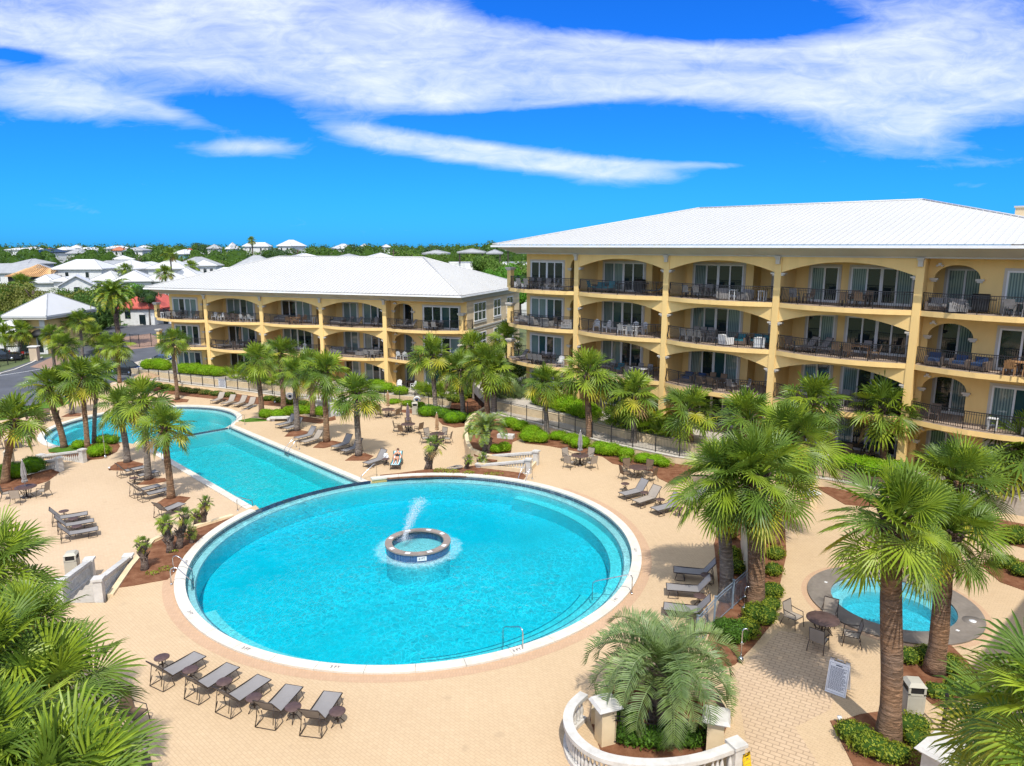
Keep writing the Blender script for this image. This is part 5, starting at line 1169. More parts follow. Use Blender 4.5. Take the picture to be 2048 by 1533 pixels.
def mk_table(r=.61, top='table_top'):
    t = thing('dining_table', '', 'table'); m = MB(); m.lathe([(0, .70), (r - .03, .70), (r, .712), (r, .728), (r - .02, .738), (0, .738)], 36, top); m.build('tabletop', t)
    m = MB(); m.tube([(0, 0, .12), (0, 0, .7)], .04, 'bronze', 8); m.tube([(cos(2 * pi * i / 16) * .3, sin(2 * pi * i / 16) * .3, .42) for i in range(16)], .014, 'bronze', 5, True); m.build('stem', t)
    for k in range(4):
        a = pi / 2 * k + .8; l = MB(); l.tube([(cos(a) * .42, sin(a) * .42, .7), (cos(a) * .26, sin(a) * .26, .42), (cos(a) * .22, sin(a) * .22, .25), (cos(a) * .42, sin(a) * .42, .012)], .02, 'bronze', 5); l.build('leg', t)
    return t
TB = Proto(mk_table)
def umbrella_closed(mat, h=2.45):
    t = thing('patio_umbrella', '', 'umbrella'); m = MB(); m.tube([(0, 0, 0.02), (0, 0, h)], .022, 'umbrella_grey', 8); m.lathe([(0, h - .02), (.035, h), (.02, h + .07), (0, h + .10)], 10, 'paint_white'); m.build('pole', t)
    m = MB(); n = 16; prof = [(.03, h - .02), (.085, h - .25), (.115, h - .6), (.135, h - .95), (.10, h - 1.15), (.155, h - 1.33), (.12, h - 1.42)]; b = len(m.v)
    for i, (r, z) in enumerate(prof):
        for j in range(n):
            k = 1.25 if j % 2 else .62; a = 2 * pi * j / n + .25 * i; m.v.append((r * k * cos(a), r * k * sin(a), z + (.05 if (j % 4 == 1 and i > 4) else 0)))
    for i in range(len(prof) - 1):
        for j in range(n): m.face([b + i * n + j, b + i * n + (j + 1) % n, b + (i + 1) * n + (j + 1) % n, b + (i + 1) * n + j], mat)
    m.build('canopy', t); m = MB(); m.tube([(cos(2 * pi * i / 12) * .125, sin(2 * pi * i / 12) * .125, h - 1.13) for i in range(12)], .018, mat, 5, True); m.build('tie', t)
    m = MB(); m.lathe([(.26, 0), (.26, .05), (.07, .09), (.05, .3), (0, .3)], 18, 'bronze'); m.build('base', t)
    return t
UM = {k: Proto(lambda k=k: umbrella_closed('umbrella_' + k)) for k in ('tan', 'grey', 'mauve')}
UML = {'tan': 'closed tan umbrella', 'grey': 'closed grey umbrella', 'mauve': 'closed mauve umbrella'}
def dining(px, z, where, angs, chairs, umb=None, rad=.98, tscale=1.0, ulab=None, seed=0):
    p = P(px[0], px[1], z + .72); rng = random.Random(seed + int(px[0]))
    TB.put((p.x, p.y, z), rng.uniform(0, 1), f'round brown dining table {where}', 'round dining tables on the decks', tscale)
    for i, a in enumerate(angs):
        side = ['right', 'far right', 'far', 'far left', 'left', 'near left', 'near', 'near right'][int(((a + 22.5) % 360) // 45)]
        q = R_(a + rng.uniform(-6, 6)); c = (p.x + cos(q) * rad * rng.uniform(.95, 1.1), p.y + sin(q) * rad * rng.uniform(.95, 1.1), z)
        chairs.put(c, q - pi / 2 + rng.uniform(-.25, .25), f'{side.replace(" ", "-")} chair at the table {where}', 'sling chairs round the deck tables')
    if umb: UM[umb].put((p.x, p.y, z), rng.uniform(0, 3), ulab or f'{UML[umb]} standing in the table {where}', 'closed umbrellas on the decks')
dining((776.4, 819), L1, 'farthest up the centre deck by the fence', (35, 140, 215, 320), CHB, 'tan')
dining((816.2, 848.5), L1, 'in front of the beige bin', (100, 170, 255, 340), CHB, 'mauve')
dining((874.2, 868), L1, 'behind the fat leaning small palm', (70, 140, 200, 345), CHP, 'tan')
dining((1160, 911), 0, 'beside the clipped hedges of the right deck', (50, 135, 225, 310), CHP, 'grey')
dining((1276.4, 935), 0, 'right of the slim palm on the right deck', (40, 120, 195, 320), CHB)
dining((1645.8, 1238), 0, 'beside the spa', (55, 140, 235, 320), CHP, None, 1.06)
dining((51, 974.4), L1, 'at the left edge by the mulch bed', (10, 195, 275), CHP, 'grey')
dining((85, 829), L2, 'behind the leaning red palm on the far deck', (20, 110, 200, 290), CHB)
dining((26, 880), L2, 'in the shade behind the leftmost palm', (20, 110, 200, 290), CHB)
p = P(272, 1452, 0); CHB.put((p.x, p.y, 0), 1.3, 'dark sling chair alone beside the near left palm crowns', 'sling chairs round the deck tables')
p = P(308, 1665, 0); UM['mauve'].put((p.x, p.y, 0), 0, 'closed dark umbrella at the bottom edge beside the near left palms', 'closed umbrellas on the decks')
p = P(355, 764, -.7); UM['grey'].put((p.x, p.y, -.7), 0, 'closed pale umbrella between the two bright hedges of the lower building', 'closed umbrellas on the decks')
t = thing('patio_umbrella', 'open tan umbrella on the far deck in front of the fence', 'umbrella', P(295, 786, L2)); m = MB(); m.tube([(0, 0, 0), (0, 0, 2.3)], .024, 'bronze', 8); m.build('pole', t)
m = MB(); m.lathe([(1.45, 1.82), (1.0, 2.06), (.5, 2.24), (.0, 2.36)], 8, 'umbrella_tan', smooth=False); m.build('canopy', t)
# ------------------------------------------------------------------ bins, signs, rails
def mk_bin():
    t = thing('litter_bin', '', 'litter bin'); m = MB(); a = .27
    m.box(-a, a, -a, a, 0.03, .76, 'bin_beige'); m.box(-a + .03, a - .03, -a + .03, a - .03, 0, .03, 'dark'); m.build('body', t)
    m = MB()
    for sx in (-1, 1):
        for sy in (-1, 1): m.box(min(sx * a, sx * (a - .07)), max(sx * a, sx * (a - .07)), min(sy * a, sy * (a - .07)), max(sy * a, sy * (a - .07)), .80, 1.08, 'bin_beige')
    m.box(-a, a, -a, a, .78, .845, 'bin_beige'); m.hexa([(-a - .02, -a - .02, 1.08), (a + .02, -a - .02, 1.08), (a + .02, a + .02, 1.08), (-a - .02, a + .02, 1.08), (-a + .08, -a + .08, 1.2), (a - .08, -a + .08, 1.2), (a - .08, a - .08, 1.2), (-a + .08, a - .08, 1.2)], 'bin_beige'); m.box(-a + .03, a - .03, -a + .03, a - .03, .846, 1.079, 'dark'); m.build('hood', t)
    for k in range(4):
        m = MB(); s = .2; c, n_ = cos(pi / 2 * k), sin(pi / 2 * k); b = .274
        for u0, u1, z0, z1 in ((-s, s, .08, .1), (-s, s, .68, .7), (-s, -s + .02, .1, .68), (s - .02, s, .1, .68)):
            q = [(u0, -b, z0), (u1, -b, z0), (u1, -a, z0), (u0, -a, z0), (u0, -b, z1), (u1, -b, z1), (u1, -a, z1), (u0, -a, z1)]; m.hexa([(x * c - y * n_, x * n_ + y * c, z) for x, y, z in q], 'bin_beige')
        m.build('panel', t)
    return t
BN = Proto(mk_bin)
for (x, y), z, rz, lab in (((830, 829), L1, .15, 'beige litter bin behind the mauve umbrella table'), ((1822, 1426), 0, -.12, 'tall beige litter bin before the second thick palm near the spa'), ((147, 1150), L1, .3, 'beige litter bin just behind the near left stair balustrade'), ((20, 930), L2, .3, 'beige litter bin behind the dark bushes at the left edge')):
    BN.put(P(x, y, z), rz, lab, 'litter bins')
def sign_board(name, label, cat, loc, rz, w, h, mat, ink, lines, lean=.3, title=True):
    t = thing(name, label, cat, loc, rz); T = .02
    def pan(sg):
        m = MB(); y0 = sg * h * lean * .9; q = [(-w / 2, y0), (w / 2, y0)]
        m.hexa([(-w / 2, y0 - T, .02), (w / 2, y0 - T, .02), (w / 2, y0 + T, .02), (-w / 2, y0 + T, .02), (-w / 2, -T, h), (w / 2, -T, h), (w / 2, T, h), (-w / 2, T, h)], mat)
        for sx in (-1, 1): m.cbox((sx * w * .38, 0, h + .04), (w * .2, .04, .09), mat)
        m.tube([(-w * .14, 0, h), (-w * .14, 0, h + .07), (w * .14, 0, h + .07), (w * .14, 0, h)], .018, mat, 5); return m
    fr = pan(-1).build('front_panel', t); pan(1).build('rear_panel', t)
    m = MB(); rng = random.Random(2); y = lambda z: -(h * lean * .9) * (1 - (z - .02) / (h - .02)) - T - .006
    def bar(x0, x1, z, th):
        m.poly([(x0, y(z), z), (x1, y(z), z), (x1, y(z + th), z + th), (x0, y(z + th), z + th)], ink)
    if title: bar(-w * .16, w * .16, h * .875, h * .03)
    for i in range(lines):
        z = h * .82 - i * (h * .70 / lines); x = -w * .4; xe = w * rng.choice((.4, .36, .4, .25, .38))
        while x < xe - .02: L = rng.uniform(.03, .075); bar(x, min(x + L, xe), z, h * .014); x += L + .014
    for x0, x1 in ((-w * .45, -w * .44), (w * .44, w * .45)): bar(x0, x1, h * .07, h * .86)
    bar(-w * .45, w * .45, h * .07, h * .006); bar(-w * .45, w * .45, h * .93, h * .006); m.build('lettering', fr); return t
a = P(1657.7, 1384, 0); b = P(1698, 1399, 0); c = (a + b) / 2; d = b - a
sign_board('notice_board', 'white folding notice board covered with lines of small print by the spa path', 'sign', c + Vector((.07, .26, 0)), math.atan2(d.y, d.x), .66, 1.08, 'sign_white', 'ink', 22)
p = P(1490, 1550, 0); sign_board('caution_board', 'small yellow folding caution board at the round balustrade end', 'sign', p, .5, .28, .62, 'yellow_plastic', 'ink', 4, .22)
def rail(label, paths, group='chrome handrails', r=.024, mat='chrome', treads=()):
    p0 = Vector(paths[0][0]); t = thing('pool_ladder' if treads else 'handrail', label, 'ladder' if treads else 'handrail', p0, 0, group)
    for pth in paths:
        m = MB(); m.tube([Vector(q) - p0 for q in pth], r, mat, 8); m.lathe([(.05, -.01), (.05, .02), (0, .03)], 10, mat, Vector(pth[0]) - p0); m.build('rail', t)
    for a, b in treads: m = MB(); m.cbox(((Vector(a) + Vector(b)) / 2 - p0), ((Vector(a) - Vector(b)).length, .09, .03), mat, math.atan2((Vector(b) - Vector(a)).y, (Vector(b) - Vector(a)).x)); m.build('tread', t)
    return t
def v(p, z): return Vector((p.x, p.y, z))
def hand(b, e, zb, ze, h=.85, bend=.25):
    d = (e - b); d.z = 0; L = d.length; d.normalize()
    return [v(b, zb), v(b, zb + h - .12), v(b + d * .05, zb + h - .03), v(b + d * .16, zb + h), v(b + d * bend, zb + h - .02), v(e - d * .12, ze + .52), v(e - d * .02, ze + .43), v(e, ze + .3), v(e, ze - .4)]
rail('chrome handrail over the curved steps at the right side of the round pool', [hand(P(1263.6, 1187, .05), P(1184.6, 1184, -.15), .05, -.15)])
rail('chrome handrail at the near rim of the round pool beside a depth mark', [hand(P(1045.4, 1299, .05), P(1006, 1276, -.15), .05, -.15, .82)])
def ladder(label, b1, b2, e1, e2, zb, ze, group='chrome pool ladders'):
    def pth(b, e):
        d = e - b; d.z = 0; d.normalize(); return [v(b, zb), v(b, zb + .62), v(b + d * .06, zb + .74), v(b + d * .2, zb + .78), v(b + d * .36, zb + .7), v(e, zb + .1), v(e, ze - .9)]
    rail(label, [pth(b1, e1), pth(b2, e2)], group, .022, 'chrome', [((e1.x, e1.y, ze - .12 - .27 * k), (e2.x, e2.y, ze - .12 - .27 * k)) for k in range(3)])
ladder('chrome pool ladder beside the white stairs at the far rim of the round pool', P(1051, 948, .05), P(1064.6, 957.6, .05), P(1037, 963, -.15), P(1051, 970, -.15), .05, -.15)
ladder('chrome pool ladder on the left rim of the round pool', P(347, 1143, .05), P(342.5, 1168.6, .05), P(385, 1152, -.15), P(384, 1174, -.15), .05, -.15)
ladder('chrome pool ladder halfway along the lap pool', P(592.8, 895.6, L1), P(598.7, 900, L1), P(569, 905, -.9), P(577, 909, -.9), L1, -.9)
rail('long chrome handrail where the lap pool meets the round pool on the centre deck', [hand(P(753.6, 954, L1), P(722, 966, -.9), L1, -.9, .95)]); rail('chrome handrail at the near left corner of the lap pool', [hand(P(475.3, 1022, L1), P(506, 1016, -.9), L1, -.9, .8)])
rail('white sloping handrail at the far right corner of the lap pool', [hand(P(490, 850, L1), P(462, 860, -.9), L1, -.9, .95)]); rail('long rail from the far deck down into the far pool', [hand(P(518, 826, L2), P(470, 838, -1.66), L2, -1.66, .85)])
rail('chrome handrail at the near left steps of the far pool', [hand(P(95.7, 899, L2), P(117, 893, -1.66), L2, -1.66, .85)]); rail('dark rail crossing the far pool behind the round bush', [hand(P(266, 882, L1), P(225, 872, -1.66), L1, -1.66, .5)])
def shower(label, p, h, group='outdoor showers'):
    t = thing('shower_pole', label, 'shower', p, 0, group); m = MB(); m.tube([(0, 0, 0), (0, 0, h), (.05, 0, h + .08), (.16, 0, h + .09), (.2, 0, h + .02)], .024, 'chrome', 8); m.build('pole', t)
    m = MB(); m.sphere((0, 0, .12), .11, 'chrome', 12, 8); m.build('base', t); m = MB(); m.cbox((0, -.03, h * .62), (.12, .05, .05), 'chrome'); m.build('tap', t)
shower('silver shower pole with round foot at the island tip by the spa path', P(1481, 1325, 0.02), 1.25); shower('white shower pole beside the round clipped bush at the far pool', P(211, 917, L1), 2.1); shower('slim shower pole on the far deck before the low hedge', P(550, 807, L2), 2.0); shower('bent chrome pipe at the foot of the thick red trunk palm', P(1488, 1222, 0), 1.0)
# fences -----------------------------------------------------------
def fence(label, pts, z, h=1.22, mat=None, step=.115, post=1.85, name='metal_fence'):
    pts = [Vector((q[0], q[1], 0)) for q in pts]; p0 = pts[0].copy(); t = thing(name, label, 'fence', (p0.x, p0.y, z)); L = resample([q - p0 for q in pts], step); ir = mat or 'iron'
    m = MB()
    for dz, r in ((h - .02, .02), (h - .17, .016), (.1, .018)): m.tube([(q.x, q.y, dz) for q in L[::4] + [L[-1]]], r, ir, 4)
    for i, q in enumerate(L): m.tube([(q.x, q.y, .06), (q.x, q.y, h - .02)], .0095, ir, 3, cap=False)
    m.build('panel', t); k = int(post / step)
    for i in range(0, len(L), k): q = L[i]; m = MB(); m.cbox((q.x, q.y, h / 2 + .03), (.07, .07, h + .06), ir); m.cbox((q.x, q.y, h + .075), (.09, .09, .03), ir); m.build('post', t)
    return t
mid = lambda pts, a=0: [(q[0], q[1]) for q in offset_line(pts, -.1)][a:]
fence('black metal fence on the wall in front of the taller building', mid(W1R, 1), .56); fence('black metal fence along the far deck wall of the lower building', mid(W1L[:7]), -1.19); fence('black metal fence behind the beige bin and the bushes', mid(W1L[6:]), -1.2)
fence('grey metal fence beside the shaded loungers', pl(0, [(1392, 1296), (1440, 1240), (1478, 1206), (1506, 1180)]), 0.0, 1.25, 'grey_metal')
fence('black fence panel beside the white capped pier in the bottom right corner', pl(0, [(1885, 1462), (1950, 1520)]), 0, 1.2); fence('short black railing up the ramp where the two fences meet', pl(0, [(935, 826), (958, 818), (985, 800)]), -.2, 1.1)
fence('black fence along the far left kerb before the gatehouse', pl(GZ, [(0, 735), (30, 727), (62, 716)]), GZ, 1.6); fence('tall dark gate across the brick drive behind the road palms', pl(GZ, [(262, 694), (276, 695), (345, 690), (350, 690)]), GZ, 2.1, name='driveway_gate')
fence('short black fence with gate posts by the silvery palmettos', pl(.5, [(985, 815), (1000, 812), (1022, 806)]), .5, 1.9)
def pier(label, p, sx, sy, h, rz, cat='pier', name='garden_pier', mat='stucco_pale'):
    t = thing(name, label, cat, p, rz); m = MB(); m.cbox((0, 0, h / 2), (sx, sy, h), mat); m.build('shaft', t); m = MB(); m.cbox((0, 0, h + .05), (sx + .12, sy + .12, .1), 'balustrade_white')
    a, b = sx / 2 + .16, sy / 2 + .16; m.hexa([(-a, -b, h + .1), (a, -b, h + .1), (a, b, h + .1), (-a, b, h + .1), (-a + .06, -b + .06, h + .2), (a - .06, -b + .06, h + .2), (a - .06, b - .06, h + .2), (-a + .06, b - .06, h + .2)], 'balustrade_white'); m.build('cap', t); return t
q = P(1212, 1405, 1.35); pier('yellow pier with white stepped cap at the left of the blue green palm', (q.x, q.y, 0), .48, .48, 1.2, .35); q = P(1433, 1430, 1.3); pier('yellow pier with white stepped cap at the right of the blue green palm', (q.x, q.y, 0), .48, .48, 1.15, -.3)
q = P(1884, 1497, 1.1); pier('broad white capped pier in the bottom right corner', (q.x, q.y, 0), .62, .95, 1.0, -.95, mat='balustrade_white'); q = P(1622, 984, .9); pier('white capped pedestal at the end of the right fence', (q.x, q.y, 0), .55, .55, .75, .3)
q = P(71, 722, GZ); pier('stone faced gate pillar by the road before the gatehouse', q, 1.0, 1.0, 2.0, .2, mat='tan_paint')
# balustrades -------------------------------------------------------
def balustrade(label, pts, ends=(True, True), hgt=.95, grp=None):
    p0 = Vector(pts[0]); t = thing('balustrade', label, 'balustrade', p0, 0, grp); L = resample([Vector(q) - p0 for q in pts], .2); W = 'balustrade_white'
    def beam(nm, z0, z1, hw):
        m = MB(); A = offset_line(L, -hw); B = offset_line(L, hw)
        for i in range(len(L) - 1): za, zb = L[i].z, L[i + 1].z; q = ((A[i], za), (A[i + 1], zb), (B[i + 1], zb), (B[i], za)); m.hexa([(p[0], p[1], z + z0) for p, z in q] + [(p[0], p[1], z + z1) for p, z in q], W)
        m.build(nm, t)
    beam('rail', hgt - .13, hgt, .15); beam('rail_moulding', hgt - .18, hgt - .131, .11); beam('plinth', -.4, .14, .13)
    for q in L[1:-1]: m = MB(); m.lathe([(.06, .14), (.06, .19), (.035, .21), (.075, .36), (.06, .46), (.032, .60), (.03, .68), (.055, .70), (.055, hgt - .18)], 8, W, q); m.build('baluster', t)
    for k, q in ((0, L[0]), (1, L[-1])):
        if ends[k]:
            dd = (L[1] - L[0]) if k == 0 else (L[-1] - L[-2]); m = MB(); m.cbox(q + Vector((0, 0, hgt / 2 - .2)), (.34, .34, hgt + .36), W, math.atan2(dd.y, dd.x)); m.cbox(q + Vector((0, 0, hgt + .03)), (.46, .46, .1), W, math.atan2(dd.y, dd.x)); m.build('end_pillar', t)
    return t
def stair(label, a0, a1, b0, b1, n, mat='concrete'):
    """a0-a1 top edge, b0-b1 bottom edge"""
    t = thing('stairs', label, 'stairs', a0); m = MB()
    for i in range(n):
        u0, u1 = i / n, (i + 1) / n; z = a0.z + (b0.z - a0.z) * (i + .5) / n; q = [a0.lerp(b0, u0), a0.lerp(b0, u1), a1.lerp(b1, u1), a1.lerp(b1, u0)]
        m.hexa([(p.x - a0.x, p.y - a0.y, b0.z - .3 - a0.z) for p in q] + [(p.x - a0.x, p.y - a0.y, z - a0.z) for p in q], mat)
    m.build('steps', t); return t
def top(x, y, zt): p = P(x, y, zt + .95); return Vector((p.x, p.y, zt))
A, B_, C, D_ = v(P(201, 1200, 0), 0), top(256, 1113, L1), v(P(122, 1206, 0), 0), top(178, 1120, L1)
GBL = 'white balustrades of the near left stairs'
balustrade('white balustrade on the right side of the near left stairs', [A, B_], grp=GBL); balustrade('white balustrade on the left side of the near left stairs', [C, D_], grp=GBL); stair('broad grey steps between the near left balustrades', C, A, D_, B_, 5)
NB.z = NCc.z = 0; NA.z = ND.z = L1
balustrade('nearer white balustrade of the stairs behind the round pool', [NB, NA]); balustrade('farther white balustrade of the stairs behind the round pool', [NCc, ND]); stair('pale steps between the balustrades behind the round pool', NCc, NB, ND, NA, 5)
a, b, c, d = top(164.3, 900.4, L1), top(81, 911, L2), top(117.4, 917, L1), top(60, 926, L2)
balustrade('white balustrade curving past the red trunk palm at the far left stairs', [a, b]); balustrade('shaded white balustrade beside the dark bushes at the far left stairs', [c, d]); stair('steps between the far left balustrades', a, c, b, d, 4)
a, b, c, d = top(663, 808, L1), top(622, 796, L2), top(687, 803, L1), top(648, 792, L2)
balustrade('left white balustrade of the small stairs by the bright ivy', [a, b]); balustrade('right white balustrade of the small stairs by the bright ivy', [c, d]); stair('small white stairs by the bright ivy', a, c, b, d, 4, 'balustrade_white')
arcp = [P(x, y, .95) for x, y in ((1168, 1386), (1145, 1408), (1136, 1434), (1142, 1460), (1160, 1483), (1190, 1504), (1230, 1517), (1290, 1524), (1350, 1522), (1410, 1511), (1473, 1489))]
sm = []
for i in range(len(arcp) - 1):
    a, b, c, d = arcp[max(i - 1, 0)], arcp[i], arcp[i + 1], arcp[min(i + 2, len(arcp) - 1)]
    for k in range(4): u = k / 4; sm.append(.5 * (2 * b + (c - a) * u + (2 * a - 5 * b + 4 * c - d) * u * u + (3 * b - a - 3 * c + d) * u ** 3))
sm.append(arcp[-1])
balustrade('round white balustrade enclosing the blue green feather palm', [v(q, 0) for q in sm], ends=(False, True))
m = MB(); q = pl(.55, [(1190, 1420), (1200, 1375), (1222, 1350), (1255, 1340), (1290, 1345), (1330, 1352), (1390, 1362), (1440, 1385), (1462, 1420)]); strip(m, [tuple(x) for x in resample(q, .4)], -.12, .12, 0, .55, 'stucco_pale'); tag(m.build('planter_wall'), 'low curved peach wall round the back of the blue green palm planter', 'wall')
fence('low black fence between the two yellow piers', pl(0, [(1222, 1490), (1320, 1500), (1432, 1495)]), 0.02, 1.0)
hedge('dark shrubs inside the round white balustrade', [(1260, 1480, .6, .5, .6), (1310, 1490, .7, .5, .6), (1370, 1488, .7, .5, .65), (1420, 1470, .4, .4, .5), (1250, 1440, .4, .4, .5)], .02, 'hedge_deep', .055, 260, 'shrub', core='foliage_core')
bed([(1180, 1440), (1200, 1385), (1250, 1360), (1400, 1372), (1462, 1430), (1430, 1520), (1320, 1545), (1210, 1530)], 0.0)
m = MB(); strip(m, pl(0, [(1484, 1088), (1490, 1130), (1500, 1178)]), -.08, .08, 0, 1.75, 'stucco_pale'); tag(m.build('screen_wall'), 'narrow yellow screen wall in the planted island behind the thick trunk', 'wall')
# small things ------------------------------------------------------
def life_ring(label, px, z, n):
    p = P(px[0], px[1], z); t = thing('life_ring', label, 'life ring', p, 0, 'white life rings on the fences'); m = MB(); m.tube([(cos(2 * pi * i / 24) * .29, 0, sin(2 * pi * i / 24) * .29) for i in range(24)], .085, 'paint_white', 8, True); m.build('ring', t); m = MB(); m.lathe([(0, 0), (.16, 0), (.16, .03), (0, .03)], 16, 'cushion_navy'); o = m.build('mount', t); o.rotation_euler = (R_(90), 0, 0)
life_ring('white life ring on the fence behind the four far loungers', (580, 793), -.45, 0); life_ring('white life ring on the fence behind the beige bin', (834, 800), -.4, 1)
p = P(445, 772, -1.0); t = thing('fence_sign', 'white notice panel on the fence before the long bright hedge', 'sign', p, LA); m = MB(); m.cbox((0, -.03, .25), (1.05, .03, 1.15), 'sign_white'); m.build('panel', t); m = MB()
for i in range(9): m.cbox((0, -.049, .68 - i * .1), (.8 - .2 * (i % 3 == 2), .006, .028), 'ink')
m.build('lettering', t)
p = P(772, 915, L1 + .52); m = MB()
for i in range(5): m.cbox((.02 * sin(i * 3), .02 * cos(i * 5), .03 + .045 * i), (.34 - .02 * i, .28 - .02 * i, .05), 'towel_white', .3 * i)
m.sphere((0, 0, .24), (.15, .13, .08), 'towel_white', 10, 6, .08); tag(m.build('towel_pile', None, (p.x, p.y, L1 + .511)), 'heap of white towels on the small table beside the sunbather', 'towel')
p = P(563, 842, L1); m = MB(); m.cbox((0, 0, .30), (2.0, .65, .12), 'balustrade_white', .1); m.cbox((-.7, 0, .12), (.25, .5, .24), 'balustrade_white', .1); m.cbox((.7, 0, .12), (.25, .5, .24), 'balustrade_white', .1); tag(m.build('stone_bench', None, (p.x, p.y, L1)), 'low white stone bench at the mulch edge beyond the first loungers', 'bench')
p = P(540, 842, L1); m = MB(); m.sphere((0, 0, .12), (.34, .24, .2), 'capital', 9, 6, .12); tag(m.build('boulder', None, (p.x, p.y, L1)), 'small pale boulder on the grass beside the stone bench', 'rock')
p = P(1012, 876, .03); m = MB(); m.cbox((0, 0, .15), (1.3, .6, .3), 'balustrade_white', -.3); tag(m.build('stone_bench', None, (p.x, p.y, .03)), 'pale stone bench in the mulch behind the grey green palm', 'bench')
p = P(907, 938, .03); m = MB()
for k in range(4): m.tube([(cos(2 * pi * i / 20) * (.42 - .03 * k) + .1 * k, sin(2 * pi * i / 20) * .3, .05 + .035 * k) for i in range(20)], .022, 'wicker_grey', 6, True)
tag(m.build('hose_coil', None, (p.x, p.y, .03)), 'grey coiled hose lying in the weeds behind the round pool', 'hose')
def spot(label, px, z):
    t = thing('path_light', label, 'garden light', P(px[0], px[1], z), 0, 'small garden spotlights'); m = MB(); m.tube([(0, 0, 0), (0, 0, .14)], .02, 'dark', 6); m.build('stake', t); m = MB(); m.lathe([(.0, .12), (.06, .13), (.075, .24), (.0, .25)], 10, 'paint_white'); m.build('head', t)
for lab, px, z in (('small white spotlight in the mulch left of the big palm shrubs', (1678, 1447), .03), ('small spotlight by the shrub left of the second thick palm', (1792, 1325), .03), ('small spotlight at the left tip of the first lap pool mulch ring', (219, 941), L1 + .03), ('small spotlight in the shrubs at the right edge', (1985, 1130), .03)): spot(lab, px, z)
# depth marks in the coping ------------------------------------------
def text_mesh(txt, size, mat='ink'):
    cu = bpy.data.curves.new('lettering', 'FONT'); cu.body = txt; cu.size = size; cu.align_x = 'CENTER'; cu.align_y = 'CENTER'; cu.extrude = .002
    o = bpy.data.objects.new('lettering', cu); COL.objects.link(o); bpy.context.view_layer.update()
    me = bpy.data.meshes.new_from_object(o.evaluated_get(bpy.context.evaluated_depsgraph_get())); bpy.data.objects.remove(o); me.materials.clear(); me.materials.append(MATS[mat]); return me
for i, (a, lab) in enumerate(((-98, 'depth mark 3 FT at the nearest point of the round pool coping'), (-63, 'depth mark 3 FT beside the near handrail'), (-33, 'depth mark 1 FT beside the handrail over the curved steps'), (-140, 'depth mark 3 FT on the near left of the round pool coping'), (-168, 'depth mark 4 FT at the left ladder of the round pool'), (-5, 'depth mark 4 FT on the right of the round pool coping'), (-118, 'depth mark 3 FT between the nearest point and the left of the coping'))):
    o = bpy.data.objects.new('depth_mark', text_mesh('1 FT' if ' 1 FT' in lab else ('4 FT' if ' 4 FT' in lab else '3 FT'), .2)); COL.objects.link(o); r = 11.06; o.location = (PC.x + r * cos(R_(a)), PC.y + r * sin(R_(a)), .079); o.rotation_euler = (0, 0, R_(a) + pi / 2); tag(o, lab, 'depth mark', 'depth marks on the round pool coping')
m = MB(); m.cbox((0, 0, 0), (.46, .02, .21), 'paint_white'); a = R_(-76); pl_o = m.build('depth_plate', fo, (1.632 * cos(a), 1.632 * sin(a), 1.46)); pl_o.rotation_euler = (0, 0, a + pi / 2)
o = bpy.data.objects.new('lettering', text_mesh('4 FT', .17)); COL.objects.link(o); o.parent = pl_o; o.location = (0, -.014, 0); o.rotation_euler = (R_(90), 0, 0)
# sunbather -----------------------------------------------------------
fpx, bpx = (789.5, 931), (797.5, 913)
lg = place_lounger(fpx, bpx, L1, 'lounger under the sunbather spread with a striped teal and white towel', 'loungers on the centre deck', LGL)
tw_ = thing('striped_towel', 'teal and white striped towel spread on the sunbather lounger', 'towel', lg.location, lg.rotation_euler[2]); aa = R_(38)
m = MB(); ns = 9
for i in range(ns):
    x0 = -.31 + .62 * i / ns; x1 = -.31 + .62 * (i + 1) / ns; mt = 'towel_teal' if i % 2 == 0 else 'towel_white'
    for (y0, z0), (y1, z1) in (((.98, .40), (.3, .365)), ((.3, .365), (-.33, .40)), ((-.33, .40), (-.35 - .74 * cos(aa), .405 + .74 * sin(aa)))): m.hexa([(x0, y0, z0), (x1, y0, z0), (x1, y1, z1), (x0, y1, z1), (x0, y0, z0 + .014), (x1, y0, z0 + .014), (x1, y1, z1 + .014), (x0, y1, z1 + .014)], mt)
m.build('cloth', tw_)
def skin_body(name, verts, edges, radii, mat, parent, root=0, sub=2):
    me = bpy.data.meshes.new(name); me.from_pydata(verts, edges, []); me.materials.append(MATS[mat]); o = bpy.data.objects.new(name, me); COL.objects.link(o); o.parent = parent
    sk = o.modifiers.new('skin', 'SKIN'); sk.use_smooth_shade = True
    for i, r in enumerate(radii): d = me.skin_vertices[0].data[i]; d.radius = r if isinstance(r, tuple) else (r, r); d.use_root = (i == root)
    su = o.modifiers.new('sub', 'SUBSURF'); su.levels = sub; su.render_levels = sub; return o
man = thing('person', 'person in black swimwear sunbathing on the striped towel with knees slightly bent', 'person', lg.location, lg.rotation_euler[2])
c38, s38 = cos(aa), sin(aa); bk = lambda u, x=0, h=.11: (x, -.33 - u * c38 + h * s38 * .6, .42 + u * s38 + h * c38)
V = [(0, -.2, .52), bk(.16), bk(.32), bk(.46), bk(.56), bk(.62), bk(.72, 0, .13),           # 0 pelvis .. 4 neck base 5 neck 6 head
     bk(.47, .17, .1), bk(.30, .27, .08), bk(.12, .28, .06), (.24, -.30, .50),             # left arm 7-10
     bk(.47, -.17, .1), bk(.30, -.27, .08), bk(.12, -.28, .06), (-.24, -.30, .50),           # right arm 11-14
     (.10, -.12, .50), (.13, .26, .62), (.12, .66, .46), (.12, .72, .43), (.14, .80, .50),     # left leg
     (-.10, -.12, .50), (-.12, .26, .58), (-.13, .68, .45), (-.13, .74, .43), (-.15, .82, .50)]
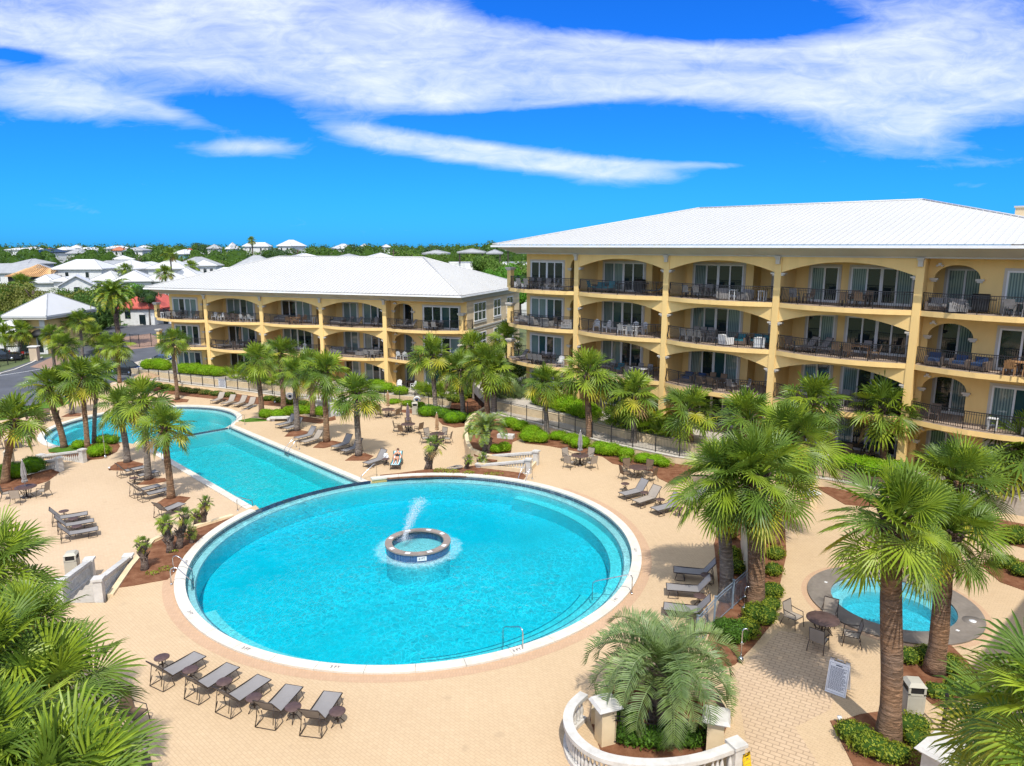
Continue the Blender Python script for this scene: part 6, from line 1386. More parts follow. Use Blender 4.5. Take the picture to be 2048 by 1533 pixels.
Ed = [(0, 1), (1, 2), (2, 3), (3, 4), (4, 5), (5, 6), (3, 7), (7, 8), (8, 9), (9, 10), (3, 11), (11, 12), (12, 13), (13, 14), (0, 15), (15, 16), (16, 17), (17, 18), (18, 19), (0, 20), (20, 21), (21, 22), (22, 23), (23, 24)]
Rd = [(.15, .11), (.14, .10), (.15, .105), (.14, .09), .06, .055, .095, .06, .048, .04, .035, .06, .048, .04, .035, .085, .062, .045, .04, .03, .085, .062, .045, .04, .03]
skin_body('body', V, Ed, Rd, 'skin', man)
skin_body('swimsuit', [(0, -.2, .522), bk(.16, 0, .113), bk(.32, 0, .113), bk(.44, 0, .112)], [(0, 1), (1, 2), (2, 3)], [(.165, .118), (.152, .108), (.16, .112), (.14, .092)], 'swim_black', man)
m = MB(); h = bk(.76, 0, .15); m.sphere(h, (.1, .1, .1), 'hair', 12, 8); m.build('hair', man)
m = MB(); f = bk(.70, 0, .225)
m.sphere(f, (.018, .022, .02), 'skin', 8, 5)
for sx in (-1, 1): q = bk(.735, sx * .034, .218); m.sphere(q, (.014, .012, .012), 'dark', 6, 4); q = bk(.70, sx * .097, .135); m.sphere(q, (.014, .02, .028), 'skin', 6, 4)
q = bk(.662, 0, .205); m.sphere(q, (.026, .01, .008), 'red_paint', 6, 4); m.build('face', man)
for sx in (-1, 1):
    m = MB(); b0 = Vector((sx * .24, -.30, .50)); m.sphere(b0 + Vector((0, .05, 0)), (.036, .05, .018), 'skin', 8, 5)
    for k in range(4): L = (.07, .08, .075, .058)[k]; m.tube([b0 + Vector(((k - 1.5) * .018, .085, 0)), b0 + Vector(((k - 1.5) * .021, .085 + L * .6, .006)), b0 + Vector(((k - 1.5) * .022, .085 + L, -.008))], [.009, .008, .006], 'skin', 5)
    m.tube([b0 + Vector((-sx * .03, .04, .0)), b0 + Vector((-sx * .058, .075, .004)), b0 + Vector((-sx * .06, .10, 0))], [.011, .009, .007], 'skin', 5); m.build('hand', man)
# ------------------------------------------------------------------ cars
def car(name, label, p, rz, mat, prof, roof, L, W=1.85, hw=.36):
    t = thing(name, label, 'car', p, rz); m = MB(); n = len(prof)
    def loft(sec, mt, wtop):
        k = len(sec)
        for sg in (-1, 1): m2 = [(x, sg * (W / 2 - wtop * (z - .5) if z > .55 else W / 2 - (.06 if z < .3 else 0)), z) for x, z in sec]; m.poly(m2 if sg < 0 else m2[::-1], mt)
        for i in range(k):
            (x0, z0), (x1, z1) = sec[i], sec[(i + 1) % k]; y0 = W / 2 - wtop * (z0 - .5) if z0 > .55 else W / 2 - (.06 if z0 < .3 else 0); y1 = W / 2 - wtop * (z1 - .5) if z1 > .55 else W / 2 - (.06 if z1 < .3 else 0)
            m.poly([(x0, -y0, z0), (x0, y0, z0), (x1, y1, z1), (x1, -y1, z1)], mt)
    loft(prof, mat, .10); m.build('body', t)
    m = MB(); zb = roof[0][1]; zt = roof[1][1]
    xs = [r[0] for r in roof]; yb, yt = W / 2 - .09, W / 2 - .30
    q = [(xs[0], -yb, zb), (xs[3], -yb, zb), (xs[3], yb, zb), (xs[0], yb, zb), (xs[1], -yt, zt), (xs[2], -yt, zt), (xs[2], yt, zt), (xs[1], yt, zt)]; m.hexa(q, 'glass_dark'); m.build('window', t)
    m = MB(); m.hexa([(xs[1] - .02, -yt - .02, zt - .02), (xs[2] + .02, -yt - .02, zt - .02), (xs[2] + .02, yt + .02, zt - .02), (xs[1] - .02, yt + .02, zt - .02), (xs[1] + .1, -yt + .06, zt + .06), (xs[2] - .1, -yt + .06, zt + .06), (xs[2] - .1, yt - .06, zt + .06), (xs[1] + .1, yt - .06, zt + .06)], mat)
    for a, b in ((0, 4), (1, 5), (2, 6), (3, 7)): m.tube([q[a], q[b]], .045, mat, 4)
    for sg in (-1, 1): xm = (xs[1] + xs[2]) / 2; m.tube([(xm, sg * yb, zb), (xm, sg * yt, zt)], .04, mat, 4)
    m.build('roof', t)
    for sx in (-1, 1):
        for sy in (-1, 1):
            wm = MB(); wm.lathe([(.0, -.11), (.34, -.11), (.36, -.06), (.36, .06), (.34, .11), (0, .11)], 20, 'rubber'); o = wm.build('wheel', t, (sx * L * .3, sy * (W / 2 - .09), .36)); o.rotation_euler = (R_(90), 0, 0)
            wm = MB(); wm.lathe([(0, -.118), (.22, -.118), (.22, .118), (0, .118)], 14, 'chrome'); wm.build('rim', o)
            wm = MB(); wm.cbox((0, 0, 0), (.06, .36, .13), 'lamp_lens' if sx > 0 else 'red_paint'); wm.build('headlight' if sx > 0 else 'tail_light', t, (sx * (L / 2 - .02), sy * .62, .74))
    return t
suv = lambda L: ([(-L / 2, .35), (L / 2, .3), (L / 2 + .03, .6), (L / 2 - .08, .9), (L * .22, 1.04), (-L / 2 + .05, 1.06), (-L / 2 - .02, .7)], [(-L / 2 + .12, 1.05), (-L / 2 + .35, 1.68), (L * .08, 1.70), (L * .24, 1.04)])
sed = lambda L: ([(-L / 2, .32), (L / 2, .28), (L / 2 + .03, .52), (L / 2 - .1, .72), (L * .2, .9), (-L * .28, .95), (-L / 2, .9), (-L / 2 - .03, .6)], [(-L * .40, .93), (-L * .2, 1.38), (L * .02, 1.40), (L * .22, .9)])
a, b = suv(4.8); car('parked_car', 'black off-road car parked at the end of the black fence', P(249, 750, GZ) + Vector((0, .6, 0)), -.35, 'car_black', a, b, 4.8)
a, b = sed(4.6); car('parked_car', 'dark blue sedan parked behind the bright hedge', P(312, 733, GZ) + Vector((0, 1, 0)), -2.75, 'car_blue', a, b, 4.6)
a, b = sed(4.4); car('parked_car', 'white car showing its end behind the bright hedges of the lower building', P(352, 733, GZ), -2.4, 'car_white', a, b, 4.4)
a, b = suv(5.2); car('parked_car', 'black pickup cut by the left edge on the far road', P(2, 722, GZ), .4, 'car_black', a, b, 5.2)
t = thing('golf_cart', 'golf cart with a canopy standing before the gatehouse', 'golf cart', P(32, 718, GZ), .6); m = MB(); m.box(-1.1, 1.1, -.6, .6, .3, .75, 'car_black'); m.box(.7, 1.1, -.58, .58, .75, 1.0, 'red_paint'); m.build('body', t); m = MB(); m.box(-.6, .1, -.55, .55, .75, .95, 'red_paint'); m.box(-.75, -.6, -.55, .55, .75, 1.35, 'red_paint'); m.build('seat', t)
m = MB(); m.box(-.95, .85, -.62, .62, 1.85, 1.92, 'car_black'); m.build('canopy', t); m = MB()
for sx in (-.85, .75):
    for sy in (-.55, .55): m.tube([(sx, sy, .7), (sx, sy, 1.86)], .025, 'dark', 5)
m.build('post', t)
for sx in (-.7, .75):
    for sy in (-.55, .55): wm = MB(); wm.lathe([(0, -.1), (.24, -.1), (.24, .1), (0, .1)], 14, 'rubber'); o = wm.build('wheel', t, (sx, sy, .24)); o.rotation_euler = (R_(90), 0, 0)
# ------------------------------------------------------------------ balcony furniture
def mk_patio_chair(fr, se, slats=False):
    t = thing('patio_chair', '', 'chair'); w = .25
    for sx in (-1, 1):
        for sy, zt in ((-.22, .64), (.24, .44)): m = MB(); m.cbox((sx * w, sy, zt / 2), (.05, .05, zt), fr); m.build('leg', t)
    m = MB(); m.box(-w, w, -.24, .24, .41, .46, se); m.build('seat', t); m = MB()
    if slats:
        for i in range(5): x = -.2 + .1 * i; m.hexa([(x - .042, .22, .44), (x + .042, .22, .44), (x + .042, .25, .44), (x - .042, .25, .44), (x - .042, .36, .98 - .05 * abs(i - 2)), (x + .042, .36, .98 - .05 * abs(i - 2)), (x + .042, .39, .98 - .05 * abs(i - 2)), (x - .042, .39, .98 - .05 * abs(i - 2))], fr)
    else: m.hexa([(-w, .22, .44), (w, .22, .44), (w, .26, .44), (-w, .26, .44), (-w, .35, .97), (w, .35, .97), (w, .39, .97), (-w, .39, .97)], se)
    m.build('backrest', t)
    for sx in (-1, 1): m = MB(); m.cbox((sx * w, .02, .655), (.06, .5, .03), fr); m.build('armrest', t)
    return t
def mk_rect_table(fr, L=1.5, W=.9):
    t = thing('patio_table', '', 'table'); m = MB(); m.box(-L / 2, L / 2, -W / 2, W / 2, .70, .74, fr); m.build('tabletop', t)
    for sx in (-1, 1):
        for sy in (-1, 1): m = MB(); m.cbox((sx * (L / 2 - .06), sy * (W / 2 - .06), .35), (.06, .06, .70), fr); m.build('leg', t)
    return t
def mk_sofa(body, cush, L=1.7, name='patio_sofa', cat='sofa'):
    t = thing(name, '', cat); m = MB(); m.box(-L / 2, L / 2, -.4, .4, .08, .32, body); m.box(-L / 2, L / 2, .3, .42, .32, .78, body); m.build('frame', t)
    for sx in (-1, 1): m = MB(); m.cbox((sx * (L / 2 - .07), -.04, .45), (.14, .72, .26), body); m.build('armrest', t)
    n = max(1, round(L / .8)); w = (L - .3) / n
    for i in range(n):
        x = -L / 2 + .15 + w * (i + .5); m = MB(); m.cbox((x, -.06, .40), (w - .03, .66, .15), cush); m.build('cushion', t); m = MB(); m.cbox((x, .22, .62), (w - .05, .16, .34), cush, 0, -.2); m.build('back_cushion', t)
    return t
def mk_grill():
    t = thing('gas_grill', '', 'grill'); m = MB(); m.box(-.4, .4, -.25, .25, .1, .8, 'dark'); m.build('cabinet', t); m = MB(); m.tube([(-.42, 0, .86), (.42, 0, .86)], [.27, .27], 'dark', 14); m.build('lid', t); m = MB(); m.box(.42, .75, -.22, .22, .78, .82, 'dark'); m.box(-.75, -.42, -.22, .22, .78, .82, 'dark'); m.build('side_shelf', t); return t
def mk_plant():
    t = thing('potted_plant', '', 'potted plant'); m = MB(); m.lathe([(.16, 0), (.24, .4), (.2, .41), (0, .38)], 14, 'roof_terracotta'); m.build('pot', t); m = MB(); rng = random.Random(3)
    for i in range(14): pinnate_leaf(m, (0, 0, .4), i * 2.4, R_(rng.uniform(35, 85)), rng.uniform(.7, 1.0), rng, ['palm_green', 'hedge_deep'], 1.0, 12, .5, .03)
    m.build('foliage', t); return t
BF = {'dark': Proto(lambda: mk_patio_chair('bronze', 'sling')), 'brown': Proto(lambda: mk_patio_chair('bronze', 'sling_brown')), 'white': Proto(lambda: mk_patio_chair('paint_white', 'paint_white', True)), 'pale': Proto(lambda: mk_patio_chair('wicker_grey', 'wicker_grey')), 'woodc': Proto(lambda: mk_patio_chair('wood', 'wood', True)), 'wick': Proto(lambda: mk_patio_chair('wicker', 'wicker')), 'tealc': Proto(lambda: mk_patio_chair('bronze', 'cushion_teal')),
      'tdark': Proto(lambda: mk_rect_table('bronze')), 'twhite': Proto(lambda: mk_rect_table('paint_white')), 'tpale': Proto(lambda: mk_rect_table('wicker_grey', 1.7)), 'twood': Proto(lambda: mk_rect_table('wood', 1.3)), 'tside': Proto(lambda: mk_rect_table('paint_white', .5, .5)),
      'steal': Proto(lambda: mk_sofa('wicker', 'cushion_teal')), 'sgrey': Proto(lambda: mk_sofa('wicker', 'sling')), 'swick': Proto(lambda: mk_sofa('wicker_grey', 'wicker_grey')), 'anavy': Proto(lambda: mk_sofa('wicker', 'cushion_navy', .95, 'patio_armchair', 'armchair')), 'ateal': Proto(lambda: mk_sofa('wicker', 'cushion_teal', .95, 'patio_armchair', 'armchair')), 'agrey': Proto(lambda: mk_sofa('wicker_grey', 'sling', .95, 'patio_armchair', 'armchair')), 'awhite': Proto(lambda: mk_sofa('paint_white', 'towel_white', .75, 'patio_armchair', 'armchair')),
      'lounge': Proto(lambda: mk_lounger('sling', 50)), 'lteal': Proto(lambda: mk_lounger('cushion_teal', 40)), 'grill': Proto(mk_grill), 'plant': Proto(mk_plant)}
BN_ = {'dark': 'dark metal chair', 'brown': 'brown sling chair', 'white': 'white slatted armchair', 'pale': 'pale grey dining chair', 'woodc': 'wooden slatted chair', 'wick': 'brown wicker chair', 'tealc': 'teal seated metal chair', 'tdark': 'dark patio table', 'twhite': 'white patio table', 'tpale': 'long pale patio table', 'twood': 'wooden patio table', 'tside': 'small white side table', 'steal': 'wicker sofa with teal cushions', 'sgrey': 'dark wicker sofa', 'swick': 'pale wicker sofa', 'anavy': 'navy cushioned armchair', 'ateal': 'wicker armchair with teal cushions', 'agrey': 'pale wicker armchair', 'awhite': 'white round armchair', 'lounge': 'dark sling lounger', 'lteal': 'lounger with teal sling', 'grill': 'black gas grill', 'plant': 'leafy potted plant'}
FLN = {0: 'ground patio', 1: 'second storey balcony', 2: 'third storey balcony', 3: 'top balcony'}
BYN = ['end bay at the left', 'first arched bay', 'second arched bay', 'third arched bay', 'end bay at the right']
def furnish(o, a, W, floors, bname, k, bay, items):
    fl = 'top balcony' if k == len(floors) - 1 else FLN[k]; seen = {}
    for ty, s, d, rz in items:
        q = bl_pt(o, a, bay_x(bay, W) + s, d, floors[k] + .003); lab = f'{BN_[ty]}, {fl}, {BYN[bay]} of the {bname} building'
        BF[ty].put(q, a + rz, lab, f'balcony furniture, {fl}, {BYN[bay]}, {bname} building')
def bay_x(b, W): return (b - 1) * W if b else 0.0
def setc(c, t, s, d, w=.78): return [(t, s, d, 0), (c, s - .45, d + w, pi), (c, s + .45, d + w, pi), (c, s - .45, d - w, 0), (c, s + .45, d - w, 0)]
# chairs face local -y (towards the pools) with rz 0; d<0 lies behind the column line
fr_ = lambda k, b, it: furnish(RO, RA, RW, RF, 'taller', k, b, it)
fl_ = lambda k, b, it: furnish(LO, LA, LWd, LF, 'lower', k, b, it)
fr_(3, 0, setc('dark', 'tdark', -5.6, .05, .62) + [('dark', -3.4, 0, .5), ('dark', -2.5, .1, -.6), ('lounge', -.9, -.3, pi - .3)])
fr_(3, 1, [('steal', 2.0, -.9, 0), ('tealc', 3.3, -.2, .4), ('tealc', 1.4, -.1, pi - .4), ('tdark', 3.0, -1.2, 0), ('grill', 5.0, -1.9, 0), ('lteal', 7.2, -.6, 2.2)])
fr_(3, 2, setc('dark', 'tdark', 2.2, -.7) + [('agrey', 4.7, .1, .5), ('tside', 5.5, .1, 0), ('agrey', 6.3, -.1, -.3), ('tside', 7.5, -.3, 0)])
fr_(3, 3, [('dark', 1.1, -.2, .8), ('brown', 1.9, -.5, -.7)] + setc('brown', 'tdark', 5.0, -.5))
fr_(3, 4, [('sgrey', 1.3, -.1, 0), ('grill', 3.2, -.2, 0), ('agrey', 2.2, .4, .3)] + setc('pale', 'tpale', 5.2, .0, .7))
fr_(2, 0, [('sgrey', -6.2, .1, .2), ('agrey', -4.9, .1, pi - .3), ('agrey', -3.2, .3, pi), ('tdark', -4.0, -.2, 0), ('agrey', -1.0, .1, .4), ('wick', -2.0, .2, pi)])
fr_(2, 1, [('white', 1.7, -.5, .5), ('white', 2.8, -.4, -.2)] + setc('white', 'twhite', 5.4, -.4, .85))
fr_(2, 2, [('tpale', 2.4, -.6, 0)] + [('pale', 1.75 + .62 * i, .15, pi) for i in range(3)] + [('pale', 1.75 + .62 * i, -1.35, 0) for i in range(3)] + [('pale', 3.6, -.6, -1.57), ('awhite', 5.2, .2, pi - .4), ('ateal', 5.9, -.7, .1), ('steal', 7.3, -1.2, 0), ('awhite', 7.6, -.1, pi + .4)])
fr_(2, 3, [('brown', .9, -.4, .6), ('lounge', 1.9, -.7, 2.6), ('lounge', 2.8, -.8, 2.6), ('brown', 4.2, -.1, pi), ('brown', 5.0, .2, pi), ('twood', 5.4, -.6, .2), ('brown', 6.5, -.2, -1.2), ('pale', 5.6, -1.4, 0)])
fr_(2, 4, [('anavy', 1.2, -.1, .1), ('anavy', 2.6, .1, -.1), ('anavy', 3.6, .2, -.3)] + setc('woodc', 'twood', 5.6, .1, .75))
fr_(1, 0, [('tdark', -4.0, .05, 0)] + [('dark', -4.6 + .6 * i, .72, pi) for i in range(3)] + [('dark', -4.6 + .6 * i, -.62, 0) for i in range(3)] + [('lounge', -6.6, .2, 2.8), ('white', -1.6, .3, .3)])
fr_(1, 1, [('pale', 2.0, -.9, 0), ('ateal', 4.0, -.8, 0), ('pale', 3.0, -.9, 0)] + setc('pale', 'twhite', 6.2, -.3, .7))
fr_(1, 2, [('anavy', 1.6, -1.0, 0), ('anavy', 2.6, -1.2, 0)] + setc('brown', 'tdark', 4.0, -.2) + [('dark', 5.8, .1, pi - .3), ('dark', 6.6, -.4, -.8)])
fr_(1, 3, [('brown', 6.6, -.5, 0)] + setc('pale', 'tpale', 4.2, -.3)); fr_(1, 4, [('wick', 1.5, -.3, 0), ('agrey', 6.5, .2, 0), ('tside', 4.6, .2, 0)])
fr_(0, 0, [('lounge', -6.6, .5, .8), ('white', -3.4, .8, .2), ('tside', -2.4, .9, 0), ('white', -1.5, .6, -.4)]); fr_(0, 1, [('lounge', 1.0, .2, .6), ('dark', 5.0, -1.2, 0)]); fr_(0, 3, [('brown', 2.2, -.4, .4), ('tside', 3.0, -.5, 0), ('brown', 4.0, -.3, -.4), ('brown', 5.6, .1, .4), ('tdark', 5.4, -1.2, 0), ('brown', 6.6, -.7, -.5)]); fr_(0, 4, [('wick', 2.0, .2, 0)])
fl_(2, 0, setc('dark', 'tdark', -4.6, .1, .65) + [('tside', -6.6, .3, 0), ('wick', -1.6, .1, .3)])
fl_(2, 1, [('plant', 2.0, -2.0, 0), ('white', 1.0, -.1, .3), ('white', 2.2, .1, -.2), ('wick', 4.3, .2, pi), ('twood', 4.0, -.6, 0), ('white', 5.6, .3, pi), ('white', 6.6, .1, pi), ('wick', 3.3, .2, pi)])
fl_(2, 2, [('sgrey', 1.6, -1.4, 0)] + setc('woodc', 'twood', 4.6, -.2) + [('tside', 6.6, -1.0, 0)])
fl_(2, 3, [('sgrey', 1.5, -.9, 0), ('lounge', 3.0, -.4, 2.6), ('lounge', 4.2, -.3, 2.6), ('dark', 6.8, -.4, .3), ('dark', 6.0, -1.4, -.3)])
fl_(2, 4, [('lounge', 1.8, -.1, 2.4), ('lounge', 3.0, .1, 2.4)] + setc('dark', 'tdark', 5.9, .05, .65))
fl_(1, 0, setc('dark', 'tdark', -4.4, .1, .65)); fl_(1, 1, [('lounge', 1.6, -.2, 2.3), ('lounge', 2.6, 0, 2.3), ('wick', 4.2, .2, pi), ('tdark', 5.0, -.7, 0), ('dark', 5.4, -1.5, 0), ('dark', 4.5, -1.5, 0), ('wick', 6.4, -.1, -.5)])
fl_(1, 2, [('white', 5.0, -.6, 0), ('dark', 3.0, -.4, .4)]); fl_(1, 3, [('swick', 1.4, -.8, .3), ('agrey', 4.6, -.6, 0), ('tpale', 6.6, .0, 0), ('pale', 6.2, .75, pi), ('pale', 7.0, .72, pi), ('pale', 6.3, -.8, 0)])
fl_(1, 4, [('tdark', 2.6, -.2, 0), ('white', 1.9, .5, pi), ('white', 2.8, .6, pi), ('white', 3.4, -.9, 0)] + setc('dark', 'tdark', 6.6, .05, .65))
fl_(0, 4, [('white', 1.6, .2, .4), ('tdark', 2.6, -.6, 0), ('dark', 2.2, -1.3, 0), ('dark', 3.1, -1.3, 0), ('white', 3.4, .3, -.5), ('white', 5.0, .6, -.6), ('white', 7.2, .5, .3)]); fl_(0, 3, [('wick', 2.6, -1.0, .2)]); fl_(0, 1, [('wick', 2.2, -.8, 0)])
q = bl_pt(LO, LA, LWd * .48, -.9, LF[1]); t = UM['tan'].put(q, 0, 'closed pale umbrella on the middle balcony of the lower building first arched bay', 'closed umbrellas on the decks')
# ------------------------------------------------------------------ houses behind
def hip(mb, x0, x1, y0, y1, ze, zr, ridge, mat, ov=.6):
    """hip roof; ridge = fraction of the length kept as ridge (0 = pyramid)"""
    x0 -= ov; x1 += ov; y0 -= ov; y1 += ov; lx, ly = x1 - x0, y1 - y0; cx, cy = (x0 + x1) / 2, (y0 + y1) / 2
    if lx >= ly: a, b = (cx - lx * ridge / 2, cy), (cx + lx * ridge / 2, cy)
    else: a, b = (cx, cy - ly * ridge / 2), (cx, cy + ly * ridge / 2)
    A, B, C, D = (x0, y0, ze), (x1, y0, ze), (x1, y1, ze), (x0, y1, ze); R0, R1 = (*a, zr), (*b, zr)
    if lx >= ly: fs = [[A, B, R1, R0], [B, C, R1], [C, D, R0, R1], [D, A, R0]]
    else: fs = [[A, B, R0], [B, C, R1, R0], [C, D, R1], [D, A, R0, R1]]
    for f in fs: mb.poly(f, mat)
    for p, q in ((A, R0), (D, R0 if lx >= ly else R1), (B, R1 if lx >= ly else R0), (C, R1)): mb.tube([p, q], .11, 'roof_grey' if mat == 'roof_white' else mat, 4)
    mb.box(x0, x1, y0, y1, ze - .28, ze - .01, mat)
def house(label, x0, x1, ye, yr, D, depth=None, roof='roof_white', wall='stucco_white', rot=0.0, ridge=.35, win=2, cat='house', name='beach_house', porch=False):
    a = PD(x0, ye, D); b = PD(x1, ye, D); w = b.x - a.x - 1.0; ze = a.z; c = PD((x0 + x1) / 2, yr, D + (depth or w * .8) / 2); d = depth or w * .8; zr = max(c.z, ze + .8)
    t = thing(name, label, cat, ((a.x + b.x) / 2, D + .6, GZ), rot); h = ze - GZ; w = max(w, 2.5)
    m = MB(); m.box(-w / 2, w / 2, 0, d, 0, h - .25, wall)
    if win:
        m.box(-w / 2 - .03, w / 2 + .03, -.03, d + .03, h - 3.3, h - 3.1, 'paint_white')
    m.build('wall', t)
    m = MB(); hip(m, -w / 2, w / 2, 0, d, h, zr - GZ, ridge, roof); m.build('roof', t)
    for i in range(win):
        x = -w / 2 + w * (i + .7) / (win + .4); f = MB(); f.box(x - .55, x + .55, -.08, 0, h - 2.6, h - .9, 'paint_white'); f = f.build('window', t); g = MB(); g.box(x - .45, x + .45, -.10, -.081, h - 2.5, h - 1.0, 'glass_dark'); g.build('pane', f)
    if porch: m = MB(); m.box(-w / 2 + .3, w / 2 - .3, -.06, 0, h - 2.9, h - .4, 'glass_dark'); m.build('porch_opening', t); m = MB(); [m.box(x - .1, x + .1, -.3, -.07, h - 3, h - .25, 'paint_white') for x in [(-w / 2 + .2) + (w - .4) * k / 4 for k in range(5)]]; m.build('porch_post', t)
    return t
HS = [
 ('biggest white house of the near row with a long white hip roof', 101, 200, 538, 519, 205, 12, 'roof_white', 'stucco_white', .12, .35, 2), ('white house with pyramid roof right of the biggest one', 195, 272, 538, 520, 215, 11, 'roof_white', 'stucco_white', 0, .05, 1),
 ('white pyramid roofed house with grey upper wall in the middle of the near row', 293, 371, 537, 518, 210, 11, 'roof_white', 'stucco_white', 0, .06, 1), ('pale roofed house behind the middle pyramid roof', 340, 398, 532, 514, 245, 12, 'roof_grey', 'stucco_white', 0, .2, 0),
 ('small white tower house with two dark windows', 384, 431, 531, 520, 225, 8, 'roof_white', 'stucco_white', 0, .05, 3), ('low white pyramid roof left of the bright tree', 178, 233, 561, 542, 185, 9, 'roof_white', 'stucco_white', 0, .05, 2),
 ('white hip roof directly behind the bright green tree', 226, 300, 562, 541, 182, 9, 'roof_white', 'stucco_white', 0, .3, 0), ('white roof ending at the lower building eave', 274, 338, 562, 542, 184, 9, 'roof_white', 'stucco_white', 0, .2, 0),
 ('long white roof just over the lower building left corner', 330, 402, 557, 535, 192, 9, 'roof_white', 'stucco_white', 0, .3, 0), ('last white roof of the near row touching the big roof slope', 398, 470, 551, 535, 205, 9, 'roof_white', 'stucco_white', 0, .4, 0),
 ('low white roofed house left of the gable house', 60, 108, 565, 549, 172, 8, 'roof_white', 'stucco_white', .2, .5, 0), ('white house with a dark window under the biggest roof', 100, 140, 562, 553, 170, 8, 'roof_white', 'stucco_white', 0, .6, 1),
 ('grey roofed long house at the left edge', -40, 84, 546, 527, 230, 14, 'roof_grey', 'stucco_white', 0, .6, 2), ('dark grey peaked roof behind the long grey house', 18, 60, 528, 518, 245, 10, 'roof_grey', 'roof_grey', 0, .1, 0),
 ('big grey hip roof behind the lower building ridge', 452, 560, 540, 511, 230, 14, 'roof_grey', 'stucco_white', 0, .1, 0), ('grey roof right of the big grey hip roof', 548, 588, 524, 511, 235, 10, 'roof_grey', 'stucco_white', 0, .1, 0),
 ('white roof peeking over the middle of the long ridge', 587, 640, 514.5, 507, 260, 10, 'roof_white', 'stucco_white', 0, .5, 0), ('grey roof peeking over the long ridge', 675, 712, 513.5, 508, 260, 9, 'roof_grey', 'stucco_white', 0, .2, 0), ('pale pyramid roof over the right half of the long ridge', 741, 788, 514, 506, 255, 10, 'roof_white', 'stucco_white', 0, .1, 0),
 ('far white house at the left edge', 4, 40, 500, 496, 420, 14, 'roof_white', 'stucco_white', 0, .4, 1), ('far white house second from the left edge', 43, 68, 499, 494, 430, 12, 'roof_white', 'stucco_white', 0, .4, 1), ('far house with a dark navy roof', 58, 91, 505, 498, 380, 14, 'car_blue', 'stucco_white', 0, .4, 1), ('far house with a terracotta roof near the left', 81, 110, 502, 497, 400, 12, 'roof_terracotta', 'tan_paint', 0, .5, 1),
 ('far white house right of the terracotta roof', 107, 134, 500, 494, 410, 12, 'roof_white', 'stucco_white', 0, .4, 1), ('far tall white house with a turret roof', 138, 160, 496, 490, 430, 10, 'roof_white', 'stucco_white', 0, .1, 1), ('far long white roofed house', 146, 178, 501, 495, 420, 12, 'roof_white', 'stucco_white', 0, .5, 1), ('far grey roofed house before the turret', 131, 162, 507, 498, 360, 12, 'roof_grey', 'stucco_white', 0, .2, 0),
 ('far white house alone against the trees left of the red roof', 205, 228, 497, 492, 430, 12, 'roof_white', 'stucco_white', 0, .4, 1), ('far house with a red tiled roof and cream walls', 222, 252, 501, 494, 400, 13, 'roof_terracotta', 'stucco_white', 0, .4, 2), ('far house with grey roof right of the red tiled roof', 246, 284, 501, 495, 390, 13, 'roof_grey', 'stucco_white', 0, .4, 2), ('far high white house over the grey roofed one', 273, 297, 496, 491, 440, 11, 'roof_white', 'stucco_white', 0, .3, 1),
 ('blue walled house with white hip roof and porch', 334, 372, 508, 499, 330, 12, 'roof_white', 'blue_paint', 0, .15, 3), ('pink house beside the blue walled one', 362, 384, 508, 497, 350, 10, 'roof_red', 'pink_paint', 0, .3, 1), ('long grey roof between the tree and the middle pyramid roof', 173, 230, 530, 521, 270, 14, 'roof_grey', 'stucco_white', 0, .6, 0), ('low white roof under the red tiled house', 222, 266, 519, 511, 320, 12, 'roof_white', 'stucco_white', 0, .3, 1), ('white roof between the two near pyramid roofs', 258, 305, 532, 524, 270, 12, 'roof_white', 'stucco_white', 0, .6, 0),
 ('far grey roofed house among the dark pines', 413, 440, 497, 489, 380, 12, 'roof_grey', 'stucco_white', 0, .3, 2), ('far pale blue peaked house', 450, 461, 498, 485, 400, 8, 'roof_white', 'blue_paint', 0, .0, 1), ('far long white roof under the lone skyline palm', 484, 536, 493, 485, 420, 14, 'roof_white', 'stucco_white', 0, .6, 2), ('far white gabled house on the skyline', 549, 587, 492, 480, 400, 12, 'roof_white', 'stucco_white', 0, .3, 2), ('far white house right of the skyline gable', 671, 712, 497, 488, 400, 12, 'roof_white', 'stucco_white', 0, .5, 2), ('far small white house among the trees', 718, 736, 494, 488, 420, 9, 'roof_white', 'stucco_white', 0, .4, 1), ('far tiny white pavilion on the skyline', 766, 781, 494, 489, 430, 7, 'roof_white', 'stucco_white', 0, .1, 0)]
for i_, h in enumerate(HS): h = list(h); h[9] = h[9] or (.32, -.28, .18, -.4, .45, .1)[i_ % 6]; house(*h)
# house under construction
t = thing('unfinished_house', 'unfinished house with bare orange roof timbers', 'house', (PD(58, 552, 200).x, 200, GZ)); zt = PD(58, 553, 200).z - GZ; m = MB(); m.box(-6, 6, 0, 9, 0, zt, 'dark'); m.build('wall', t); m = MB()
for i in range(24):
    x = -6.4 + 12.8 * i / 23; k = 1 - abs(x) / 9; m.tube([(x, -.6, zt), (x * .75, 4.5, zt + 2.6 * k + .6), (x, 9.6, zt)], .12, 'wood_frame', 4)
m.poly([(-6.4, -.5, zt - .1), (6.4, -.5, zt - .1), (3.5, 4.5, zt + 2.1), (-3.5, 4.5, zt + 2.1)], 'wood_frame'); m.build('roof_timber', t)
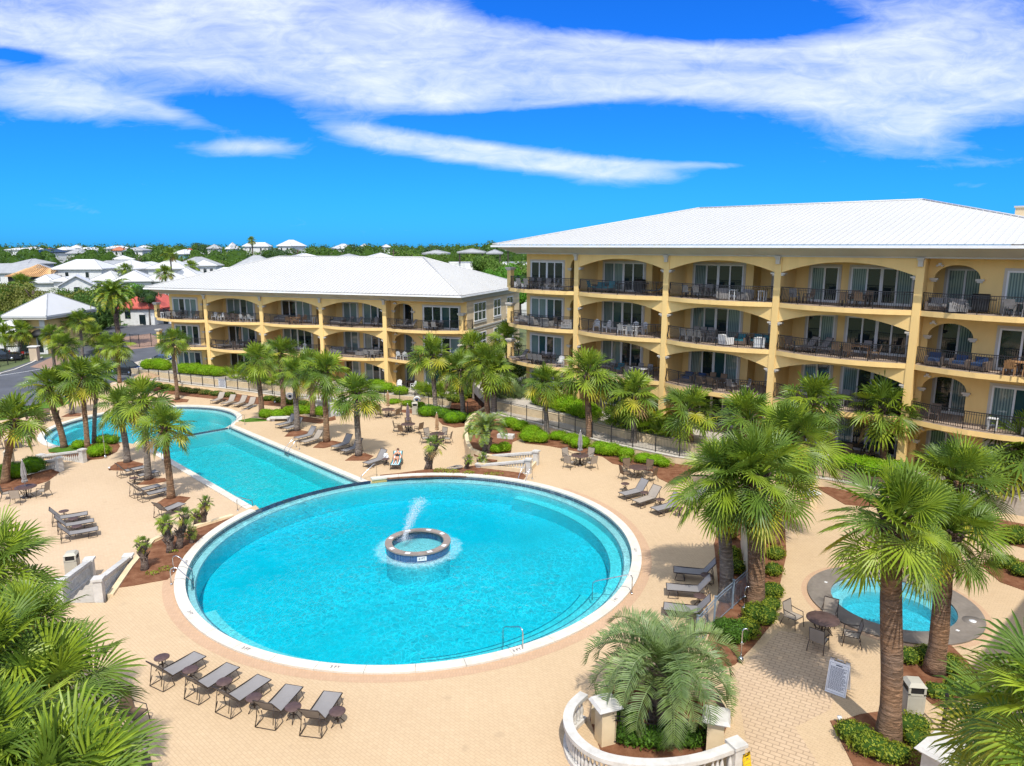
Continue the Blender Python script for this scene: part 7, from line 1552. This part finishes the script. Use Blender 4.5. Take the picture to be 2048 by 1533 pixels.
# gable-fronted white house
t = thing('beach_house', 'white gable-fronted house below the near row', 'house', (PD(153, 570, 168).x, 168, GZ), .5); h = PD(153, 572, 168).z - GZ; hr = PD(148, 553, 168).z - GZ; m = MB(); m.box(-3.6, 3.6, 0, 9, 0, h, 'stucco_white'); m.poly([(-3.6, 0, h), (3.6, 0, h), (0, 0, hr)], 'stucco_white'); m.build('wall', t); m = MB()
for sx in (-1, 1): m.hexa([(sx * 4.1, -.5, h - .25), (0, -.5, hr), (0, 9.5, hr), (sx * 4.1, 9.5, h - .25), (sx * 4.1, -.5, h - .05), (0, -.5, hr + .2), (0, 9.5, hr + .2), (sx * 4.1, 9.5, h - .05)], 'roof_white')
m.build('roof', t); m = MB(); m.box(-.6, .6, -.06, -.001, h - 1.6, h - .3, 'glass_dark'); m.build('window', t)
# red roofed white house
t = thing('beach_house', 'white house with a bright red roof behind the road', 'house', (PD(300, 640, 150).x, 150, GZ)); k = 150 / F
m = MB(); m.box(-6.2, 1.0, 0, 9, 0, 3.6, 'stucco_white'); m.box(1.0, 4.6, 2.5, 9, 0, 2.6, 'stucco_white'); m.box(4.6, 11, 1, 9, 0, 3.0, 'stucco_white'); m.build('wall', t); m = MB(); hip(m, -6.2, 2.6, 0, 10, 3.7, 7.0, .3, 'roof_red', .5); hip(m, 4.4, 11, 1, 9.2, 3.2, 5.4, .4, 'roof_red', .5); m.build('roof', t)
for x0, x1, z0, z1 in ((-5.2, -4.0, 1.4, 2.9), (-2.2, -.9, .1, 2.2), (1.6, 2.6, 0, 2.2), (6.2, 7.6, 0, 2.2)): y = 2.5 if 1 < x0 < 4.6 else (1 if x0 > 4.6 else 0); m = MB(); m.box(x0, x1, y - .06, y - .001, z0, z1, 'glass_dark'); m.build('window', t)
for i in range(5): hedge(f'small dark garden bush before the red roofed house, {ORD[i]} from the left', [(248 + i * 14, 648, .9, .7, 1.3)], GZ, 'hedge_deep', .12, 60, 'bush', 'garden bushes of the red roofed house', 'foliage_core')
# gatehouse
g0, g1, g2 = P(8, 632, 4.4), P(91, 632, 4.4), P(143, 619, 4.4); u = (g1 - g0).xy.normalized(); wv = Vector((-u.y, u.x)); L = (g1 - g0).xy.length; dd = 13.0
t = thing('gatehouse', 'yellow gatehouse with a white pyramid roof by the road', 'building', (g0.x, g0.y, GZ), math.atan2(u.y, u.x)); h = 4.4 - GZ; m = MB(); m.box(.9, L - .9, .9, dd, 0, h - .3, 'stucco'); m.box(.9, 1.9, .86, .9, 0, h - .3, 'stucco_white'); m.box(L - 1.7, L - .88, .86, .9, 0, h - .3, 'stucco_white'); m.box(.85, L - .85, .84, .9, h - 2.0, h - 1.75, 'cornice'); m.build('wall', t)
m = MB(); hip(m, .0, L, 0, dd, h, PD(40, 585, 117).z - GZ, .08, 'roof_white', .3); m.build('roof', t); m = MB(); m.box(-.2, L + .2, -.2, dd + .2, h - .6, h - .29, 'cornice'); m.build('cornice', t)
m = MB(); m.box(L * .62, L * .8, .8, .9, 0, 2.7, 'paint_white'); d = m.build('door', t); m = MB(); m.box(L * .65, L * .77, .76, .8, .3, 2.5, 'glass_dark'); m.build('pane', d); m = MB(); m.box(L * .2, L * .42, .8, .9, .2, 2.7, 'paint_white'); w = m.build('window', t); m = MB(); m.box(L * .23, L * .39, .77, .8, .4, 2.5, 'glass_teal'); m.build('pane', w)
m = MB(); m.lathe([(1.3, 0), (1.2, .5), (.8, .95), (0, 1.2)], 16, 'dark', (L * .72, .9, 2.75)); m.build('awning', t); m = MB(); hip(m, -7, .8, 3, 11, h - 3.2, h - 1.2, .3, 'roof_white', .4); m.box(-6.8, .88, 3.2, 10.8, 0, h - 3.2, 'stucco_white'); m.build('side_wing', t)
# low modern building right of the trees
a = PD(838, 520, 165); t = thing('modern_building', 'low white modern building with roof terraces and flat grey canopies behind the trees', 'building', (a.x, 165, GZ)); z = PD(838, 507, 165).z - GZ; m = MB(); m.box(2, 26, 0, 12, 0, z - 2.2, 'stucco_white'); m.box(11, 34, -2, 12, 0, z - 3.6, 'stucco_white'); m.build('wall', t)
for x0, x1, zz in ((1, 6.5, .5), (9, 15, .8), (15.6, 19, .6), (20, 26, 1.4)):
    m = MB(); m.box(x0, x1, -1, 6, z - .35 + zz - .5, z - .1 + zz - .5, 'roof_grey'); hip(m, x0, x1, -1, 6, z + zz - .5, z + .7 + zz - .5, .5, 'roof_grey', .2); cn = m.build('canopy', t); m = MB(); [m.box(x - .15, x + .15, -.8, -.5, z - 2.3, z - .3 + zz - .5, 'bronze') for x in (x0 + .4, x1 - .4)]; m.build('post', cn)
for i in range(6): m = MB(); x = 13 + i * 3.4; m.box(x, x + 1, -2.06, -2.001, z - 6, z - 4.6, 'glass_dark'); m.build('window', t)
m = MB(); m.box(3, 9, -.06, -.002, z - 4.6, z - 3.0, 'glass_dark'); m.build('window', t)
p = PD(787, 512, 250); m = MB(); m.tube([(0, 0, 0), (0, 0, PD(787, 499, 250).z - GZ)], .22, 'bark', 8); m.box(-1.2, 1.2, -.08, .08, PD(787, 500, 250).z - GZ - .9, PD(787, 500, 250).z - GZ - .7, 'bark'); tag(m.build('utility_pole', None, (p.x, p.y, GZ)), 'wooden utility pole rising behind the long white roof', 'pole')
# ------------------------------------------------------------------ trees
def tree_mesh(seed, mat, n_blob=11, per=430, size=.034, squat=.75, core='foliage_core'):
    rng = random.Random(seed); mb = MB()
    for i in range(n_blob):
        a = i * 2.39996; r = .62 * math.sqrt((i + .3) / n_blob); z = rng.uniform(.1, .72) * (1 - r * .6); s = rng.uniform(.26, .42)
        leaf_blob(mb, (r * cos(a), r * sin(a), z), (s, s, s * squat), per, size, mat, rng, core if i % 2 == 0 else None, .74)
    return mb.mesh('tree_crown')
TM = {k: [tree_mesh(s, k) for s in ss] for k, ss in (('tree_green', (1, 2, 3)), ('tree_light', (4, 5)), ('tree_olive', (6, 7)), ('tree_bright', (8,)), ('tree_bluegreen', (9, 10)))}
TL = {'tree_green': 'dark green oak', 'tree_light': 'mid green oak', 'tree_olive': 'olive brown oak', 'tree_bright': 'bright green tree', 'tree_bluegreen': 'dark blue green pine'}
trunk_me = {}
def tree(label, px, ytop, D, rad, kind, cat='tree', squash=1.0, group='trees round the houses', bark='bark'):
    b = PD(px, 600, D); zt = PD(px, ytop, D).z; rng = random.Random(int(px * 13 + D)); h = zt - GZ; ch = min(h * .8, rad * 1.5 * squash)
    t = thing('oak_tree' if 'pine' not in label else 'pine_tree', label, cat, (b.x, D, GZ), 0, group)
    if bark not in trunk_me:
        m = MB(); m.tube([(0, 0, 0), (.02, 0, .5), (0, .02, 1.0)], [.05, .035, .025], bark, 7)
        for k in range(4): a = k * 1.7; m.tube([(0, 0, .5 + .1 * k), (.16 * cos(a), .16 * sin(a), .8 + .08 * k)], [.022, .01], bark, 5)
        trunk_me[bark] = m.mesh('trunk')
    o = link(trunk_me[bark], 'trunk', t, (0, 0, 0), rng.uniform(0, 6), (rad * 1.4, rad * 1.4, h * .8))
    f = TM[kind]; link(f[rng.randrange(len(f))], 'crown', t, (0, 0, h - ch * .98), rng.uniform(0, 6.28), (rad * rng.uniform(.92, 1.1), rad * rng.uniform(.92, 1.1), ch)); return t
TR = [(-15, 548, 140, 7, 'tree_light', 'at the left edge behind the gatehouse'), (12, 556, 135, 6, 'tree_olive', 'left of the gatehouse roof peak'), (40, 552, 142, 7, 'tree_olive', 'straight behind the gatehouse roof peak'), (66, 560, 136, 6.5, 'tree_olive', 'right of the gatehouse roof peak'), (92, 572, 132, 6, 'tree_olive', 'behind the gatehouse right slope'), (118, 578, 138, 6, 'tree_olive', 'beside the small white roof behind the gatehouse'), (135, 562, 150, 5, 'tree_light', 'under the white gable house'), (160, 570, 140, 5.5, 'tree_olive', 'above the gatehouse eave end'), (192, 565, 142, 6, 'tree_light', 'left of the date palm crown'), (176, 585, 128, 6, 'tree_green', 'behind the date palm on its left'), (190, 592, 128, 3.5, 'tree_green', 'close behind the date palm trunk'),
      (150, 600, 118, 3.5, 'tree_bluegreen', 'at the corner of the gatehouse roof'), (258, 560, 178, 6.5, 'tree_bright', 'between the white roofs and the red roof'), (280, 570, 176, 6, 'tree_bright', 'just left of the lower building eave'), (232, 572, 176, 5, 'tree_light', 'right of the date palm crown'), (305, 588, 172, 5, 'tree_bright', 'behind the lower building left balcony'), (330, 592, 174, 5, 'tree_bright', 'under the lower building eave corner'), (215, 552, 175, 4, 'tree_bluegreen', 'against the white roofs over the date palm'),
      (60, 522, 300, 10, 'tree_green', 'left of the biggest white roof'), (20, 512, 330, 12, 'tree_green', 'above the grey roofed house'), (85, 508, 330, 11, 'tree_green', 'behind the unfinished house'), (110, 512, 310, 10, 'tree_green', 'over the biggest white roof left end'), (150, 503, 340, 11, 'tree_green', 'behind the biggest white roof'), (175, 499, 350, 11, 'tree_light', 'behind the white pyramid roof on its left'), (205, 498, 340, 12, 'tree_light', 'left of the red tiled far house'), (232, 515, 310, 8, 'tree_green', 'below the red tiled far house'), (300, 498, 340, 13, 'tree_light', 'behind the middle pyramid roof'), (325, 495, 350, 12, 'tree_green', 'left of the blue walled house'), (285, 505, 320, 10, 'tree_green', 'left behind the middle pyramid roof'),
      (250, 528, 260, 4, 'tree_bluegreen', 'between the two pyramid roofs'), (375, 507, 300, 9, 'tree_light', 'right of the pink house'), (400, 500, 320, 11, 'tree_light', 'behind the small tower house'), (425, 505, 300, 11, 'tree_light', 'right above the small tower house'), (450, 510, 290, 10, 'tree_light', 'left of the big grey hip roof'), (372, 486, 370, 9, 'tree_bluegreen', 'on the skyline left of the dark pines'), (410, 479, 390, 7, 'tree_bluegreen', 'tallest of the skyline pines'), (425, 484, 390, 7, 'tree_bluegreen', 'right of the tallest skyline pine'), (395, 487, 380, 9, 'tree_green', 'below the tallest skyline pine'), (470, 492, 360, 12, 'tree_light', 'above the big grey hip roof'), (500, 494, 350, 12, 'tree_light', 'below the long white skyline roof'), (535, 489, 360, 12, 'tree_green', 'right of the long white skyline roof'), (560, 486, 340, 9, 'tree_bluegreen', 'in front of the skyline gable'), (600, 484, 350, 13, 'tree_green', 'right of the skyline gable'), (630, 485, 340, 13, 'tree_light', 'above the white ridge middle'), (660, 493, 320, 10, 'tree_green', 'left of the far white house by the ridge'),
      (575, 500, 300, 10, 'tree_green', 'above the grey roofs at the ridge left end'), (610, 501, 290, 10, 'tree_light', 'above the white roof at the ridge'), (700, 500, 290, 9, 'tree_green', 'behind the small grey roof at the ridge'), (715, 480, 380, 9, 'tree_bluegreen', 'on the skyline right of the white house'), (740, 486, 360, 13, 'tree_green', 'on the skyline over the pale pyramid roof'), (770, 484, 360, 13, 'tree_green', 'behind the tiny pavilion'), (800, 489, 340, 12, 'tree_light', 'right of the utility pole'), (825, 494, 300, 10, 'tree_light', 'left of the modern building'), (690, 492, 340, 11, 'tree_light', 'beneath the far white house by the ridge'), (760, 500, 270, 8, 'tree_light', 'over the pale pyramid roof'), (805, 503, 240, 7, 'tree_light', 'just above the ridge right end'),
      (868, 482, 360, 9, 'tree_bluegreen', 'tallest pine behind the modern building'), (895, 484, 360, 10, 'tree_green', 'behind the modern building canopies'), (930, 487, 350, 11, 'tree_green', 'behind the modern building right half'), (960, 481, 330, 13, 'tree_light', 'left of the taller roof corner'), (985, 480, 320, 11, 'tree_green', 'at the taller roof corner'), (856, 500, 150, 3, 'tree_light', 'tall loose tree before the modern building'), (880, 500, 152, 2.6, 'tree_light', 'second loose tree before the modern building'), (975, 500, 140, 3.6, 'tree_light', 'loose tree left of the taller building end'), (1000, 510, 132, 5, 'tree_light', 'beside the taller building top balcony'), (1020, 518, 128, 5, 'tree_bright', 'behind the taller building top balcony corner'), (1040, 505, 150, 6, 'tree_light', 'between the two big roofs'), (985, 530, 125, 4, 'tree_bright', 'low behind the lower building end')]
for px, yt, D, rad, kind, where in TR:
    tree(f'{TL[kind]} {where}', px, yt, D, rad, kind, 'tree')
t = tree('bare grey tree with pale branching trunk under the eave corner', 296, 562, 150, 3.0, 'tree_bluegreen', 'tree', 1.0, None, 'bark_pale')
p = PD(505, 500, 410); t = thing('skyline_palm', 'lone tall palm on the skyline above the long white roof', 'palm tree', (p.x, 410, GZ)); hg = PD(505, 481, 410).z - GZ; m = MB(); m.tube([(0, 0, 0), (0, 0, hg)], .4, 'bark', 6); m.build('trunk', t); link(CROWNS[1], 'crown', t, (0, 0, hg), 0, 3.2)
for i, (x, y, D) in enumerate(((340, 508, 190), (330, 545, 165), (250, 540, 190), (383, 533, 200))):
    p = PD(x, y, D); t = thing('sabal_palm', ('small palm by the small tower house', 'small palm before the long white roof', 'dark palm between the near roofs', 'palm beside the small tower house wall')[i], 'palm tree', (p.x, D, GZ)); hg = p.z - GZ; m = MB(); m.tube([(0, 0, 0), (0, 0, hg)], .2, 'bark', 6); m.build('trunk', t); link(CROWNS[i % 5], 'crown', t, (0, 0, hg), i, 2.6)
p = PD(83, 560, 172); t = thing('sabal_palm', 'dark palm before the low white roof by the unfinished house', 'palm tree', (p.x, 165, GZ)); hg = p.z - GZ - .5; m = MB(); m.tube([(0, 0, 0), (0, 0, hg)], .2, 'bark', 6); m.build('trunk', t); link(CROWNS[2], 'crown', t, (0, 0, hg), 1, 3.4)
p = P(1010, 770, .5)
hedge('pale grey shrub in the gap between the two buildings', [(1020, 760, 1.6, 1.2, 2.6), (1034, 755, 1.4, 1.2, 3.0)], .3, 'palm_blue', .12, 60, 'shrub', None, 'foliage_core')
# far woodland: one mass nobody could count
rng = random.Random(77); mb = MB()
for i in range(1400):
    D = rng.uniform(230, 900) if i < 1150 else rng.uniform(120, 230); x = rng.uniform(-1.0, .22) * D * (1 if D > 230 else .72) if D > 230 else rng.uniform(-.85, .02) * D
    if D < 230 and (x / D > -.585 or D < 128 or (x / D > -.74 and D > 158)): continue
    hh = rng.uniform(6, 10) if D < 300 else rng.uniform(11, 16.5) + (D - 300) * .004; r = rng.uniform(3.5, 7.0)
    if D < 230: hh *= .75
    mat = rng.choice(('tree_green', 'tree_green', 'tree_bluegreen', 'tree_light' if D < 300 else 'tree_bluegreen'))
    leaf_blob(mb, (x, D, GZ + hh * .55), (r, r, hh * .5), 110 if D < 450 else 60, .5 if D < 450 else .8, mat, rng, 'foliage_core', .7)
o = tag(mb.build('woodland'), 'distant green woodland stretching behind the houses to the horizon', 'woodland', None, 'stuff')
# ------------------------------------------------------------------ light and sky
EL, AZ = R_(57), R_(7)
SUN = Vector((sin(AZ) * cos(EL), -cos(AZ) * cos(EL), sin(EL)))
sl = bpy.data.lights.new('sun', 'SUN'); sl.energy = 3.3; sl.angle = R_(0.53); sl.color = (1.0, 0.955, 0.88)
so_ = bpy.data.objects.new('sun', sl); COL.objects.link(so_); so_.rotation_euler = SUN.to_track_quat('Z', 'Y').to_euler(); so_.location = (0, -20, 60)
W = bpy.data.worlds.new('World'); SC.world = W; W.use_nodes = True; t = W.node_tree; t.nodes.clear()
out = N(t, 'ShaderNodeOutputWorld'); bg = N(t, 'ShaderNodeBackground'); t.links.new(bg.outputs[0], out.inputs[0]); bg.inputs['Strength'].default_value = 0.15
sky = N(t, 'ShaderNodeTexSky', sky_type='NISHITA'); sky.sun_disc = False; sky.sun_elevation = EL; sky.sun_rotation = pi - AZ; sky.altitude = 10; sky.air_density = 1.0; sky.dust_density = 0.3; sky.ozone_density = 2.5
tc = N(t, 'ShaderNodeTexCoord'); nv = N(t, 'ShaderNodeVectorMath', operation='NORMALIZE'); t.links.new(tc.outputs['Generated'], nv.inputs[0])
sx = N(t, 'ShaderNodeSeparateXYZ'); t.links.new(nv.outputs[0], sx.inputs[0])
# direction as (sideways, upward) slopes towards +Y
dy = math_(t, 'MAXIMUM', math_(t, 'ABSOLUTE', sx.outputs[1]), 0.12); U = math_(t, 'DIVIDE', sx.outputs[0], dy); V_ = math_(t, 'DIVIDE', sx.outputs[2], dy)
cb = N(t, 'ShaderNodeCombineXYZ'); t.links.new(U, cb.inputs[0]); t.links.new(V_, cb.inputs[1])
mp = N(t, 'ShaderNodeMapping'); mp.inputs['Scale'].default_value = (2.6, 7.0, 1); mp.inputs['Rotation'].default_value = (0, 0, 0.10); t.links.new(cb.outputs[0], mp.inputs['Vector'])
n1 = noise(t, mp.outputs[0], 1.5, 9.0, 0.58, 0.9); n2 = noise(t, mp.outputs[0], 5.5, 9.0, 0.66, 1.6)
mp2 = N(t, 'ShaderNodeMapping'); mp2.inputs['Scale'].default_value = (1.2, 9, 1); mp2.inputs['Rotation'].default_value = (0, 0, 0.34); t.links.new(cb.outputs[0], mp2.inputs['Vector'])
n3 = noise(t, mp2.outputs[0], 2.2, 8.0, 0.6, 0.6)
def uv(x, y): r = ray(x, y); return r.x / r.y, r.z / r.y
acc = None
# long cirrus banks: (photo x, y, half length, half thickness, tilt, weight)
for x, y, a, b, tl_, w in ((560, 60, 430, 95, .02, 1.1), (250, 70, 300, 70, .0, .75), (800, 120, 260, 62, .05, .95), (700, 185, 130, 34, .10, .5), (870, 205, 100, 24, .03, .5), (1060, 130, 300, 48, .05, .95), (1320, 135, 300, 44, .05, 1.05), (1600, 150, 300, 52, .02, 1.0), (1850, 170, 260, 88, .0, 1.05), (1790, 268, 120, 42, .08, .6), (1990, 50, 260, 110, .1, .85),
      (110, 195, 230, 40, .10, 1.0), (20, 50, 150, 60, 0, .8), (310, 222, 140, 15, .22, .6), (700, 262, 120, 22, .16, .85), (880, 295, 170, 24, .12, .95), (1060, 318, 170, 22, .08, .95), (1250, 345, 130, 22, .06, 1.0), (1410, 330, 120, 8, .02, .6), (500, 295, 105, 15, .0, .95), (1080, 208, 140, 8, -.08, .4), (1000, 255, 40, 7, 0, .3), (1800, 385, 80, 8, 0, .45), (1960, 330, 90, 10, -.05, .4), (1940, 370, 60, 8, 0, .35), (1620, 325, 60, 6, 0, .25), (40, 112, 70, 13, .08, -1.0), (1250, 15, 190, 36, .1, -1.0), (1520, 40, 150, 26, .02, -.9), (470, 215, 120, 22, .05, -.5), (1150, 260, 300, 26, .03, -.5), (560, 250, 120, 14, 0.1, -.4)):
    u0, v0 = uv(x, y); a_ = a / F * 1.0; b_ = b / F * 1.0
    du = math_(t, 'SUBTRACT', U, u0); dv = math_(t, 'ADD', math_(t, 'SUBTRACT', V_, v0), math_(t, 'MULTIPLY', du, tl_))
    q = math_(t, 'ADD', math_(t, 'POWER', math_(t, 'MULTIPLY', du, 1 / a_), 2.0), math_(t, 'POWER', math_(t, 'MULTIPLY', dv, 1 / b_), 2.0))
    g = math_(t, 'MULTIPLY', math_(t, 'EXPONENT', math_(t, 'MULTIPLY', q, -0.9)), w)
    acc = g if acc is None else math_(t, 'ADD', acc, g)
fill_overhead = ramp(t, sx.outputs[2], 0.46, 0.68); fill_behind = ramp(t, sx.outputs[1], 0.05, -0.25)  # unseen white cloud overhead and behind the camera, added as fill light
acc = math_(t, 'ADD', acc, math_(t, 'ADD', math_(t, 'MULTIPLY', fill_overhead, 1.2), math_(t, 'MULTIPLY', fill_behind, 1.1)))
nn = math_(t, 'ADD', math_(t, 'MULTIPLY', math_(t, 'SUBTRACT', n1, 0.5), 1.05), math_(t, 'ADD', math_(t, 'MULTIPLY', math_(t, 'SUBTRACT', n2, 0.5), 0.75), math_(t, 'MULTIPLY', math_(t, 'SUBTRACT', n3, 0.5), 1.15)))
mask = ramp(t, math_(t, 'ADD', math_(t, 'MINIMUM', acc, 1.1), nn), 0.30, 1.42)
mask = math_(t, 'POWER', mask, 1.2)
hs = N(t, 'ShaderNodeMix'); hs.data_type = 'RGBA'; hs.blend_type = 'MULTIPLY'; hs.inputs[0].default_value = 1.0; t.links.new(sky.outputs[0], hs.inputs[6]); hs.inputs[7].default_value = (0.035, 0.305, 0.86, 1)
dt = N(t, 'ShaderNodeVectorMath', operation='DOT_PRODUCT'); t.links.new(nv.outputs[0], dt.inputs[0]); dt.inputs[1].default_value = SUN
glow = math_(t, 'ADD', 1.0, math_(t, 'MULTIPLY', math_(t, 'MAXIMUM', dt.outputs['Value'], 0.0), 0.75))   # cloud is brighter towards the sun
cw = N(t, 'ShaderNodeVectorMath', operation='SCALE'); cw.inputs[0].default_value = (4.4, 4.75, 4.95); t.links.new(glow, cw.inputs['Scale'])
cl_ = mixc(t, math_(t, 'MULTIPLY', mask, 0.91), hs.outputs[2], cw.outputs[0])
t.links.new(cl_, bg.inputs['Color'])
SC.view_settings.view_transform = 'Standard'; SC.view_settings.look = 'None'; SC.view_settings.exposure = 0.58; SC.view_settings.gamma = 1.0; SC.view_settings.use_curve_mapping = False
SC.render.engine = 'CYCLES'; cy = SC.cycles; cy.max_bounces = 8; cy.diffuse_bounces = 3; cy.glossy_bounces = 3; cy.transparent_max_bounces = 24; cy.transmission_bounces = 4; cy.caustics_reflective = False; cy.caustics_refractive = False; cy.use_denoising = True; cy.denoising_prefilter = 'NONE'; cy.sample_clamp_indirect = 6.0; cy.use_adaptive_sampling = True; cy.adaptive_threshold = 0.02
bpy.context.view_layer.update()
